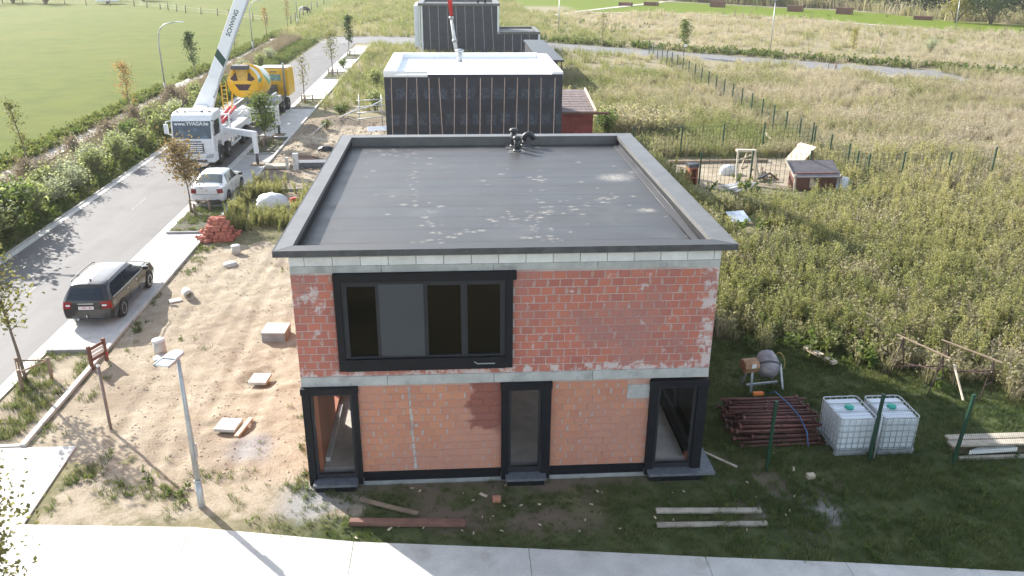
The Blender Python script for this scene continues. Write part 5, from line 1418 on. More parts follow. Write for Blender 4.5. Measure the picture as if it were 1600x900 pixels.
mb = MB(); mb.lathe([(.3, -.05), (.28, .09), (0, .1)], 14); tag(mb.build('round_pad', M['concrete_pale'], None, (-5.9, 16.1, 0)), 'flat round concrete disc between house and brick pile', 'pad')

# heap of red bricks
hp = empty('brick_pile', (-7.25, 19.75, 0), .1, 'heap of red bricks stacked at the end of the parking bay', 'brick pile')
mb = MB(); mb.box(-.145, .145, -.07, .07, -.095, .095); bm_ = mb.mesh('brick', brick_mat('pile_brick', (.52, .19, .13), (.40, .12, .085), (.55, .42, .36), .70, (.45, .2, .15)))
for lay_ in range(7):
    z = .10 + lay_ * .20; hx = .98 - lay_ * .085; hy = .80 - lay_ * .08
    nx_ = int(2 * hx / .31); ny_ = int(2 * hy / .16)
    for i in range(nx_):
        for j in range(ny_):
            edge = (i in (0, nx_ - 1)) or j < 2 or lay_ >= 5 or j == ny_ - 1
            if not edge or RND.random() < .1 + (.28 if lay_ >= 5 else 0): continue
            objmesh('brick', bm_, hp, (-hx + .155 + i * .31 + RND.gauss(0, .03), -hy + .08 + j * .16 + RND.gauss(0, .02), z + RND.gauss(0, .012)), (RND.gauss(0, .1), RND.gauss(0, .1), RND.gauss(0, .18)))
for _ in range(16):
    a = RND.uniform(0, 2 * PI); r = RND.uniform(.95, 1.3)
    objmesh('brick', bm_, hp, (r * math.cos(a), r * .85 * math.sin(a), .1 + RND.uniform(0, .25)), (RND.uniform(-.6, .6), RND.uniform(-.6, .6), RND.uniform(0, 3)))

hp.scale = (.78, .78, .72)
def soft_bag(name, loc, sx, sy, sz, m, lab, cat, seed, group=None):
    """lumpy sack: perturbed dome"""
    mb = MB(); nu, nv = 28, 12; V = []; F = []
    for j in range(nv + 1):
        ph = PI / 2 * j / nv
        for i in range(nu):
            t = 2 * PI * i / nu
            r = math.cos(ph) ** .7
            X, Y = math.cos(t), math.sin(t)
            k = 1 + .16 * math.sin(3 * t + seed) * math.cos(ph) + .10 * math.sin(7 * t + 2 * seed + 4 * ph) + .05 * math.sin(13 * t + 9 * ph)
            V.append((sx * r * X * k, sy * r * Y * k, sz * math.sin(ph) * (1 + .1 * math.sin(4 * t + seed) * (1 - j / nv)) - .03))
    for j in range(nv):
        for i in range(nu):
            F.append((j * nu + i, j * nu + (i + 1) % nu, (j + 1) * nu + (i + 1) % nu, (j + 1) * nu + i))
    mb.add(V, F, 0, True)
    return tag(mb.build(name, m, None, loc), lab, cat, group)
bagm = mat('white_bag', (.72, .72, .70), .6, .06, 2, .4, 6)
soft_bag('big_bag', (-5.9, 24.9, 0), .82, .62, .72, bagm, 'large slumped white bag in the weeds beside the white saloon', 'bag', 1.3)
mb = MB(); mb.box(-.2, .2, -.12, .12, 0, .25); tag(mb.build('red_crate', M['red_paint'], None, (-4.85, 25.6, 0), (0, 0, .4), bevel=.02), 'small red crate next to the slumped white bag', 'crate')
# odds and ends between the houses
slab('board_stack', -7.2, 33.4, .05, 1.5, .8, .16, M['timber_grey'], 'pale stack of boards on the ground by the outrigger leg', 'boards')
t = empty('meter_box', (-6.0, 33.0, 0), 0, 'pale upright utility box standing on the bare plot behind the house', 'utility box')
mb = MB(); mb.box(-.16, .16, -.12, .12, -.1, .95); mb.build('box', M['white_dirty'], t, bevel=.01)
mb = MB(); mb.box(-.62, -.45, -.1, .1, -.1, .7); mb.build('stub', M['concrete_pale'], t, bevel=.01)
slab('grey_panel', -4.9, 33.6, .02, 2.3, .8, .32, M['bluestone'], 'long grey panel stack right behind the roof corner', 'panels')
slab('kerb_stone', -5.0, 27.9, .0, 3.0, .14, .14, M['concrete_grey'], 'long grey kerb stone lying across the plot by the white bag', 'kerb stone')
mb = MB(); pts = [(-5.8 + .62 * math.cos(a), 35.6 + .42 * math.sin(a), .06 + .03 * math.sin(3 * a)) for a in np.linspace(0, 5.6, 26)]; mb.tube(pts, .035, 6); tag(mb.build('hose_coil', mat('red_hose_rubber', (.3, .12, .08), .6), None), 'curled reddish hose lying on the bare soil', 'hose')
mb = MB(); pts = [(-6.0, 45.9, .06), (-5.4, 46.8, .35), (-4.7, 47.7, .62), (-3.9, 48.6, .85), (-3.1, 49.4, .9), (-2.2, 50.3, 1.2)]; mb.tube(pts, .05, 6); tag(mb.build('pale_hose', M['white_dirty'], None), 'pale hose running up the weedy mound', 'hose')
st = empty('string_line', (-5.9, 42.0, 0), 0, 'two wooden stakes with a white builder string between them', 'stakes')
mb = MB(); [mb.tube([(x_, y_, -.1), (x_ + .02, y_, h_)], .025, 6) for x_, y_, h_ in ((.1, 2.4, 1.05), (-.4, -1.8, .55), (.1, .4, .5))]; mb.build('stake', M['timber'], st)
mb = MB(); mb.tube([(.1, 2.4, .6), (-.4, -1.8, .5)], .018, 5); mb.tube([(-.4, -1.8, .5), (1.4, -2.6, .3)], .014, 5); mb.build('string', M['white'], st)
tb = empty('steel_trestle', (-2.3, 46.5, 0), .05, 'low pale steel rails and a white sheet beside the foil-wrapped house', 'rails')
mb = MB(); [mb.tube([(-1.4, k * .25, .5 + k * .42), (1.9, k * .1, .75 + k * .42)], .035, 6) for k in range(4)]; [mb.tube([(x_, 0, -.1), (x_, .7, 2.2)], .04, 6) for x_ in (-1.2, .5)]; mb.build('rail', M['galv'], tb)
slab('white_sheet', -2.0, 44.6, .2, 1.5, .9, .06, M['white'], 'white sheet leaning at the corner of the foil-wrapped house', 'sheet', .45)
soft_bag('dark_sack', (-4.9, 38.0, 0), .5, .4, .35, M['membrane_black'], 'dark sack on the soil near the roof corner', 'sack', 3.1)

# ------------------------------------------------------------------ planks in front of and beside the house
def plank(x0, y0, x1, y1, w, h, m, lab, z0=.02, z1=.02):
    p, q = Vector((x0, y0, z0)), Vector((x1, y1, z1)); c = (p + q) / 2; L = (q - p).length
    mb = MB(); n = 5
    mb.box(-L / 2, L / 2, -w / 2, w / 2, 0, h)
    o = mb.build('plank', m, None, c, (0, -math.asin((z1 - z0) / L), math.atan2(y1 - y0, x1 - x0)), bevel=.006); return tag(o, lab, 'plank')
plank(1.32, -.72, 2.72, -1.36, .13, .05, M['timber_dark'], 'short weathered plank lying aslant under the left wall')
plank(1.15, -1.62, 3.85, -1.82, .16, .13, mat('red_beam', (.20, .10, .075), .8, .2, 4, .2, 40), 'long red-brown beam on the grass before the house')
plank(8.42, -1.58, 10.95, -1.72, .15, .07, M['timber_grey'], 'pale plank on the grass, nearer the house of the two on the right')
plank(8.32, -2.1, 10.93, -2.2, .14, .06, M['timber_grey'], 'pale plank on the grass, nearer the road of the two on the right')
plank(10.2, .95, 10.95, .12, .07, .04, M['timber'], 'thin pale lath on the grass right of the house corner')
plank(14.25, 8.75, 14.62, 7.75, .2, .06, M['timber_grey'], 'pale board in the weeds right of the house wall', .25, .12)
plank(15.35, 6.55, 15.85, 5.35, .22, .10, M['timber'], 'pale worn board in the weeds behind the water tanks', .2, .2)
for x, y, m, lab in ((4.62, -.92, M['brick_low'], 'single pale brick lying on the grass below the door'), (12.7, -.42, M['timber'], 'single pale block lying on the dark grass by the water tanks')):
    mb = MB(); mb.box(-.1, .1, -.07, .07, 0, .13); tag(mb.build('loose_brick', m, None, (x, y, .0), (0, 0, RND.uniform(-.4, .4)), bevel=.006), lab, 'brick')
mb = MB()
for _ in range(48):
    x = RND.uniform(.4, 12.5); y = RND.uniform(-2.2, -.3) if x < 10 else RND.uniform(-2.6, 2.5)
    L = RND.uniform(.012, .045) * (2.6 if RND.random() < .10 else 1)
    mb.box(-L, L, -L * .35, L * .35, 0, .02, 0, Matrix.Translation((x, y, .03)) @ Matrix.Rotation(RND.uniform(0, PI), 4, 'Z'))
o = mb.build('debris', M['timber'], None); tag(o, 'small pale wood and mortar chips scattered on the grass', None, None, 'stuff')

# ------------------------------------------------------------------ water tanks in cages
def ibc(x, y, rz, lab):
    t = empty('water_tank', (x, y, 0), rz, lab, 'water tank', 'caged water tanks')
    W, D, H = 1.0, 1.2, 1.0
    mb = MB(); mb.box(-W / 2 + .04, W / 2 - .04, -D / 2 + .04, D / 2 - .04, .17, 1.10); mb.build('tank', mat_tank, t, bevel=.06)
    mb = MB(); [mb.box(-W / 2 + .07, W / 2 - .07, y_ - .05, y_ + .05, 1.09, 1.118) for y_ in (-.32, .0, .32)]; mb.build('top_rib', mat_tank, t, bevel=.015)
    mb = MB(); mb.lathe([(.12, 1.10), (.12, 1.17), (.10, 1.18), (0, 1.18)], 20, 0, Matrix.Translation((0, .02, 0))); mb.build('lid', M_teal, t)
    mb = MB()
    def ring(z, r, ins=0.0):
        a, b = W / 2 - ins, D / 2 - ins; c = .10
        pts = [(-a + c, -b), (a - c, -b), (a - .03, -b + .03), (a, -b + c), (a, b - c), (a - .03, b - .03), (a - c, b), (-a + c, b), (-a + .03, b - .03), (-a, b - c), (-a, -b + c), (-a + .03, -b + .03), (-a + c, -b)]
        mb.tube([(p_[0], p_[1], z) for p_ in pts], r, 6, 0, False)
    for z in (.20, .38, .56, .74, .92): ring(z, .012)
    ring(1.13, .017)
    for k in range(6):
        x_ = -W / 2 + .09 + k * (W - .18) / 5
        for s_ in (-1, 1): mb.tube([(x_, s_ * D / 2, .15), (x_, s_ * D / 2, 1.13)], .011, 6)
    for k in range(7):
        y_ = -D / 2 + .09 + k * (D - .18) / 6
        for s_ in (-1, 1): mb.tube([(s_ * W / 2, y_, .15), (s_ * W / 2, y_, 1.13)], .011, 6)
    for y_ in (-.2, .22): mb.tube([(-W / 2, y_, 1.135), (W / 2, y_, 1.135)], .014, 6)
    mb.build('cage', M['galv'], t)
    mb = MB()
    for y_ in (-.52, 0, .52): mb.box(-.5, .5, y_ - .06, y_ + .06, 0.0, .12)
    mb.box(-.5, .5, -.6, .6, .122, .15); mb.build('pallet', M['galv'], t)
    return t
mat_tank = mat('translucent_tank', (.66, .71, .75), .4, .04, 2, .1, 8)
M_teal = mat('teal_plastic', (.02, .36, .27), .4, .05, 3)
ibc(14.25, 1.12, .02, 'white caged water tank with a teal lid, left one behind the fence')
ibc(15.42, 1.10, .0, 'white caged water tank with a teal lid, right one behind the fence')

# ------------------------------------------------------------------ stack of red steel props
pp = empty('steel_prop_pile', (12.5, 2.1, 0), 0, 'pile of rust-red steel props tied with a blue strap', 'prop pile')
mb = MB(); mb.tube([(-1, 0, 0), (1, 0, 0)], .032, 8); mb.tube([(-.95, 0, 0), (-1.0, 0, 0)], .07, 8); mb.tube([(.05, 0, 0), (.14, 0, 0)], .045, 8); pm1 = mb.mesh('steel_prop', M['rust'])
for lay_ in range(6):
    n = 13 - lay_
    for i in range(n):
        y = -1.05 + lay_ * .09 + i * .175 + RND.gauss(0, .015)
        objmesh('steel_prop', pm1, pp, (RND.gauss(.0, .10), y, .05 + lay_ * .10 + RND.gauss(0, .008)), (RND.uniform(0, 3), 0, RND.gauss(0, .028) + (PI if RND.random() < .5 else 0)), (RND.uniform(.92, 1.22), 1, 1))
mb = MB(); mb.tube([(.35, 1.15, .4), (.42, .8, .66), (.55, .1, .66), (.62, -.55, .63), (.68, -.98, .4), (.7, -1.15, .05)], .015, 6); mb.build('strap', mat('blue_strap', (.05, .17, .38), .6), pp)
mb = MB(); mb.box(-.25, .05, .72, .82, .6, .68); mb.build('orange_clamp', mat('orange_paint', (.6, .16, .03), .6), pp)

# ------------------------------------------------------------------ cement mixer (small)
cm = empty('cement_mixer', (12.95, 4.35, 0), .15, 'small cement mixer with a grey drum and an orange motor box', 'cement mixer')
mb = MB(); DMx = Matrix.Translation((.32, .05, .78)) @ Matrix.Rotation(math.radians(-48), 4, 'X') @ Matrix.Rotation(math.radians(10), 4, 'Y')
mb.lathe([(.05, -.40), (.26, -.36), (.38, -.16), (.40, .04), (.34, .26), (.25, .44), (.24, .46), (.33, .24), (.37, .04), (.05, -.34)], 24, 0, DMx)
mb.build('drum', mat('cement_drum', (.26, .24, .25), .75, .25, 4, .3, 20, col2=(.40, .36, .34), c2scale=3), cm)
mb = MB(); mb.lathe([(.395, -.06), (.425, -.04), (.425, .0), (.395, .02)], 24, 0, DMx); mb.build('drum_ring', M['dark_metal'], cm)
mb = MB(); mb.prism([(-.2, -.16), (.2, -.16), (.24, .1), (.1, .22), (-.12, .22), (-.24, .1)], -.26, .26, 0, Matrix.Translation((-.38, -.02, .88)) @ Matrix.Rotation(PI / 2, 4, 'Z') @ Matrix.Rotation(PI / 2, 4, 'X') @ Matrix.Rotation(.35, 4, 'Z')); mb.build('motor_box', mat('mixer_orange', (.34, .19, .10), .7, .25, 4, col2=(.24, .14, .08), c2scale=3), cm, bevel=.03)
mb = MB(); mb.box(-.46, -.30, -.32, -.295, .92, 1.06); mb.build('sticker', M['white_dirty'], cm)
mb = MB(); mb.bar((-.36, -.28, 0), (-.3, -.1, .75), .07, .07); mb.bar((-.36, .4, 0), (-.3, .1, .75), .07, .07); mb.bar((.78, -.3, 0), (.76, 0, .8), .07, .07); mb.bar((.78, .42, 0), (.76, .1, .8), .07, .07); mb.bar((-.36, .06, .1), (.78, .06, .1), .06, .06); mb.build('stand', M['galv'], cm)
mb = MB(); mb.tube([(.78 + .02, .1 + .3 * math.cos(a), .85 + .3 * math.sin(a)) for a in np.linspace(-1.2, 3.6, 22)], .018, 6); mb.build('hand_wheel', mat('yellow_wheel', (.4, .3, .08), .6), cm)

cm.scale = (.92, .92, .92)
# ------------------------------------------------------------------ trestles with boards, timber stack
for i, (x, y, rz, lab) in enumerate([(18.0, 4.3, -1.15, 'rusty steel trestle with a thin board on top, farther left of the pair'), (19.3, 3.9, -1.05, 'rusty steel trestle with a thin board on top, right of the pair')]):
    t = empty('trestle', (x, y, 0), rz, lab, 'trestle', 'rusty trestles in the weeds')
    mb = MB()
    for e in (-.7, .7):
        mb.bar((e, -.35, 0), (e, 0, 1.3), .028, .028); mb.bar((e, .35, 0), (e, 0, 1.3), .028, .028); mb.bar((e, -.22, .5), (e, .22, .5), .022, .022); mb.bar((e, -.1, .95), (e, .1, .95), .022, .022)
    mb.bar((-.7, -.25, .35), (.7, .2, .9), .03, .03); mb.bar((-.7, .25, .35), (.7, -.2, .9), .03, .03)
    mb.build('frame', mat('dark_rust', (.06, .034, .028), .8, .3, 5), t)
    mb = MB(); mb.box(-.95, .95, -.028, .028, 1.3, 1.33); mb.build('board', M['timber_dark'], t)
plank(18.6, 3.55, 18.3, 2.35, .05, .04, M['timber'], 'thin lath sloping down from the left trestle', 1.05, .5)
ts = empty('timber_stack', (18.2, .75, 0), .0, 'stack of long weathered boards behind the fence at the right edge', 'timber stack')
for k, (y, z, m) in enumerate(((-.32, .3, 'timber_grey'), (-.02, .3, 'timber_grey'), (-.25, .02, 'timber_dark'), (.1, .02, 'timber_dark'), (-.1, .16, 'timber_dark'))):
    mb = MB(); mb.box(-1.35 + .08 * k, 2.6, y - .12, y + .12, z, z + .055); mb.build('board', M[m], ts)
mb = MB(); mb.box(-1.2, 1.3, -.62, -.52, .0, .08); mb.build('rail', M['timber_grey'], ts)
mb = MB(); mb.prism([(-.9, -.5), (.5, -.42), (.45, -.3), (-.6, -.36)], .1, .22); mb.build('white_offcut', M['white_dirty'], ts)

# ------------------------------------------------------------------ fences: green posts and welded wire panels
def wire_panel(L, h, nz, step, r):
    mb = MB()
    def wire(p, q):
        p, q = Vector(p), Vector(q); d = (q - p).normalized()
        a = d.orthogonal().normalized(); b = d.cross(a); V = []
        for c in (p, q):
            for j in range(3): t = 2 * PI * j / 3; V.append(c + (a * math.cos(t) + b * math.sin(t)) * r)
        mb.add(V, [(0, 1, 4, 3), (1, 2, 5, 4), (2, 0, 3, 5)], 0, True)
    for k in range(nz): wire((0, 0, .05 + k * (h - .05) / (nz - 1)), (L, 0, .05 + k * (h - .05) / (nz - 1)))
    n = int(L / step)
    for k in range(n + 1): wire((k * L / n, 0, 0.03), (k * L / n, 0, h + .03))
    return mb.mesh('wire_panel', M['fence_green'])
PM_far = wire_panel(1.0, 1.5, 8, .0833, .0044)
PM_near = wire_panel(2.5, 1.75, 9, .05, .0022)
mb = MB(); mb.box(-.032, .032, -.03, .03, -.3, 1.0); mb.box(-.036, .036, -.034, .034, 1.0, 1.015); post_me = mb.mesh('post', M['fence_green'])
def fence(pts, h, lab, grp=None, panels=True):
    f = empty('wire_fence', (pts[0][0], pts[0][1], 0), 0, lab, 'fence')
    o = Vector((pts[0][0], pts[0][1], 0))
    for i, p_ in enumerate(pts):
        objmesh('post', post_me, f, Vector((p_[0], p_[1], 0)) - o, (0, 0, RND.uniform(-.1, .1)), (1.3, 1.3, h))
        if panels and i < len(pts) - 1:
            a = Vector((p_[0], p_[1], 0)); b = Vector((pts[i + 1][0], pts[i + 1][1], 0)); L = (b - a).length
            objmesh('wire_panel', PM_far, f, a - o, (0, 0, math.atan2((b - a).y, (b - a).x)), (L, 1, (h - .12) / 1.5))
    return f
fence([(29.5 - .028 * (94 - y) * 1.0 - 0.0, y) for y in np.arange(94, 27, -2.75)], 1.75, 'long green wire fence running away between the weedy plots')
fence([(15.3, 35.2), (18.5, 35.2), (21.4, 35.6), (24.3, 36.1), (27.6, 36.0)], 2.05, 'green wire fence across the back of the sandy junk plot')
fence([(17.7, 27.9), (20.8, 28.2), (24.2, 28.1), (26.9, 27.9), (29.5, 27.6), (32.2, 27.5), (35.6, 28.6)], 1.95, 'green wire fence on the near side of the sandy junk plot')
nf = empty('wire_fence', (11.7, 0, 0), 0, 'dark green wire fence standing in front of the water tanks', 'fence')
for x, y, h, rx in ((0, 0, 2.02, .0), (2.9, .32, 1.95, .03), (5.0, -.05, 2.08, .06)):
    o = objmesh('post', post_me, nf, (x, y, 0), (0, rx, 0), (1.15, 1.15, h))
for x0, y0, x1, y1 in ((2.9, .32, 5.0, -.05), (5.0, -.05, 7.5, -.3)):
    objmesh('wire_panel', PM_near, nf, (x0, y0, 0), (0, 0, math.atan2(y1 - y0, x1 - x0)), (math.hypot(x1 - x0, y1 - y0) / 2.5, 1, 1))
mb = MB(); mb.tube([(3.0, .27, .05), (3.0, .27, 1.35)], .025, 8); mb.build('pale_tube', M['galv'], nf)
# meadow fence: wooden posts and wire
mf = empty('post_fence', (-60, 181, 0), 0, 'wooden posts of the meadow fence in the distance', 'fence')
line = [(-104, 200), (-82, 193.5), (-69.8, 190), (-61.2, 181.3), (-52.2, 169.3), (-43.3, 160.4), (-33.6, 147.6), (-26.5, 138)]
mb = MB(); mb.tube([(0, 0, -.2), (.02, 0, 1.5)], .11, 7); fpm = mb.mesh('post', M['timber_dark'])
pos = []
for a, b in zip(line[:-1], line[1:]):
    n = max(1, int(math.hypot(b[0] - a[0], b[1] - a[1]) / 4.6))
    for k in range(n): pos.append((a[0] + (b[0] - a[0]) * k / n, a[1] + (b[1] - a[1]) * k / n))
pos += [(-25.6, 142), (-25.8, 148), (-26.2, 155), (-26.8, 163), (-27.2, 171), (-27.8, 180), (-28, 190), (-28, 201)]
for p_ in pos: objmesh('post', fpm, mf, (p_[0] + 60, p_[1] - 181, 0), (RND.gauss(0, .04), RND.gauss(0, .04), 0), (1, 1, RND.uniform(.9, 1.1)))
mb = MB()
for z in (.6, 1.1):
    for a, b in zip(pos[:-1], pos[1:]): mb.tube([(a[0] + 60, a[1] - 181, z), (b[0] + 60, b[1] - 181, z)], .012, 3, 0, False)
mb.build('wire', M['galv'], mf)

# ------------------------------------------------------------------ junk on the fenced sand plot
t = empty('timber_gate', (20.75, 28.9, 0), .12, 'tall pale timber frame like a gate standing on the sand plot', 'timber frame')
mb = MB(); mb.bar((-.75, -.4, 0), (-.45, .35, 1.75), .1, .28); mb.bar((.75, -.1, 0), (.5, .35, 1.75), .1, .26); mb.bar((-.55, .36, 1.78), (.65, .36, 1.72), .3, .12); mb.bar((-.5, .2, 1.2), (.5, .25, 1.55), .05, .06); mb.bar((-.2, .3, .7), (.1, .3, 1.7), .05, .05)
mb.build('frame', M['timber'], t)
soft_bag('white_bag', (20.3, 30.8, 0), .55, .4, .55, bagm, 'white plastic bags heaped on the sand plot', 'bag', 2.2)
soft_bag('white_bag', (25.75, 26.9, 0), .5, .4, .75, bagm, 'white sack half hidden in weeds right of the hutch', 'bag', .7)
hu = empty('hutch', (24.1, 27.0, 0), .0, 'dark hutch with a sloping grey roof among the junk', 'hutch')
mb = MB(); mb.box(-1.2, 1.2, -.2, .75, 0, 1.0); mb.build('body', M['timber_red'], hu)
mb = MB(); mb.bar((0, -.5, .80), (0, 1.05, 1.42), 2.75, .05); mb.build('roof', mat('roof_felt', (.16, .145, .15), .9, .12, 3), hu)
mb = MB(); mb.bar((-1.33, -.55, .0), (-1.33, -.45, 1.0), .1, .08); mb.bar((1.33, -.5, .0), (1.33, -.4, .95), .1, .08); mb.bar((-1.4, -.52, .82), (-1.4, 1.05, 1.46), .06, .1); mb.build('leg', M['timber_grey'], hu)
mb = MB(); mb.box(-.35, .1, -.23, -.205, .15, .75); mb.build('mesh_door', M['timber'], hu)
lpn = empty('leaning_panel', (25.4, 32.4, 0), -1.25, 'pale timber panel leaning behind the hutch', 'panel')
for k in range(5):
    mb = MB(); mb.bar((-.82 + k * .41, -.75, .35), (-.82 + k * .41, .75, 1.55), .395, .05); mb.build('board', M['timber'], lpn)
mb = MB(); mb.bar((-1.05, .50, 1.42), (1.05, .50, 1.42), .3, .07, 0, (0, -.6, .8)); mb.build('top_rail', M['timber'], lpn)
mb = MB(); mb.bar((-.8, .7, 0), (-.8, .7, 1.45), .08, .08); mb.bar((.8, .7, 0), (.8, .7, 1.45), .08, .08); mb.bar((0, -.6, 0), (0, -.6, .45), .3, .08); mb.build('prop', M['timber_dark'], lpn)
lpn.scale = (.72, .72, .85)
tp = empty('tube_pile', (19.8, 27.0, 0), .1, 'tangle of pale plastic tubes lying at the fence of the sand plot', 'tube pile')
for k in range(9):
    mb = MB(); a = RND.gauss(.22, .22); L = RND.uniform(1.2, 2.1); c = Vector((RND.gauss(0, .3), RND.gauss(0, .25), .06 + .05 * (k % 4)))
    d = Vector((math.cos(a), math.sin(a), RND.gauss(.04, .05))); mb.tube([c - d * L * .6, c + d * .1 + Vector((0, 0, .04)), c + d * L * .6], .05, 7); mb.build('tube', M['white_dirty'], tp)
br = empty('garden_stove', (17.35, 28.3, 0), .2, 'small dark brick stove on legs at the near fence', 'stove')
mb = MB(); mb.box(-.28, -.18, -.25, .25, 0, .95); mb.box(.18, .28, -.25, .25, 0, .95); mb.box(-.17, .17, .15, .25, 0, .95); mb.box(-.28, .28, -.25, .25, .952, 1.05); mb.box(-.17, .17, -.25, .14, .4, .46); mb.build('body', M['brick_in'], br)
mb = MB(); mb.box(-.3, .3, -.27, .27, 1.053, 1.25); mb.build('hood', M['dark_metal'], br)
for x0, y0, x1, y1, lab in ((26.4, 41.5, 26.0, 37.4, 'long pale board lying in the weeds beyond the sand plot'), (24.6, 36.9, 26.2, 38.4, 'thin pale branch lying beside the leaning panel')):
    plank(x0, y0, x1, y1, .25, .06, M['timber'], lab, .25, .2)
sr_ = empty('scrap_pile', (22.0, 29.6, 0), 0, 'dark pile of scrap wood beside the timber frame', 'scrap pile')
for k in range(14):
    mb = MB(); a = RND.uniform(0, PI); L = RND.uniform(.35, 1.0); c = Vector((RND.gauss(0, .5), RND.gauss(0, .4), RND.uniform(.06, .55))); d = Vector((math.cos(a), math.sin(a), RND.gauss(0, .3)))
    mb.bar(c - d * L / 2, c + d * L / 2, .12, .08); mb.build('scrap_board', M[('timber_dark', 'timber', 'timber_red', 'dark_metal')[k % 4]], sr_)
slab('white_sheet', 17.75, 21.0, .2, 1.0, .9, .05, mat('pale_blue_sheet', (.62, .68, .74), .5), 'pale blue sheet lying in the weeds right of the roof edge', 'sheet', .35).location.z = .28
slab('sand_border', 20.6, 33.6, .03, 6.5, .22, .16, M['timber_dark'], 'long dark border beam at the back of the sand plot', 'beam')

# ------------------------------------------------------------------ grazing animal in the meadow
cow = empty('cow', (-27.6, 168.5, 0), -0.35, 'white and dark cow grazing at the meadow fence', 'cow')
me = bpy.data.meshes.new('body')
J = [(0, 0, 1.0), (.55, 0, 1.05), (.95, 0, 1.12), (1.25, 0, .95), (1.45, 0, .55), (1.6, 0, .22), (-.55, 0, 1.05), (-.95, 0, 1.08), (-1.08, 0, .75), (-1.1, 0, .45)]
Rr = [(.36, .40), (.36, .40), (.28, .34), (.18, .2), (.14, .17), (.08, .10), (.37, .40), (.26, .30), (.05, .05), (.04, .04)]
Ed = [(0, 1), (1, 2), (2, 3), (3, 4), (4, 5), (0, 6), (6, 7), (7, 8), (8, 9)]
def leg(par, pts):
    k = par
    for p_ in pts:
        J.append(p_[:3]); Rr.append((p_[3], p_[3])); Ed.append((k, len(J) - 1)); k = len(J) - 1
for s_ in (-1, 1):
    leg(2, [(.85, s_ * .2, .75, .13), (.88, s_ * .2, .42, .075), (.85, s_ * .2, .06, .065)])
    leg(7, [(-.85, s_ * .22, .78, .17), (-.98, s_ * .22, .5, .085), (-.88, s_ * .22, .06, .065)])
    leg(4, [(1.36, s_ * .2, .66, .04)])
me.from_pydata(J, Ed, []); me.update()
cb = bpy.data.objects.new('body', me); COL.objects.link(cb); cb.parent = cow
sk = cb.modifiers.new('skin', 'SKIN'); ss = cb.modifiers.new('sub', 'SUBSURF'); ss.levels = ss.render_levels = 2
for v, r_ in zip(me.skin_vertices[0].data, Rr): v.radius = r_
me.skin_vertices[0].data[0].use_root = True
def cowmat():
    m, nt, b, out = new_mat('cow_hide'); tc = N(nt, 'ShaderNodeTexCoord')
    sep = N(nt, 'ShaderNodeSeparateXYZ'); nt.links.new(tc.outputs['Object'], sep.inputs[0])
    f = math_n(nt, 'ADD', sep.outputs[0], math_n(nt, 'MULTIPLY', noise(nt, tc.outputs['Object'], 2, 2), 1.2))
    nt.links.new(mixc(nt, math_n(nt, 'GREATER_THAN', f, .55), (.7, .68, .66), (.05, .045, .045)), b.inputs['Base Color']); b.inputs['Roughness'].default_value = .8
    return m
me.materials.append(cowmat())
# ------------------------------------------------------------------ trees and shrubs
LEAF = {
    'green': leaf_mat('leaf_green', [(.06, .10, .028), (.12, .175, .05), (.20, .235, .075)], .52),
    'dark': leaf_mat('leaf_dark', [(.03, .06, .025), (.055, .10, .035), (.09, .13, .045)], .45),
    'olive': leaf_mat('leaf_olive', [(.11, .12, .04), (.18, .185, .07), (.25, .225, .09)], .5),
    'autumn': leaf_mat('leaf_autumn', [(.20, .14, .08), (.28, .20, .105), (.30, .255, .12)], .45),
    'orange': leaf_mat('leaf_orange', [(.30, .17, .08), (.37, .235, .10), (.25, .235, .09)], .5),
    'silver': leaf_mat('leaf_silver', [(.22, .255, .17), (.35, .38, .27), (.48, .50, .40)], .56),
    'hedge': leaf_mat('leaf_hedge', [(.14, .175, .075), (.25, .285, .13), (.38, .40, .22)], .6),
    'brown': leaf_mat('leaf_brown', [(.17, .135, .10), (.24, .19, .145), (.29, .24, .18)], .45),
    'yellow': leaf_mat('leaf_yellow', [(.25, .24, .06), (.33, .30, .085), (.26, .26, .09)], .5),
}
def leaf_quad(V, F, p, size, rnd, droop=0.0):
    a = rnd.uniform(0, 2 * PI); el = rnd.uniform(-.5, .9) - droop
    d = Vector((math.cos(a) * math.cos(el), math.sin(a) * math.cos(el), math.sin(el)))
    n = Vector((rnd.gauss(0, 1), rnd.gauss(0, 1), rnd.gauss(0, 1) + .8)); s = d.cross(n).normalized()
    w = size * rnd.uniform(.28, .42); k = len(V)
    up = s.cross(d) * size * .12
    V += [p, p + d * size * .5 + s * w + up, p + d * size, p + d * size * .5 - s * w + up]
    F.append((k, k + 1, k + 2, k + 3))
def leaf_mesh(name, pts, size, m, rnd, droop=0.):
    V, F = [], []
    for p in pts: leaf_quad(V, F, Vector(p), size * rnd.uniform(.65, 1.3), rnd, droop)
    me = bpy.data.meshes.new(name); me.from_pydata([tuple(v) for v in V], [], F); me.materials.append(m); return me
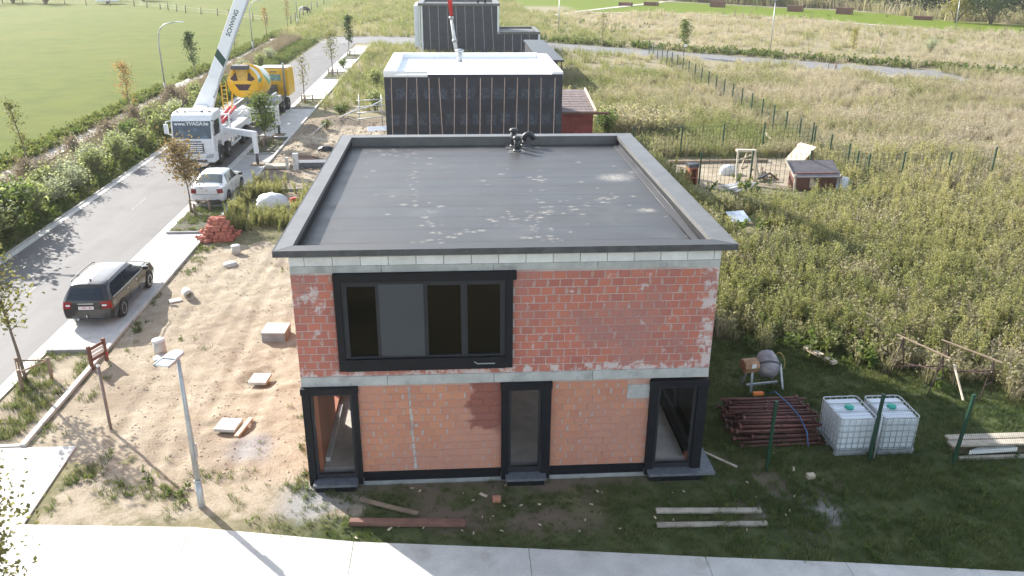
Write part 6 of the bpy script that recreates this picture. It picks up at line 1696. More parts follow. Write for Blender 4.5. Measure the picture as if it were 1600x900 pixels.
def make_tree(h, stem, cw, nleaf, size, lm, seed, lean=(0, 0), taper=1.6, label=None, group=None, low=.0):
    rnd = random.Random(seed)
    t = empty('young_tree', (0, 0, 0), 0, label, 'tree', group)
    mb = MB(); top = h * .93
    def axis_pt(z): f = z / h; return Vector((lean[0] * f * f + .05 * math.sin(3 * f + seed), lean[1] * f * f + .05 * math.cos(2.3 * f + seed), z))
    zs = [h * k / 8 for k in range(8)] + [top]
    mb.tube([axis_pt(z) for z in zs], [.055 * (1 - .85 * z / h) * (h / 4.2) for z in zs], 8)
    tips = []
    nl = 15
    for k in range(nl):
        z = stem + (top - stem) * (k / nl) ** .9; a = k * 2.4 + rnd.uniform(-.4, .4)
        f = (z - stem) / (h - stem); L = cw * (.55 + .9 * math.sin(PI * min(1, (f * .85 + .18)))) * rnd.uniform(.7, 1.05) * .75
        p = axis_pt(z); q = p + Vector((math.cos(a) * L * .75, math.sin(a) * L * .75, L * rnd.uniform(.5, 1.0)))
        mid = (p + q) / 2 + Vector((0, 0, -.06 * L))
        mb.tube([p, mid, q], [.022, .014, .006], 5); tips += [(mid, L * .30), (q, L * .38), (p * .4 + q * .6, L * .34)]
    tips += [(axis_pt(top), cw * .28), (axis_pt(h * .85), cw * .3)]
    mb.build('trunk', M['bark'], t)
    pts = []
    wts = [rnd.uniform(.35, 1.3) for _ in tips]
    for _ in range(nleaf):
        c, r = rnd.choices(tips, wts)[0]
        pts.append((c.x + rnd.gauss(0, r), c.y + rnd.gauss(0, r), max(stem * .8, c.z + rnd.gauss(0, r * .9))))
    objmesh('crown', leaf_mesh('crown', pts, size, lm, rnd), t)
    return t
def place(t, x, y, rz=0., s=1.0):
    t.location = (x, y, 0); t.rotation_euler = (0, 0, rz); t.scale = (s, s, s); return t
place(make_tree(4.3, 1.7, .74, 850, .14, LEAF['olive'], 3, (-.45, .05), label='thin leafy young tree tied to stakes at the left edge'), -9.7, 6.1)
place(make_tree(3.55, 1.3, .88, 1900, .14, LEAF['autumn'], 5, (-.55, 0), label='brownish autumn tree standing beside the white saloon car'), -9.7, 24.0)
place(make_tree(3.4, 1.1, .92, 1700, .17, LEAF['green'], 8, (-.1, 0), label='bushy green young tree in front of the pump truck'), -9.2, 39.6)
place(make_tree(4.3, 1.4, .6, 330, .14, LEAF['olive'], 12, (-.1, 0), label='sparse young tree in the pit beside the mixer truck cab'), -9.4, 57.1)
place(make_tree(4.6, 1.6, .75, 600, .16, LEAF['olive'], 15, (0, 0), label='thin-leaved young tree in the fourth pit along the street'), -9.2, 74.3)
place(make_tree(5.0, 1.6, .62, 1500, .17, LEAF['dark'], 18, (0, 0), label='dense dark green young tree at the far end of the parking bays'), -9.5, 92.5)
place(make_tree(4.3, 1.3, .62, 420, .16, LEAF['olive'], 21, (-.35, 0), label='sparse young tree by the pale path at the left edge of the meadow'), -22.0, 33.3)
place(make_tree(4.3, 1.1, .80, 800, .15, LEAF['orange'], 24, (-.2, 0), label='young tree with thin orange foliage at the meadow path'), -22.3, 51.4)
place(make_tree(4.7, 1.2, .65, 1100, .18, LEAF['dark'], 27, (-.1, 0), label='slim dark green young tree just left of the boom'), -23.4, 73.4)
place(make_tree(4.1, 1.2, .75, 500, .16, LEAF['olive'], 30, (0, 0), label='thin young tree just right of the boom at the meadow edge'), -24.0, 93.7)
place(make_tree(4.3, 1.2, .8, 420, .16, LEAF['orange'], 33, (0, 0), label='faded reddish young tree farther along the meadow path'), -25.3, 119)
place(make_tree(4.5, 1.2, .7, 380, .16, LEAF['autumn'], 36, (0, 0), label='farthest faint young tree along the meadow path'), -24.9, 135)
place(make_tree(4.5, 1.5, .85, 1200, .19, LEAF['green'], 39, (0, 0), label='small dark-crowned tree with a pale tag at the cross road'), 33.4, 91.3)
place(make_tree(4.6, 1.4, .85, 380, .16, LEAF['olive'], 42, (0, 0), label='sparse young tree beside the thin lamp post behind the low wing'), 25.0, 104)
place(make_tree(3.0, .3, .65, 700, .15, LEAF['yellow'], 45, (0, 0), label='slim yellowish sapling on the far tan plot'), 58.8, 97.5)
place(make_tree(4.6, 1.0, 1.0, 6500, .11, LEAF['olive'], 51, (.0, 0), label='leafy tree reaching in at the bottom left corner of the frame'), -5.45, -5.0, 0.6)
mb = MB(); mb.box(-.05, .3, -.03, .03, 1.15, 1.5); tag(mb.build('tree_tag', M['white'], None, (33.4, 91.1, .05)), 'white tag fixed to the small dark-crowned tree', 'tag')
# tree stakes: three round posts with a slat each
for (x, y, s_, lab) in ((-9.45, 5.9, 1.0, 'round timber stakes around the young tree at the left edge'), (-9.3, 23.7, .95, 'timber stakes round the autumn tree by the white car'), (-9.2, 39.6, .9, 'timber stakes round the green tree by the pump truck'), (-9.2, 57.0, .9, 'timber stakes in the pit beside the mixer truck'), (-9.2, 74.2, .9, 'timber stakes in the fourth tree pit'), (-9.3, 92.4, .9, 'timber stakes in the farthest tree pit'), (24.9, 103.6, .9, 'timber stakes at the sparse tree behind the low wing'), (48.0, 79.0, .9, 'dark stakes at the near edge of the cross road')):
    t = empty('tree_stakes', (x, y, 0), 0, lab, 'tree stakes')
    for k in range(3):
        a = k * 2.094 + .5; mb = MB(); mb.tube([(.55 * math.cos(a), .55 * math.sin(a), -.2), (.55 * math.cos(a), .55 * math.sin(a), .72 * s_)], .055, 8); mb.build('stake', M['timber_dark'], t)
    mb = MB(); P3 = [(.55 * math.cos(k * 2.094 + .5), .55 * math.sin(k * 2.094 + .5), .62 * s_) for k in range(3)]
    for k in range(3): mb.bar(P3[k], P3[(k + 1) % 3], .02, .05)
    mb.build('tie', M['timber_dark'], t)

def make_shrub(h, w, nl, size, lm, seed, name='shrub'):
    rnd = random.Random(seed); pts = []; mb = MB(); t = empty(name, (0, 0, 0))
    tips = []
    for k in range(16):
        a = rnd.uniform(0, 2 * PI); r = w * rnd.uniform(.15, .95); hh = h * (1 - .35 * (r / w) ** 2) * rnd.uniform(.7, 1.05)
        p = Vector((.12 * math.cos(a), .12 * math.sin(a), 0)); q = Vector((r * math.cos(a), r * math.sin(a), hh)); mid = p.lerp(q, .5) + Vector((0, 0, .12 * h))
        mb.tube([p, mid, q], [.022, .015, .006], 5)
        for f in (.35, .55, .75, .9, 1.0): tips.append(((p.lerp(mid, f * 2) if f < .5 else mid.lerp(q, f * 2 - 1)), .13 + .13 * f))
    mb.build('stem', M['bark'], t)
    for _ in range(nl):
        c, r = rnd.choice(tips); pts.append((c.x + rnd.gauss(0, r * w * .8), c.y + rnd.gauss(0, r * w * .8), max(.05, c.z + rnd.gauss(0, r * h * .45))))
    objmesh('foliage', leaf_mesh('foliage', pts, size, lm, rnd), t)
    return t
protos = [make_shrub(2.5, 1.15, 1000, .22, LEAF['hedge'], 1), make_shrub(2.2, 1.1, 950, .21, LEAF['green'], 2), make_shrub(1.9, 1.0, 900, .17, LEAF['silver'], 3), make_shrub(2.0, 1.05, 850, .20, LEAF['hedge'], 4), make_shrub(1.5, .9, 1300, .11, LEAF['brown'], 6)]
shr = [  # x, y, proto, scale
    (-17.3, 14.2, 0, 1.08), (-18.9, 13.4, 1, 1.2), (-17.5, 16.4, 1, 1.15), (-19.2, 16.2, 0, 1.15), (-17.2, 18.6, 0, 1.08), (-18.9, 19.0, 3, 1.2), (-17.2, 20.9, 1, 1.1), (-18.8, 21.6, 0, 1.05), (-20.5, 14.5, 3, 1.1), (-20.6, 18.4, 1, 1.05),
    (-17.0, 23.2, 0, .95), (-18.4, 24.2, 2, 1.0), (-17.1, 25.6, 2, .95), (-18.2, 27.2, 3, .95), (-17.2, 28.2, 2, 1.0), (-18.3, 30.0, 2, .95), (-17.3, 31.4, 3, .95), (-18.3, 33.2, 2, 1.0), (-17.3, 34.8, 0, .9), (-18.1, 36.8, 2, .95), (-17.2, 38.4, 3, .95), (-18.2, 40.2, 1, .95), (-17.2, 42.2, 3, 1.0), (-18.1, 44.6, 0, .95), (-17.3, 46.8, 3, .95), (-18.2, 49.6, 2, 1.0), (-17.3, 52.6, 3, 1.0), (-18.4, 56.2, 0, 1.0), (-17.4, 60.0, 1, 1.0), (-18.4, 64.5, 3, 1.05), (-17.6, 69.0, 2, 1.0), (-18.6, 74, 2, 1.1), (-18.0, 80, 3, 1.0), (-18.4, 87, 2, 1.1)]
HL = ['tall bright green shrub in the hedge along the street', 'dark green shrub in the hedge along the street', 'silvery green shrub in the hedge along the street', 'light green shrub in the hedge along the street', 'brownish shrub']
used = set()
def put_shrub(x, y, k, s, label, group):
    if k not in used:
        used.add(k); t = protos[k]; t.location = (x, y, 0); t.scale = (s, s, s)
    else: t = dup(protos[k], (x, y, 0), RND.uniform(0, 6.28), s * RND.uniform(.92, 1.08))
    tag(t, label, 'shrub', group); return t
seen_l = set()
def where(y):
    for lim, w in ((15, 'at the left edge of the photo'), (17.5, 'across from the estate car'), (19.6, 'just beyond the estate car'), (22.5, 'across from the brick pile'), (26, 'across from the autumn tree'), (29, 'across from the white saloon'), (32, 'beyond the white saloon'), (35.5, 'beside the pump truck cab'), (39, 'beside the pump truck'), (43, 'beside the pump truck tail'), (48, 'beside the mixer drum'), (54, 'beside the mixer cab'), (62, 'just beyond the mixer truck'), (72, 'by the bend of the street'), (200, 'at the far end of the street')):
        if y < lim: return w
for x, y, k, s in shr:
    if y > 22.8: s *= .8
    lab = HL[k].replace('along the street', where(y))
    if lab in seen_l: lab = lab.replace('shrub in', 'shrub, the farther one, in')
    seen_l.add(lab); put_shrub(x, y, k, s, lab, 'shrubs of the hedge along the street')
# bushes elsewhere
for x, y, k, s, lab in ((-5.2, 49.8, 1, .55, 'low green bush on the mound left of the foil-wrapped house'), (-2.8, 52.5, 3, .85, 'light green bush behind the steel rails'), (-5.8, 44.9, 1, .35, 'tiny green bush on the bare sand'), (14.6, 41.2, 1, .95, 'dark green bush right of the red shed'), (-1.6, 57, 0, .8, 'green bush left of the white roof'),
                        (69, 95.8, 2, .98, 'rounded silvery bush on the far tan plot'), (-8.8, 80.2, 1, .5, 'small dark shrub at the far parking bays'), (-4, 66, 3, .8, 'pale green bush at the edge of the far bays')):
    put_shrub(x, y, k, s, lab, None)
for k in range(len(protos)):
    if k not in used: put_shrub(-20.2, 36, k, 1, 'brown withered shrub behind the hedge ' + where(36), None)
for x, y, k, s in ((-20.3, 30, 4, 1.0), (-20.0, 41, 4, 1.0), (-20.3, 47, 4, 1.1), (-20.2, 56, 4, 1.1)): put_shrub(x, y, k, s, 'brown withered shrub behind the hedge ' + where(y), 'withered shrubs behind the hedge')
# big trees and bushes at the far edges
def big_bush(x, y, h, w, lm, nl, seed, label, name='tree', size=.42, cat='tree', group=None):
    rnd = random.Random(seed); t = empty(name, (x, y, 0), 0, label, cat, group); mb = MB(); tips = []
    for k in range(12):
        a = k * 2.4; r = w * rnd.uniform(.2, .8); q = Vector((r * math.cos(a), r * math.sin(a), h * rnd.uniform(.35, .95))); mb.tube([(0, 0, -.2), (q.x * .4, q.y * .4, q.z * .6), q], [.16, .1, .03], 6); tips.append(q)
        tips.append(q * .75)
    mb.build('trunk', M['bark'], t); pts = []
    for _ in range(nl):
        c = rnd.choice(tips); pts.append((c.x + rnd.gauss(0, w * .22), c.y + rnd.gauss(0, w * .22), max(.1, c.z + rnd.gauss(0, h * .14))))
    objmesh('crown', leaf_mesh('crown', pts, size, lm, rnd), t); return t
big_bush(107.5, 143.5, 8.5, 5.5, LEAF['dark'], 3000, 61, 'big dark rounded tree at the top right of the far lawn')
big_bush(102.5, 147, 6.0, 3.0, LEAF['yellow'], 1200, 62, 'yellowish tree leaning out beside the big dark tree')
big_bush(120, 139, 7, 5.5, LEAF['brown'], 1800, 63, 'brownish bushy tree at the right end of the far lawn')
fx = [(84, 200, 5.5, 5, 'dark'), (90, 199, 5, 4.5, 'green'), (95, 193, 5.5, 4.2, 'green'), (100, 188, 5.5, 4.2, 'dark'), (104, 181, 5, 4, 'hedge'), (78, 206, 6, 5, 'dark'), (70, 214, 6, 5, 'dark'), (62, 226, 6, 6, 'dark')]
FXL = ['dark green tree behind the pair of brown boxes on the far lawn', 'green tree behind the gap between two far brown boxes', 'green tree just left of the fifth brown box', 'dark green tree right above the fifth brown box', 'light green tree between the fifth box and the long low box', 'dark tree behind the third brown box', 'dark tree left of the third brown box', 'dark tree at the far left end of the row behind the lawn']
for i, (x, y, h, w, lm) in enumerate(fx): big_bush(x, y, h, w, LEAF[lm], 1100, 70 + i, FXL[i], group='trees behind the far lawn')
for i, (x, y, h, w, lm) in enumerate([(-103, 203, 7, 5, 'olive'), (-94, 200, 6, 4.5, 'olive'), (-112, 200, 8, 6, 'green'), (-86, 214, 6, 5, 'autumn'), (-76, 214, 5, 4, 'olive')]): big_bush(x, y, h, w, LEAF[lm], 1100, 90 + i, ['olive bushy tree at the top left corner of the photo', 'smaller olive tree casting a shadow on the far meadow', 'green bushy tree cut off by the left photo edge', 'brownish tree left of the white caravan', 'low olive tree behind the white caravan'][i], group='trees at the far end of the meadow')
far = MB()
rndf = random.Random(4)
V, F = [], []
for k in range(26000):
    t = rndf.random(); x = 40 + 190 * t; y0 = np.interp(x, [40, 62, 84, 96, 110, 150, 230], [256, 236, 208, 194, 172, 150, 130])
    y = y0 + rndf.uniform(0, 45); h_ = rndf.random() ** .7 * (10 + 3 * math.sin(x * .21) + 2 * math.sin(x * .63))
    leaf_quad(V, F, Vector((x + rndf.gauss(0, 1), y, h_)), rndf.uniform(1.0, 2.0), rndf)
me = bpy.data.meshes.new('forest'); me.from_pydata([tuple(v) for v in V], [], F); me.materials.append(LEAF['dark'])
fo = bpy.data.objects.new('far_woods', me); COL.objects.link(fo); tag(fo, 'dark belt of woods beyond the far lawn', None, None, 'stuff')

# ------------------------------------------------------------------ ground cover: instanced plants
SRC = bpy.data.collections.new('plant_sources')
def blade_mesh(name, n, h, spread, w, m, rnd, seg=2, heads=0):
    V, F = [], []
    for _ in range(n):
        a = rnd.uniform(0, 2 * PI); r = rnd.uniform(0, spread); hh = h * rnd.uniform(.5, 1.1); b = rnd.uniform(0.1, .55) * hh
        base = Vector((r * math.cos(a), r * math.sin(a), -.02)); d = Vector((math.cos(a + rnd.gauss(0, .6)), math.sin(a + rnd.gauss(0, .6)), 0)); s = Vector((-d.y, d.x, 0)) * w * rnd.uniform(.6, 1.2)
        k = len(V); p1 = base + d * b * .25 + Vector((0, 0, hh * .6)); p2 = base + d * b + Vector((0, 0, hh))
        V += [base - s, base + s, p1 + s * .8, p1 - s * .8, p2]; F += [(k, k + 1, k + 2, k + 3), (k + 3, k + 2, k + 4)]
        if heads and rnd.random() < heads:
            for _ in range(3): leaf_quad(V, F, p2 + Vector((rnd.gauss(0, .02), rnd.gauss(0, .02), rnd.uniform(-.1, .04))), .09, rnd)
    me = bpy.data.meshes.new(name); me.from_pydata([tuple(v) for v in V], [], F); me.materials.append(m); return me
def weed_mesh(name, h, nleaf, ls, m, rnd, plume=16, ns=None, wob=.10):
    V, F = [], []
    ns = ns or rnd.randint(2, 3)
    for s_ in range(ns):
        bx, by = rnd.gauss(0, .07), rnd.gauss(0, .07); hh = h * rnd.uniform(.75, 1.1); lx, ly = rnd.gauss(0, wob), rnd.gauss(0, wob); k = len(V)
        V += [Vector((bx - .007, by, 0)), Vector((bx + .007, by, 0)), Vector((bx + lx, by + ly, hh))]; F.append((k, k + 1, k + 2))
        for i in range(nleaf // ns):
            f = .12 + .8 * i / (nleaf / ns); leaf_quad(V, F, Vector((bx + lx * f, by + ly * f, hh * f)), ls * (1.25 - .6 * f), rnd, -.25)
        for i in range(plume // ns):
            f = rnd.uniform(.78, 1.08); leaf_quad(V, F, Vector((bx + lx * f + rnd.gauss(0, .045), by + ly * f + rnd.gauss(0, .045), hh * f)), ls * .55, rnd, -.5)
    me = bpy.data.meshes.new(name); me.from_pydata([tuple(v) for v in V], [], F); me.materials.append(m); return me
GL = {
    'weed': leaf_mat('weed_leaf', [(.165, .185, .075), (.28, .28, .125), (.39, .36, .19), (.47, .415, .285)], .67, True, tip=.32),
    'dry': leaf_mat('dry_grass', [(.20, .23, .085), (.31, .295, .165), (.41, .36, .28), (.47, .41, .355)], .55, True),
    'grass': leaf_mat('green_grass', [(.07, .105, .035), (.125, .16, .055), (.21, .21, .095)], .45, True),
    'broad': leaf_mat('broad_weed', [(.08, .125, .035), (.145, .19, .055), (.23, .235, .085)], .5, True),
    'brown': leaf_mat('brown_weed', [(.17, .14, .105), (.24, .195, .15), (.30, .25, .19)], .45, True),
}
def source(me):
    o = bpy.data.objects.new(me.name, me); return o
def coll(name, meshes):
    c = bpy.data.collections.new(name)
    for me in meshes: c.objects.link(source(me))
    return c
rp = random.Random(77)
C_weed = coll('weed_src', [weed_mesh('weed', 1.15, 80, .105, GL['weed'], rp, 60, 3, .08) for _ in range(5)])
C_dry = coll('dry_src', [blade_mesh('dry_tuft', 34, .75, .22, .010, GL['dry'], rp, heads=.35) for _ in range(3)])
C_dryfar = coll('dryfar_src', [blade_mesh('dry_clump', 40, .75, .55, .022, GL['dry'], rp, heads=.3) for _ in range(3)])
C_grass = coll('grass_src', [blade_mesh('grass_tuft', 16, .13, .09, .006, GL['grass'], rp) for _ in range(3)])
C_broad = coll('broad_src', [weed_mesh('broad_weed', .42, 30, .16, GL['broad'], rp, 6) for _ in range(3)])
C_brown = coll('brown_src', [weed_mesh('brown_weed', 1.1, 34, .12, GL['brown'], rp, 18) for _ in range(3)])

def scatter(name, pts, tint, scale, C, label, kind='stuff', lean=.12):
    n = len(pts)
    me = bpy.data.meshes.new(name); me.vertices.add(n); me.vertices.foreach_set('co', np.asarray(pts, np.float32).ravel())
    r = me.attributes.new('rot', 'FLOAT_VECTOR', 'POINT'); rr = np.stack([NPR.normal(0, lean, n), NPR.normal(0, lean, n), NPR.uniform(0, 6.283, n)], 1).astype(np.float32); r.data.foreach_set('vector', rr.ravel())
    s = me.attributes.new('siz', 'FLOAT', 'POINT'); s.data.foreach_set('value', np.asarray(scale, np.float32))
    t = me.attributes.new('tint', 'FLOAT', 'POINT'); t.data.foreach_set('value', np.asarray(tint, np.float32))
    o = bpy.data.objects.new(name, me); COL.objects.link(o)
    g = bpy.data.node_groups.new(name, 'GeometryNodeTree')
    g.interface.new_socket('Geometry', in_out='INPUT', socket_type='NodeSocketGeometry'); g.interface.new_socket('Geometry', in_out='OUTPUT', socket_type='NodeSocketGeometry')
    gi, go = g.nodes.new('NodeGroupInput'), g.nodes.new('NodeGroupOutput')
    ip = g.nodes.new('GeometryNodeInstanceOnPoints'); ci = g.nodes.new('GeometryNodeCollectionInfo')
    ci.inputs['Collection'].default_value = C; ci.inputs['Separate Children'].default_value = True; ci.inputs['Reset Children'].default_value = True
    mp = g.nodes.new('GeometryNodeMeshToPoints')
    na = g.nodes.new('GeometryNodeInputNamedAttribute'); na.data_type = 'FLOAT_VECTOR'; na.inputs[0].default_value = 'rot'
    e2 = g.nodes.new('FunctionNodeEulerToRotation'); nsz = g.nodes.new('GeometryNodeInputNamedAttribute'); nsz.data_type = 'FLOAT'; nsz.inputs[0].default_value = 'siz'
    L = g.links.new
    L(gi.outputs[0], mp.inputs['Mesh']); L(mp.outputs[0], ip.inputs['Points']); L(ci.outputs[0], ip.inputs['Instance']); ip.inputs['Pick Instance'].default_value = True
    L(na.outputs[0], e2.inputs[0]); L(e2.outputs[0], ip.inputs['Rotation']); L(nsz.outputs[0], ip.inputs['Scale']); L(ip.outputs[0], go.inputs[0])
    md = o.modifiers.new('scatter', 'NODES'); md.node_group = g
    tag(o, label, None, None, kind)
    print(name, n)
    return o
def blocked(x, y):
    b = (x > -.15) & (x < 10.2) & (y > -.06) & (y < 12.3)
    b |= (x > -.3) & (x < 10.1) & (y > 29.3) & (y < 38.6)
    b |= (x > 9.9) & (x < 13) & (y > 36.4) & (y < 41.5)
    b |= (x > -1.3) & (x < 15.1) & (y > 93) & (y < 103)
    b |= (x > -16.0) & (x < -7.9) & (y > -40) & (y < 118)
    b |= (y < walk_edge(x) + .05)
    b |= (x > 11.7) & (x < 14.3) & (y > 70) & (y < 80.4)
    # cross road
    bo = np.interp(x, [-16, -10.3, 23.5, 42.9, 51.2, 58.4], [106, 107.5, 95.7, 82.1, 74.2, 66.0]); to = np.interp(x, [-16, -2, 17, 45, 56.4, 64.3], [116, 116.8, 109.1, 88, 79, 73.5])
    b |= (x > -16) & (x < 59) & (y > bo - .3) & (y < to + .3)
    b |= (x > -10) & (x < -6.2) & (y < 2.2)
    b |= (x > 49) & (x < 59.5) & (np.abs(y - np.interp(x, [49, 59], [74.2, 65.6])) < 1.6)
    b |= (x > 13.7) & (x < 16.0) & (y > .5) & (y < 1.75)
    return b
def cand(n, x0, x1, y0, y1, dens, seed):
    r = np.random.RandomState(seed); x = r.uniform(x0, x1, n); y = r.uniform(y0, y1, n); k = (r.uniform(0, 1, n) < dens(x, y)) & ~blocked(x, y); return x[k], y[k], r
def zof(x, y): return height(x, y)
def do(name, n, x0, x1, y0, y1, dens, seed, C, sc, tint, label, lean=.12):
    x, y, r = cand(n, x0, x1, y0, y1, dens, seed)
    scatter(name, np.stack([x, y, zof(x, y)], 1), tint(x, y, r), sc(x, y, r), C, label, 'stuff', lean)
# tall weed thicket right of the house; lower and browner away from it
def edge_w(x): return np.interp(x, [9.9, 13, 16, 18, 20, 22, 30, 60], [9.8, 8.7, 7.2, 5.6, 4.2, 2.2, .5, -2])
def d_weed(x, y):
    n = fbm(x, y, 3.2, 41); e = y - edge_w(x) + (n - .5) * 2.5
    d = sstep(-.3, 1.2, e) * (1 - box_in(x, y, 16.6, 26.4, 24.4, 35.0, .4)) * (1 - box_in(x, y, 16.6, 22.4, 22.0, 27, .3)) * (1 - box_in(x, y, 16.8, 18.9, 17.6, 22, .2)) * (x > 10)
    hole = 1 - sstep(.64, .74, fbm(x, y, 2.2, 55)) * .85
    return np.clip(d * hole * (1 - sstep(24, 30, y) * .45) * (1 - sstep(28, 38, x) * .5), 0, 1)
do('tall_weeds', 9500, 10, 50, 0, 34, d_weed, 1, C_weed, lambda x, y, r: r.uniform(.6, 1.12, len(x)) * (0.72 + .5 * fbm(x, y, 4, 43)), lambda x, y, r: np.clip(-.08 + .95 * (fbm(x, y, 3.5, 44) * .62 + .38 * sstep(20, 44, x + y * .35)) + r.normal(0, .10, len(x)), 0, 1), 'thicket of tall yellow-green weeds on the plot right of the brick house')
do('weed_grass', 15000, 10, 48, 1, 36, lambda x, y: np.clip(sstep(-1.4, .6, y - edge_w(x)) * .75 * (1 - box_in(x, y, 16.6, 26.4, 24.4, 35, .4)) * (1 - box_in(x, y, 16.8, 18.9, 17.6, 22, .2)), 0, 1), 2, C_dry, lambda x, y, r: r.uniform(.6, 1.3, len(x)), lambda x, y, r: np.clip(fbm(x, y, 4, 46) * .9 - .1 + .35 * sstep(25, 45, x) + r.normal(0, .12, len(x)), 0, 1), 'dry grass between the tall weeds')
do('brown_stalks', 1800, 10, 50, 2, 34, lambda x, y: d_weed(x, y) * sstep(.52, .64, fbm(x, y, 2.6, 47)), 31, C_brown, lambda x, y, r: r.uniform(.5, 1.15, len(x)), lambda x, y, r: r.uniform(.2, 1, len(x)), 'dead brown stalks among the tall weeds')
do('low_weeds', 2600, 10, 40, 0, 30, lambda x, y: np.clip(sstep(-2.2, .2, y - edge_w(x)) * (1 - sstep(2.5, 6, y - edge_w(x))) + .25 * (y > edge_w(x)), 0, 1) * sstep(.4, .56, fbm(x, y, 1.8, 48)), 32, C_broad, lambda x, y, r: r.uniform(.6, 1.9, len(x)), lambda x, y, r: r.uniform(.1, 1, len(x)), 'leafy low weeds along the edge of the thicket')
# tan grass plots
def d_tan(x, y): return np.clip((.55 + .6 * (fbm(x, y, 6, 51) - .5)) * (1 - box_in(x, y, 16.6, 26.4, 26.6, 35.0, .4)), 0, 1) * (y > 12.5)
tin = lambda x, y, r: np.clip(-.1 + 1.5 * (fbm(x, y, 6, 61) - .5) + .55 + .22 * sstep(24, 40, x) - .25 * (x < 26) + .3 * (fbm(x, y, 1.5, 62) - .5) + r.normal(0, .12, len(x)), 0, 1)
do('dry_grass', 22000, 10, 75, 30, 74, d_tan, 3, C_dry, lambda x, y, r: r.uniform(.6, 1.15, len(x)) * (.7 + .6 * fbm(x, y, 5, 52)), tin, 'tan and green wild grass covering the plots behind the fence')
do('dry_grass', 15000, 12, 170, 60, 175, lambda x, y: d_tan(x, y) * (1 - zones(x, y)[5]) * .9, 4, C_dryfar, lambda x, y, r: r.uniform(.7, 1.3, len(x)) * (.6 + .8 * fbm(x, y, 9, 53)), tin, 'tan wild grass on the far plots beyond the cross road')
do('dry_grass', 6000, -7.8, 13, 38.6, 106, lambda x, y: d_tan(x, y) * sstep(47, 52, y + np.maximum(x, -2) * 2), 5, C_dry, lambda x, y, r: r.uniform(.6, 1.2, len(x)), lambda x, y, r: tin(x, y, r) * .8, 'wild grass on the plots between the far houses and the bays')
do('dry_grass', 7000, -45, 20, 100, 230, lambda x, y: .6 * sstep(110, 120, y) * (x > -24) * 1., 6, C_dryfar, lambda x, y, r: r.uniform(.8, 1.6, len(x)), lambda x, y, r: tin(x, y, r) * .9, 'rough grass and scrub beyond the end of the street')
do('yellow_reeds', 420, 14.5, 20, 40.5, 47, lambda x, y: box_in(x, y, 15, 19.4, 41.5, 46, .8), 33, C_dry, lambda x, y, r: r.uniform(1.3, 2.3, len(x)), lambda x, y, r: r.uniform(.35, .7, len(x)), 'tall yellow-brown grass clump right of the red shed')
LYX, LYY = [30, 55, 73, 81, 87, 98, 140], [172, 171, 157, 146, 134, 122, 95]
do('brown_scrub', 1500, 30, 135, 90, 172, lambda x, y: ((np.interp(x, LYX, LYY) - y > 3) & (np.interp(x, LYX, LYY) - y < 13)) * sstep(.46, .6, fbm(x, y, 9, 87)), 34, C_brown, lambda x, y, r: r.uniform(1.1, 2.0, len(x)), lambda x, y, r: r.uniform(0, .8, len(x)), 'dark brown scrub along the near side of the sandy far path')
do('green_scrub', 900, 12, 150, 74, 165, lambda x, y: sstep(.62, .7, fbm(x, y, 12, 88)) + 0 * x, 35, C_broad, lambda x, y, r: r.uniform(1.0, 2.2, len(x)), lambda x, y, r: r.uniform(0, .7, len(x)), 'scattered green weed patches on the far tan plots')
# green verge along far road and reeds
do('reeds', 5200, 55, 150, 115, 240, lambda x, y: zones(x, y)[5] * 0 + sstep(0, 2, y - np.interp(x, [60, 84, 94, 100, 105, 150], [229, 196, 189, 179, 151, 112])) * (1 - sstep(5, 11, y - np.interp(x, [60, 84, 94, 100, 105, 150], [229, 196, 189, 179, 151, 112]))), 7, C_dryfar, lambda x, y, r: r.uniform(2.2, 4.2, len(x)), lambda x, y, r: np.clip(.5 + r.normal(0, .2, len(x)), 0, 1), 'tan reeds along the back of the far lawn')
do('green_weeds', 5200, 8, 75, 60, 112, lambda x, y: (np.abs(y - 2.5 - np.interp(x, [-16, -2, 17, 45, 56.4, 64.3, 80], [116, 116.8, 109.1, 88, 79, 73.5, 62])) < 2.6) * 1., 8, C_broad, lambda x, y, r: r.uniform(1.0, 2.4, len(x)), lambda x, y, r: r.uniform(0, .8, len(x)), 'green weeds along the far side of the cross road')
# hedge strip: brown weeds behind, green verge in front
do('brown_weeds', 5200, -21.6, -18.6, 14, 112, lambda x, y: .35 + .65 * sstep(.4, .55, fbm(x, y, 5, 66)) + 0 * x, 9, C_brown, lambda x, y, r: r.uniform(.55, .95, len(x)), lambda x, y, r: np.clip(fbm(x, y, 3, 67) + r.normal(0, .15, len(x)), 0, 1), 'band of brown withered weeds behind the hedge')
do('verge_weeds', 7500, -19, -15.95, -4, 110, lambda x, y: .8 + 0 * x, 10, C_broad, lambda x, y, r: r.uniform(.4, 1.1, len(x)) * np.where(x > -16.5, .6, 1.2), lambda x, y, r: np.clip(fbm(x, y, 2, 68) * 1.1 + r.normal(0, .1, len(x)), 0, 1), 'green weeds on the verge between hedge and street')
do('field_edge_weeds', 2600, -24.6, -23.2, 14, 125, lambda x, y: sstep(.35, .55, fbm(x, y, 4, 69)) + 0 * x, 11, C_broad, lambda x, y, r: r.uniform(.6, 1.6, len(x)), lambda x, y, r: r.uniform(.2, 1, len(x)), 'ragged weeds along the meadow edge')
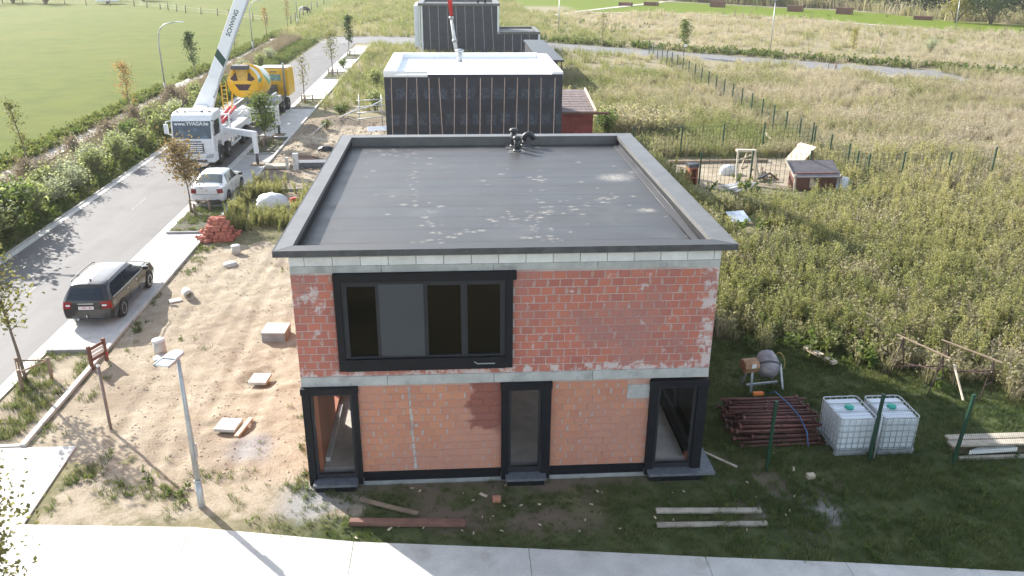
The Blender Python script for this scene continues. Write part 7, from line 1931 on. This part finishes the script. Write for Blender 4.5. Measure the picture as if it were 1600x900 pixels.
# front lawn, shaded grass right of the house, tufts on the sand
def d_lawn(x, y):
    sa, lu, ba, *_ = zones(x, y); return np.clip(lu * (1 - .85 * ba) * (1 - sa * .7), 0, 1) * (.35 + .8 * sstep(.3, .55, fbm(x, y, .9, 71)))
do('lawn_grass', 42000, -1, 26, -5, 11, lambda x, y: d_lawn(x, y) * (1 - sstep(0, 1.5, y - edge_w(x)) * .7), 13, C_grass, lambda x, y, r: r.uniform(.55, 1.2, len(x)) * np.where(x > 9.8, 1.25, .9) * (.6 + .8 * fbm(x, y, 1.5, 73)), lambda x, y, r: np.clip(fbm(x, y, 1.6, 72) * .95 - .12 + r.normal(0, .14, len(x)), 0, 1), 'short green grass before and beside the brick house', .2)
do('lawn_weeds', 1500, 9.9, 25, -4, 10, lambda x, y: sstep(.5, .64, fbm(x, y, 1.4, 74)) * .9, 14, C_broad, lambda x, y, r: r.uniform(.2, .5, len(x)), lambda x, y, r: r.uniform(0, .6, len(x)), 'low leafy weeds in the shaded grass right of the house')
def d_sand(x, y):
    c = box_in(x, y, -6.9, 1.2, -1.6, .7, .3) * sstep(.50, .62, fbm(x, y, .8, 75)) + box_in(x, y, -7.9, -4.2, -0.2, 1.7, .5) * sstep(.48, .58, fbm(x, y, .7, 76)) * .9
    c = c + box_in(x, y, -7.9, -7.2, 2.2, 20, .15) * sstep(.56, .66, fbm(x, y, 1.0, 78)) + box_in(x, y, -.9, -.05, -.2, 6, .2) * sstep(.5, .6, fbm(x, y, .9, 79)) * .8 + sstep(.70, .78, fbm(x, y, .8, 80)) * .25
    return np.clip(c, 0, 1)
do('sand_tufts', 13000, -7.9, 1.4, -2.2, 20, d_sand, 15, C_grass, lambda x, y, r: r.uniform(.6, 1.3, len(x)), lambda x, y, r: np.clip(.45 + r.normal(0, .25, len(x)), 0, 1), 'grass tufts growing through the sand of the building plot', .25)
do('sand_weeds', 1500, -7.9, 1.4, -2.0, 20, lambda x, y: d_sand(x, y) * .5, 16, C_broad, lambda x, y, r: r.uniform(.2, .5, len(x)), lambda x, y, r: r.uniform(.1, .7, len(x)), 'small leafy weeds in the sand near the road')
do('plot_weeds', 3800, -7.8, -.4, 19.5, 30, lambda x, y: (box_in(x, y, -7.8, -.4, 20.5, 27.2, .5) + box_in(x, y, -7.8, -6.0, 26, 36, .3) * .3) * sstep(.36, .52, fbm(x, y, 1.3, 81)) * (1 - box_in(x, y, -7.1, -4.6, 22.9, 26.3, .2)), 17, C_weed, lambda x, y, r: r.uniform(.3, .72, len(x)), lambda x, y, r: np.clip(.22 + r.normal(0, .2, len(x)), 0, 1), 'weeds on the plot around the slumped white bag')
# verge with the young trees (pits), straight placement without the road mask
def pit_scatter():
    r = np.random.RandomState(19); P, T, S = [], [], []
    for i, (a, b) in enumerate(pits):
        n = 420 if i == 0 else 260
        x = r.uniform(-9.85, -8.2, n); y = r.uniform(a + .15, b - .15, n); k = fbm(x, y, .9, 83) > (.46 if i == 0 else .42 if i == 1 else .5)
        P += list(zip(x[k], y[k], np.full(k.sum(), .03 if i else -.01))); T += list(r.uniform(.1, .9, k.sum())); S += list(r.uniform(.8, 1.9, k.sum()) if i < 2 else r.uniform(.6, 1.2, k.sum()))
    scatter('pit_grass', np.array(P), np.array(T), np.array(S), C_grass, 'grass tufts in the tree pits along the bays', 'stuff', .2)
pit_scatter()

# loose clods of earth on the plot
def clod_mesh(seed):
    r = random.Random(seed); mb = MB(); n = 6
    V = [(0, 0, .5 * r.uniform(.7, 1.1))]; F = []
    for j, (rr, z) in enumerate(((.55, .32), (.8, -.1))):
        for i in range(n): t = 2 * PI * (i + .5 * j) / n; V.append((rr * math.cos(t) * r.uniform(.7, 1.2), rr * math.sin(t) * r.uniform(.7, 1.2), z * r.uniform(.7, 1.2)))
    for i in range(n): F.append((0, 1 + i, 1 + (i + 1) % n)); F.append((1 + i, 7 + i, 7 + (i + 1) % n, 1 + (i + 1) % n))
    me = bpy.data.meshes.new('clod'); me.from_pydata(V, [], F); me.materials.append(M['clod']); return me
M['clod'] = mat('clod', (.44, .365, .265), .95, .2, 3, .4, 30, rnd=.3)
C_clod = coll('clod_src', [clod_mesh(s_) for s_ in range(4)])
do('clods', 12000, -7.9, .2, .2, 20.5, lambda x, y: .25 + .75 * sstep(.42, .62, fbm(x, y, 1.1, 91)), 21, C_clod, lambda x, y, r: .010 + .042 * r.uniform(0, 1, len(x)) ** 4, lambda x, y, r: r.uniform(0, 1, len(x)), 'loose clods of dry earth on the sandy plot', .4)
do('clods', 2500, -8, -.5, 28, 48, lambda x, y: .6 + 0 * x, 22, C_clod, lambda x, y, r: .03 + .12 * r.uniform(0, 1, len(x)) ** 3, lambda x, y, r: r.uniform(0, 1, len(x)), 'lumps of earth on the bare plot behind the house', .4)
# ------------------------------------------------------------------ thin backlit haze
HZ = 0.00024
if HZ > 0:
    hm = bpy.data.materials.new('haze'); hm.use_nodes = True
    nt = hm.node_tree; nt.nodes.remove(nt.nodes['Principled BSDF'])
    pv = nt.nodes.new('ShaderNodeVolumePrincipled'); pv.inputs['Density'].default_value = HZ; pv.inputs['Color'].default_value = (1, .98, .92, 1); pv.inputs['Anisotropy'].default_value = .3
    nt.links.new(pv.outputs[0], nt.nodes['Material Output'].inputs['Volume'])
    mb = MB(); mb.box(-800, 800, -80, 1000, -1.5, 24.0); hz = mb.build('haze', hm); tag(hz, 'thin sunlit haze in the air', None, None, 'stuff')
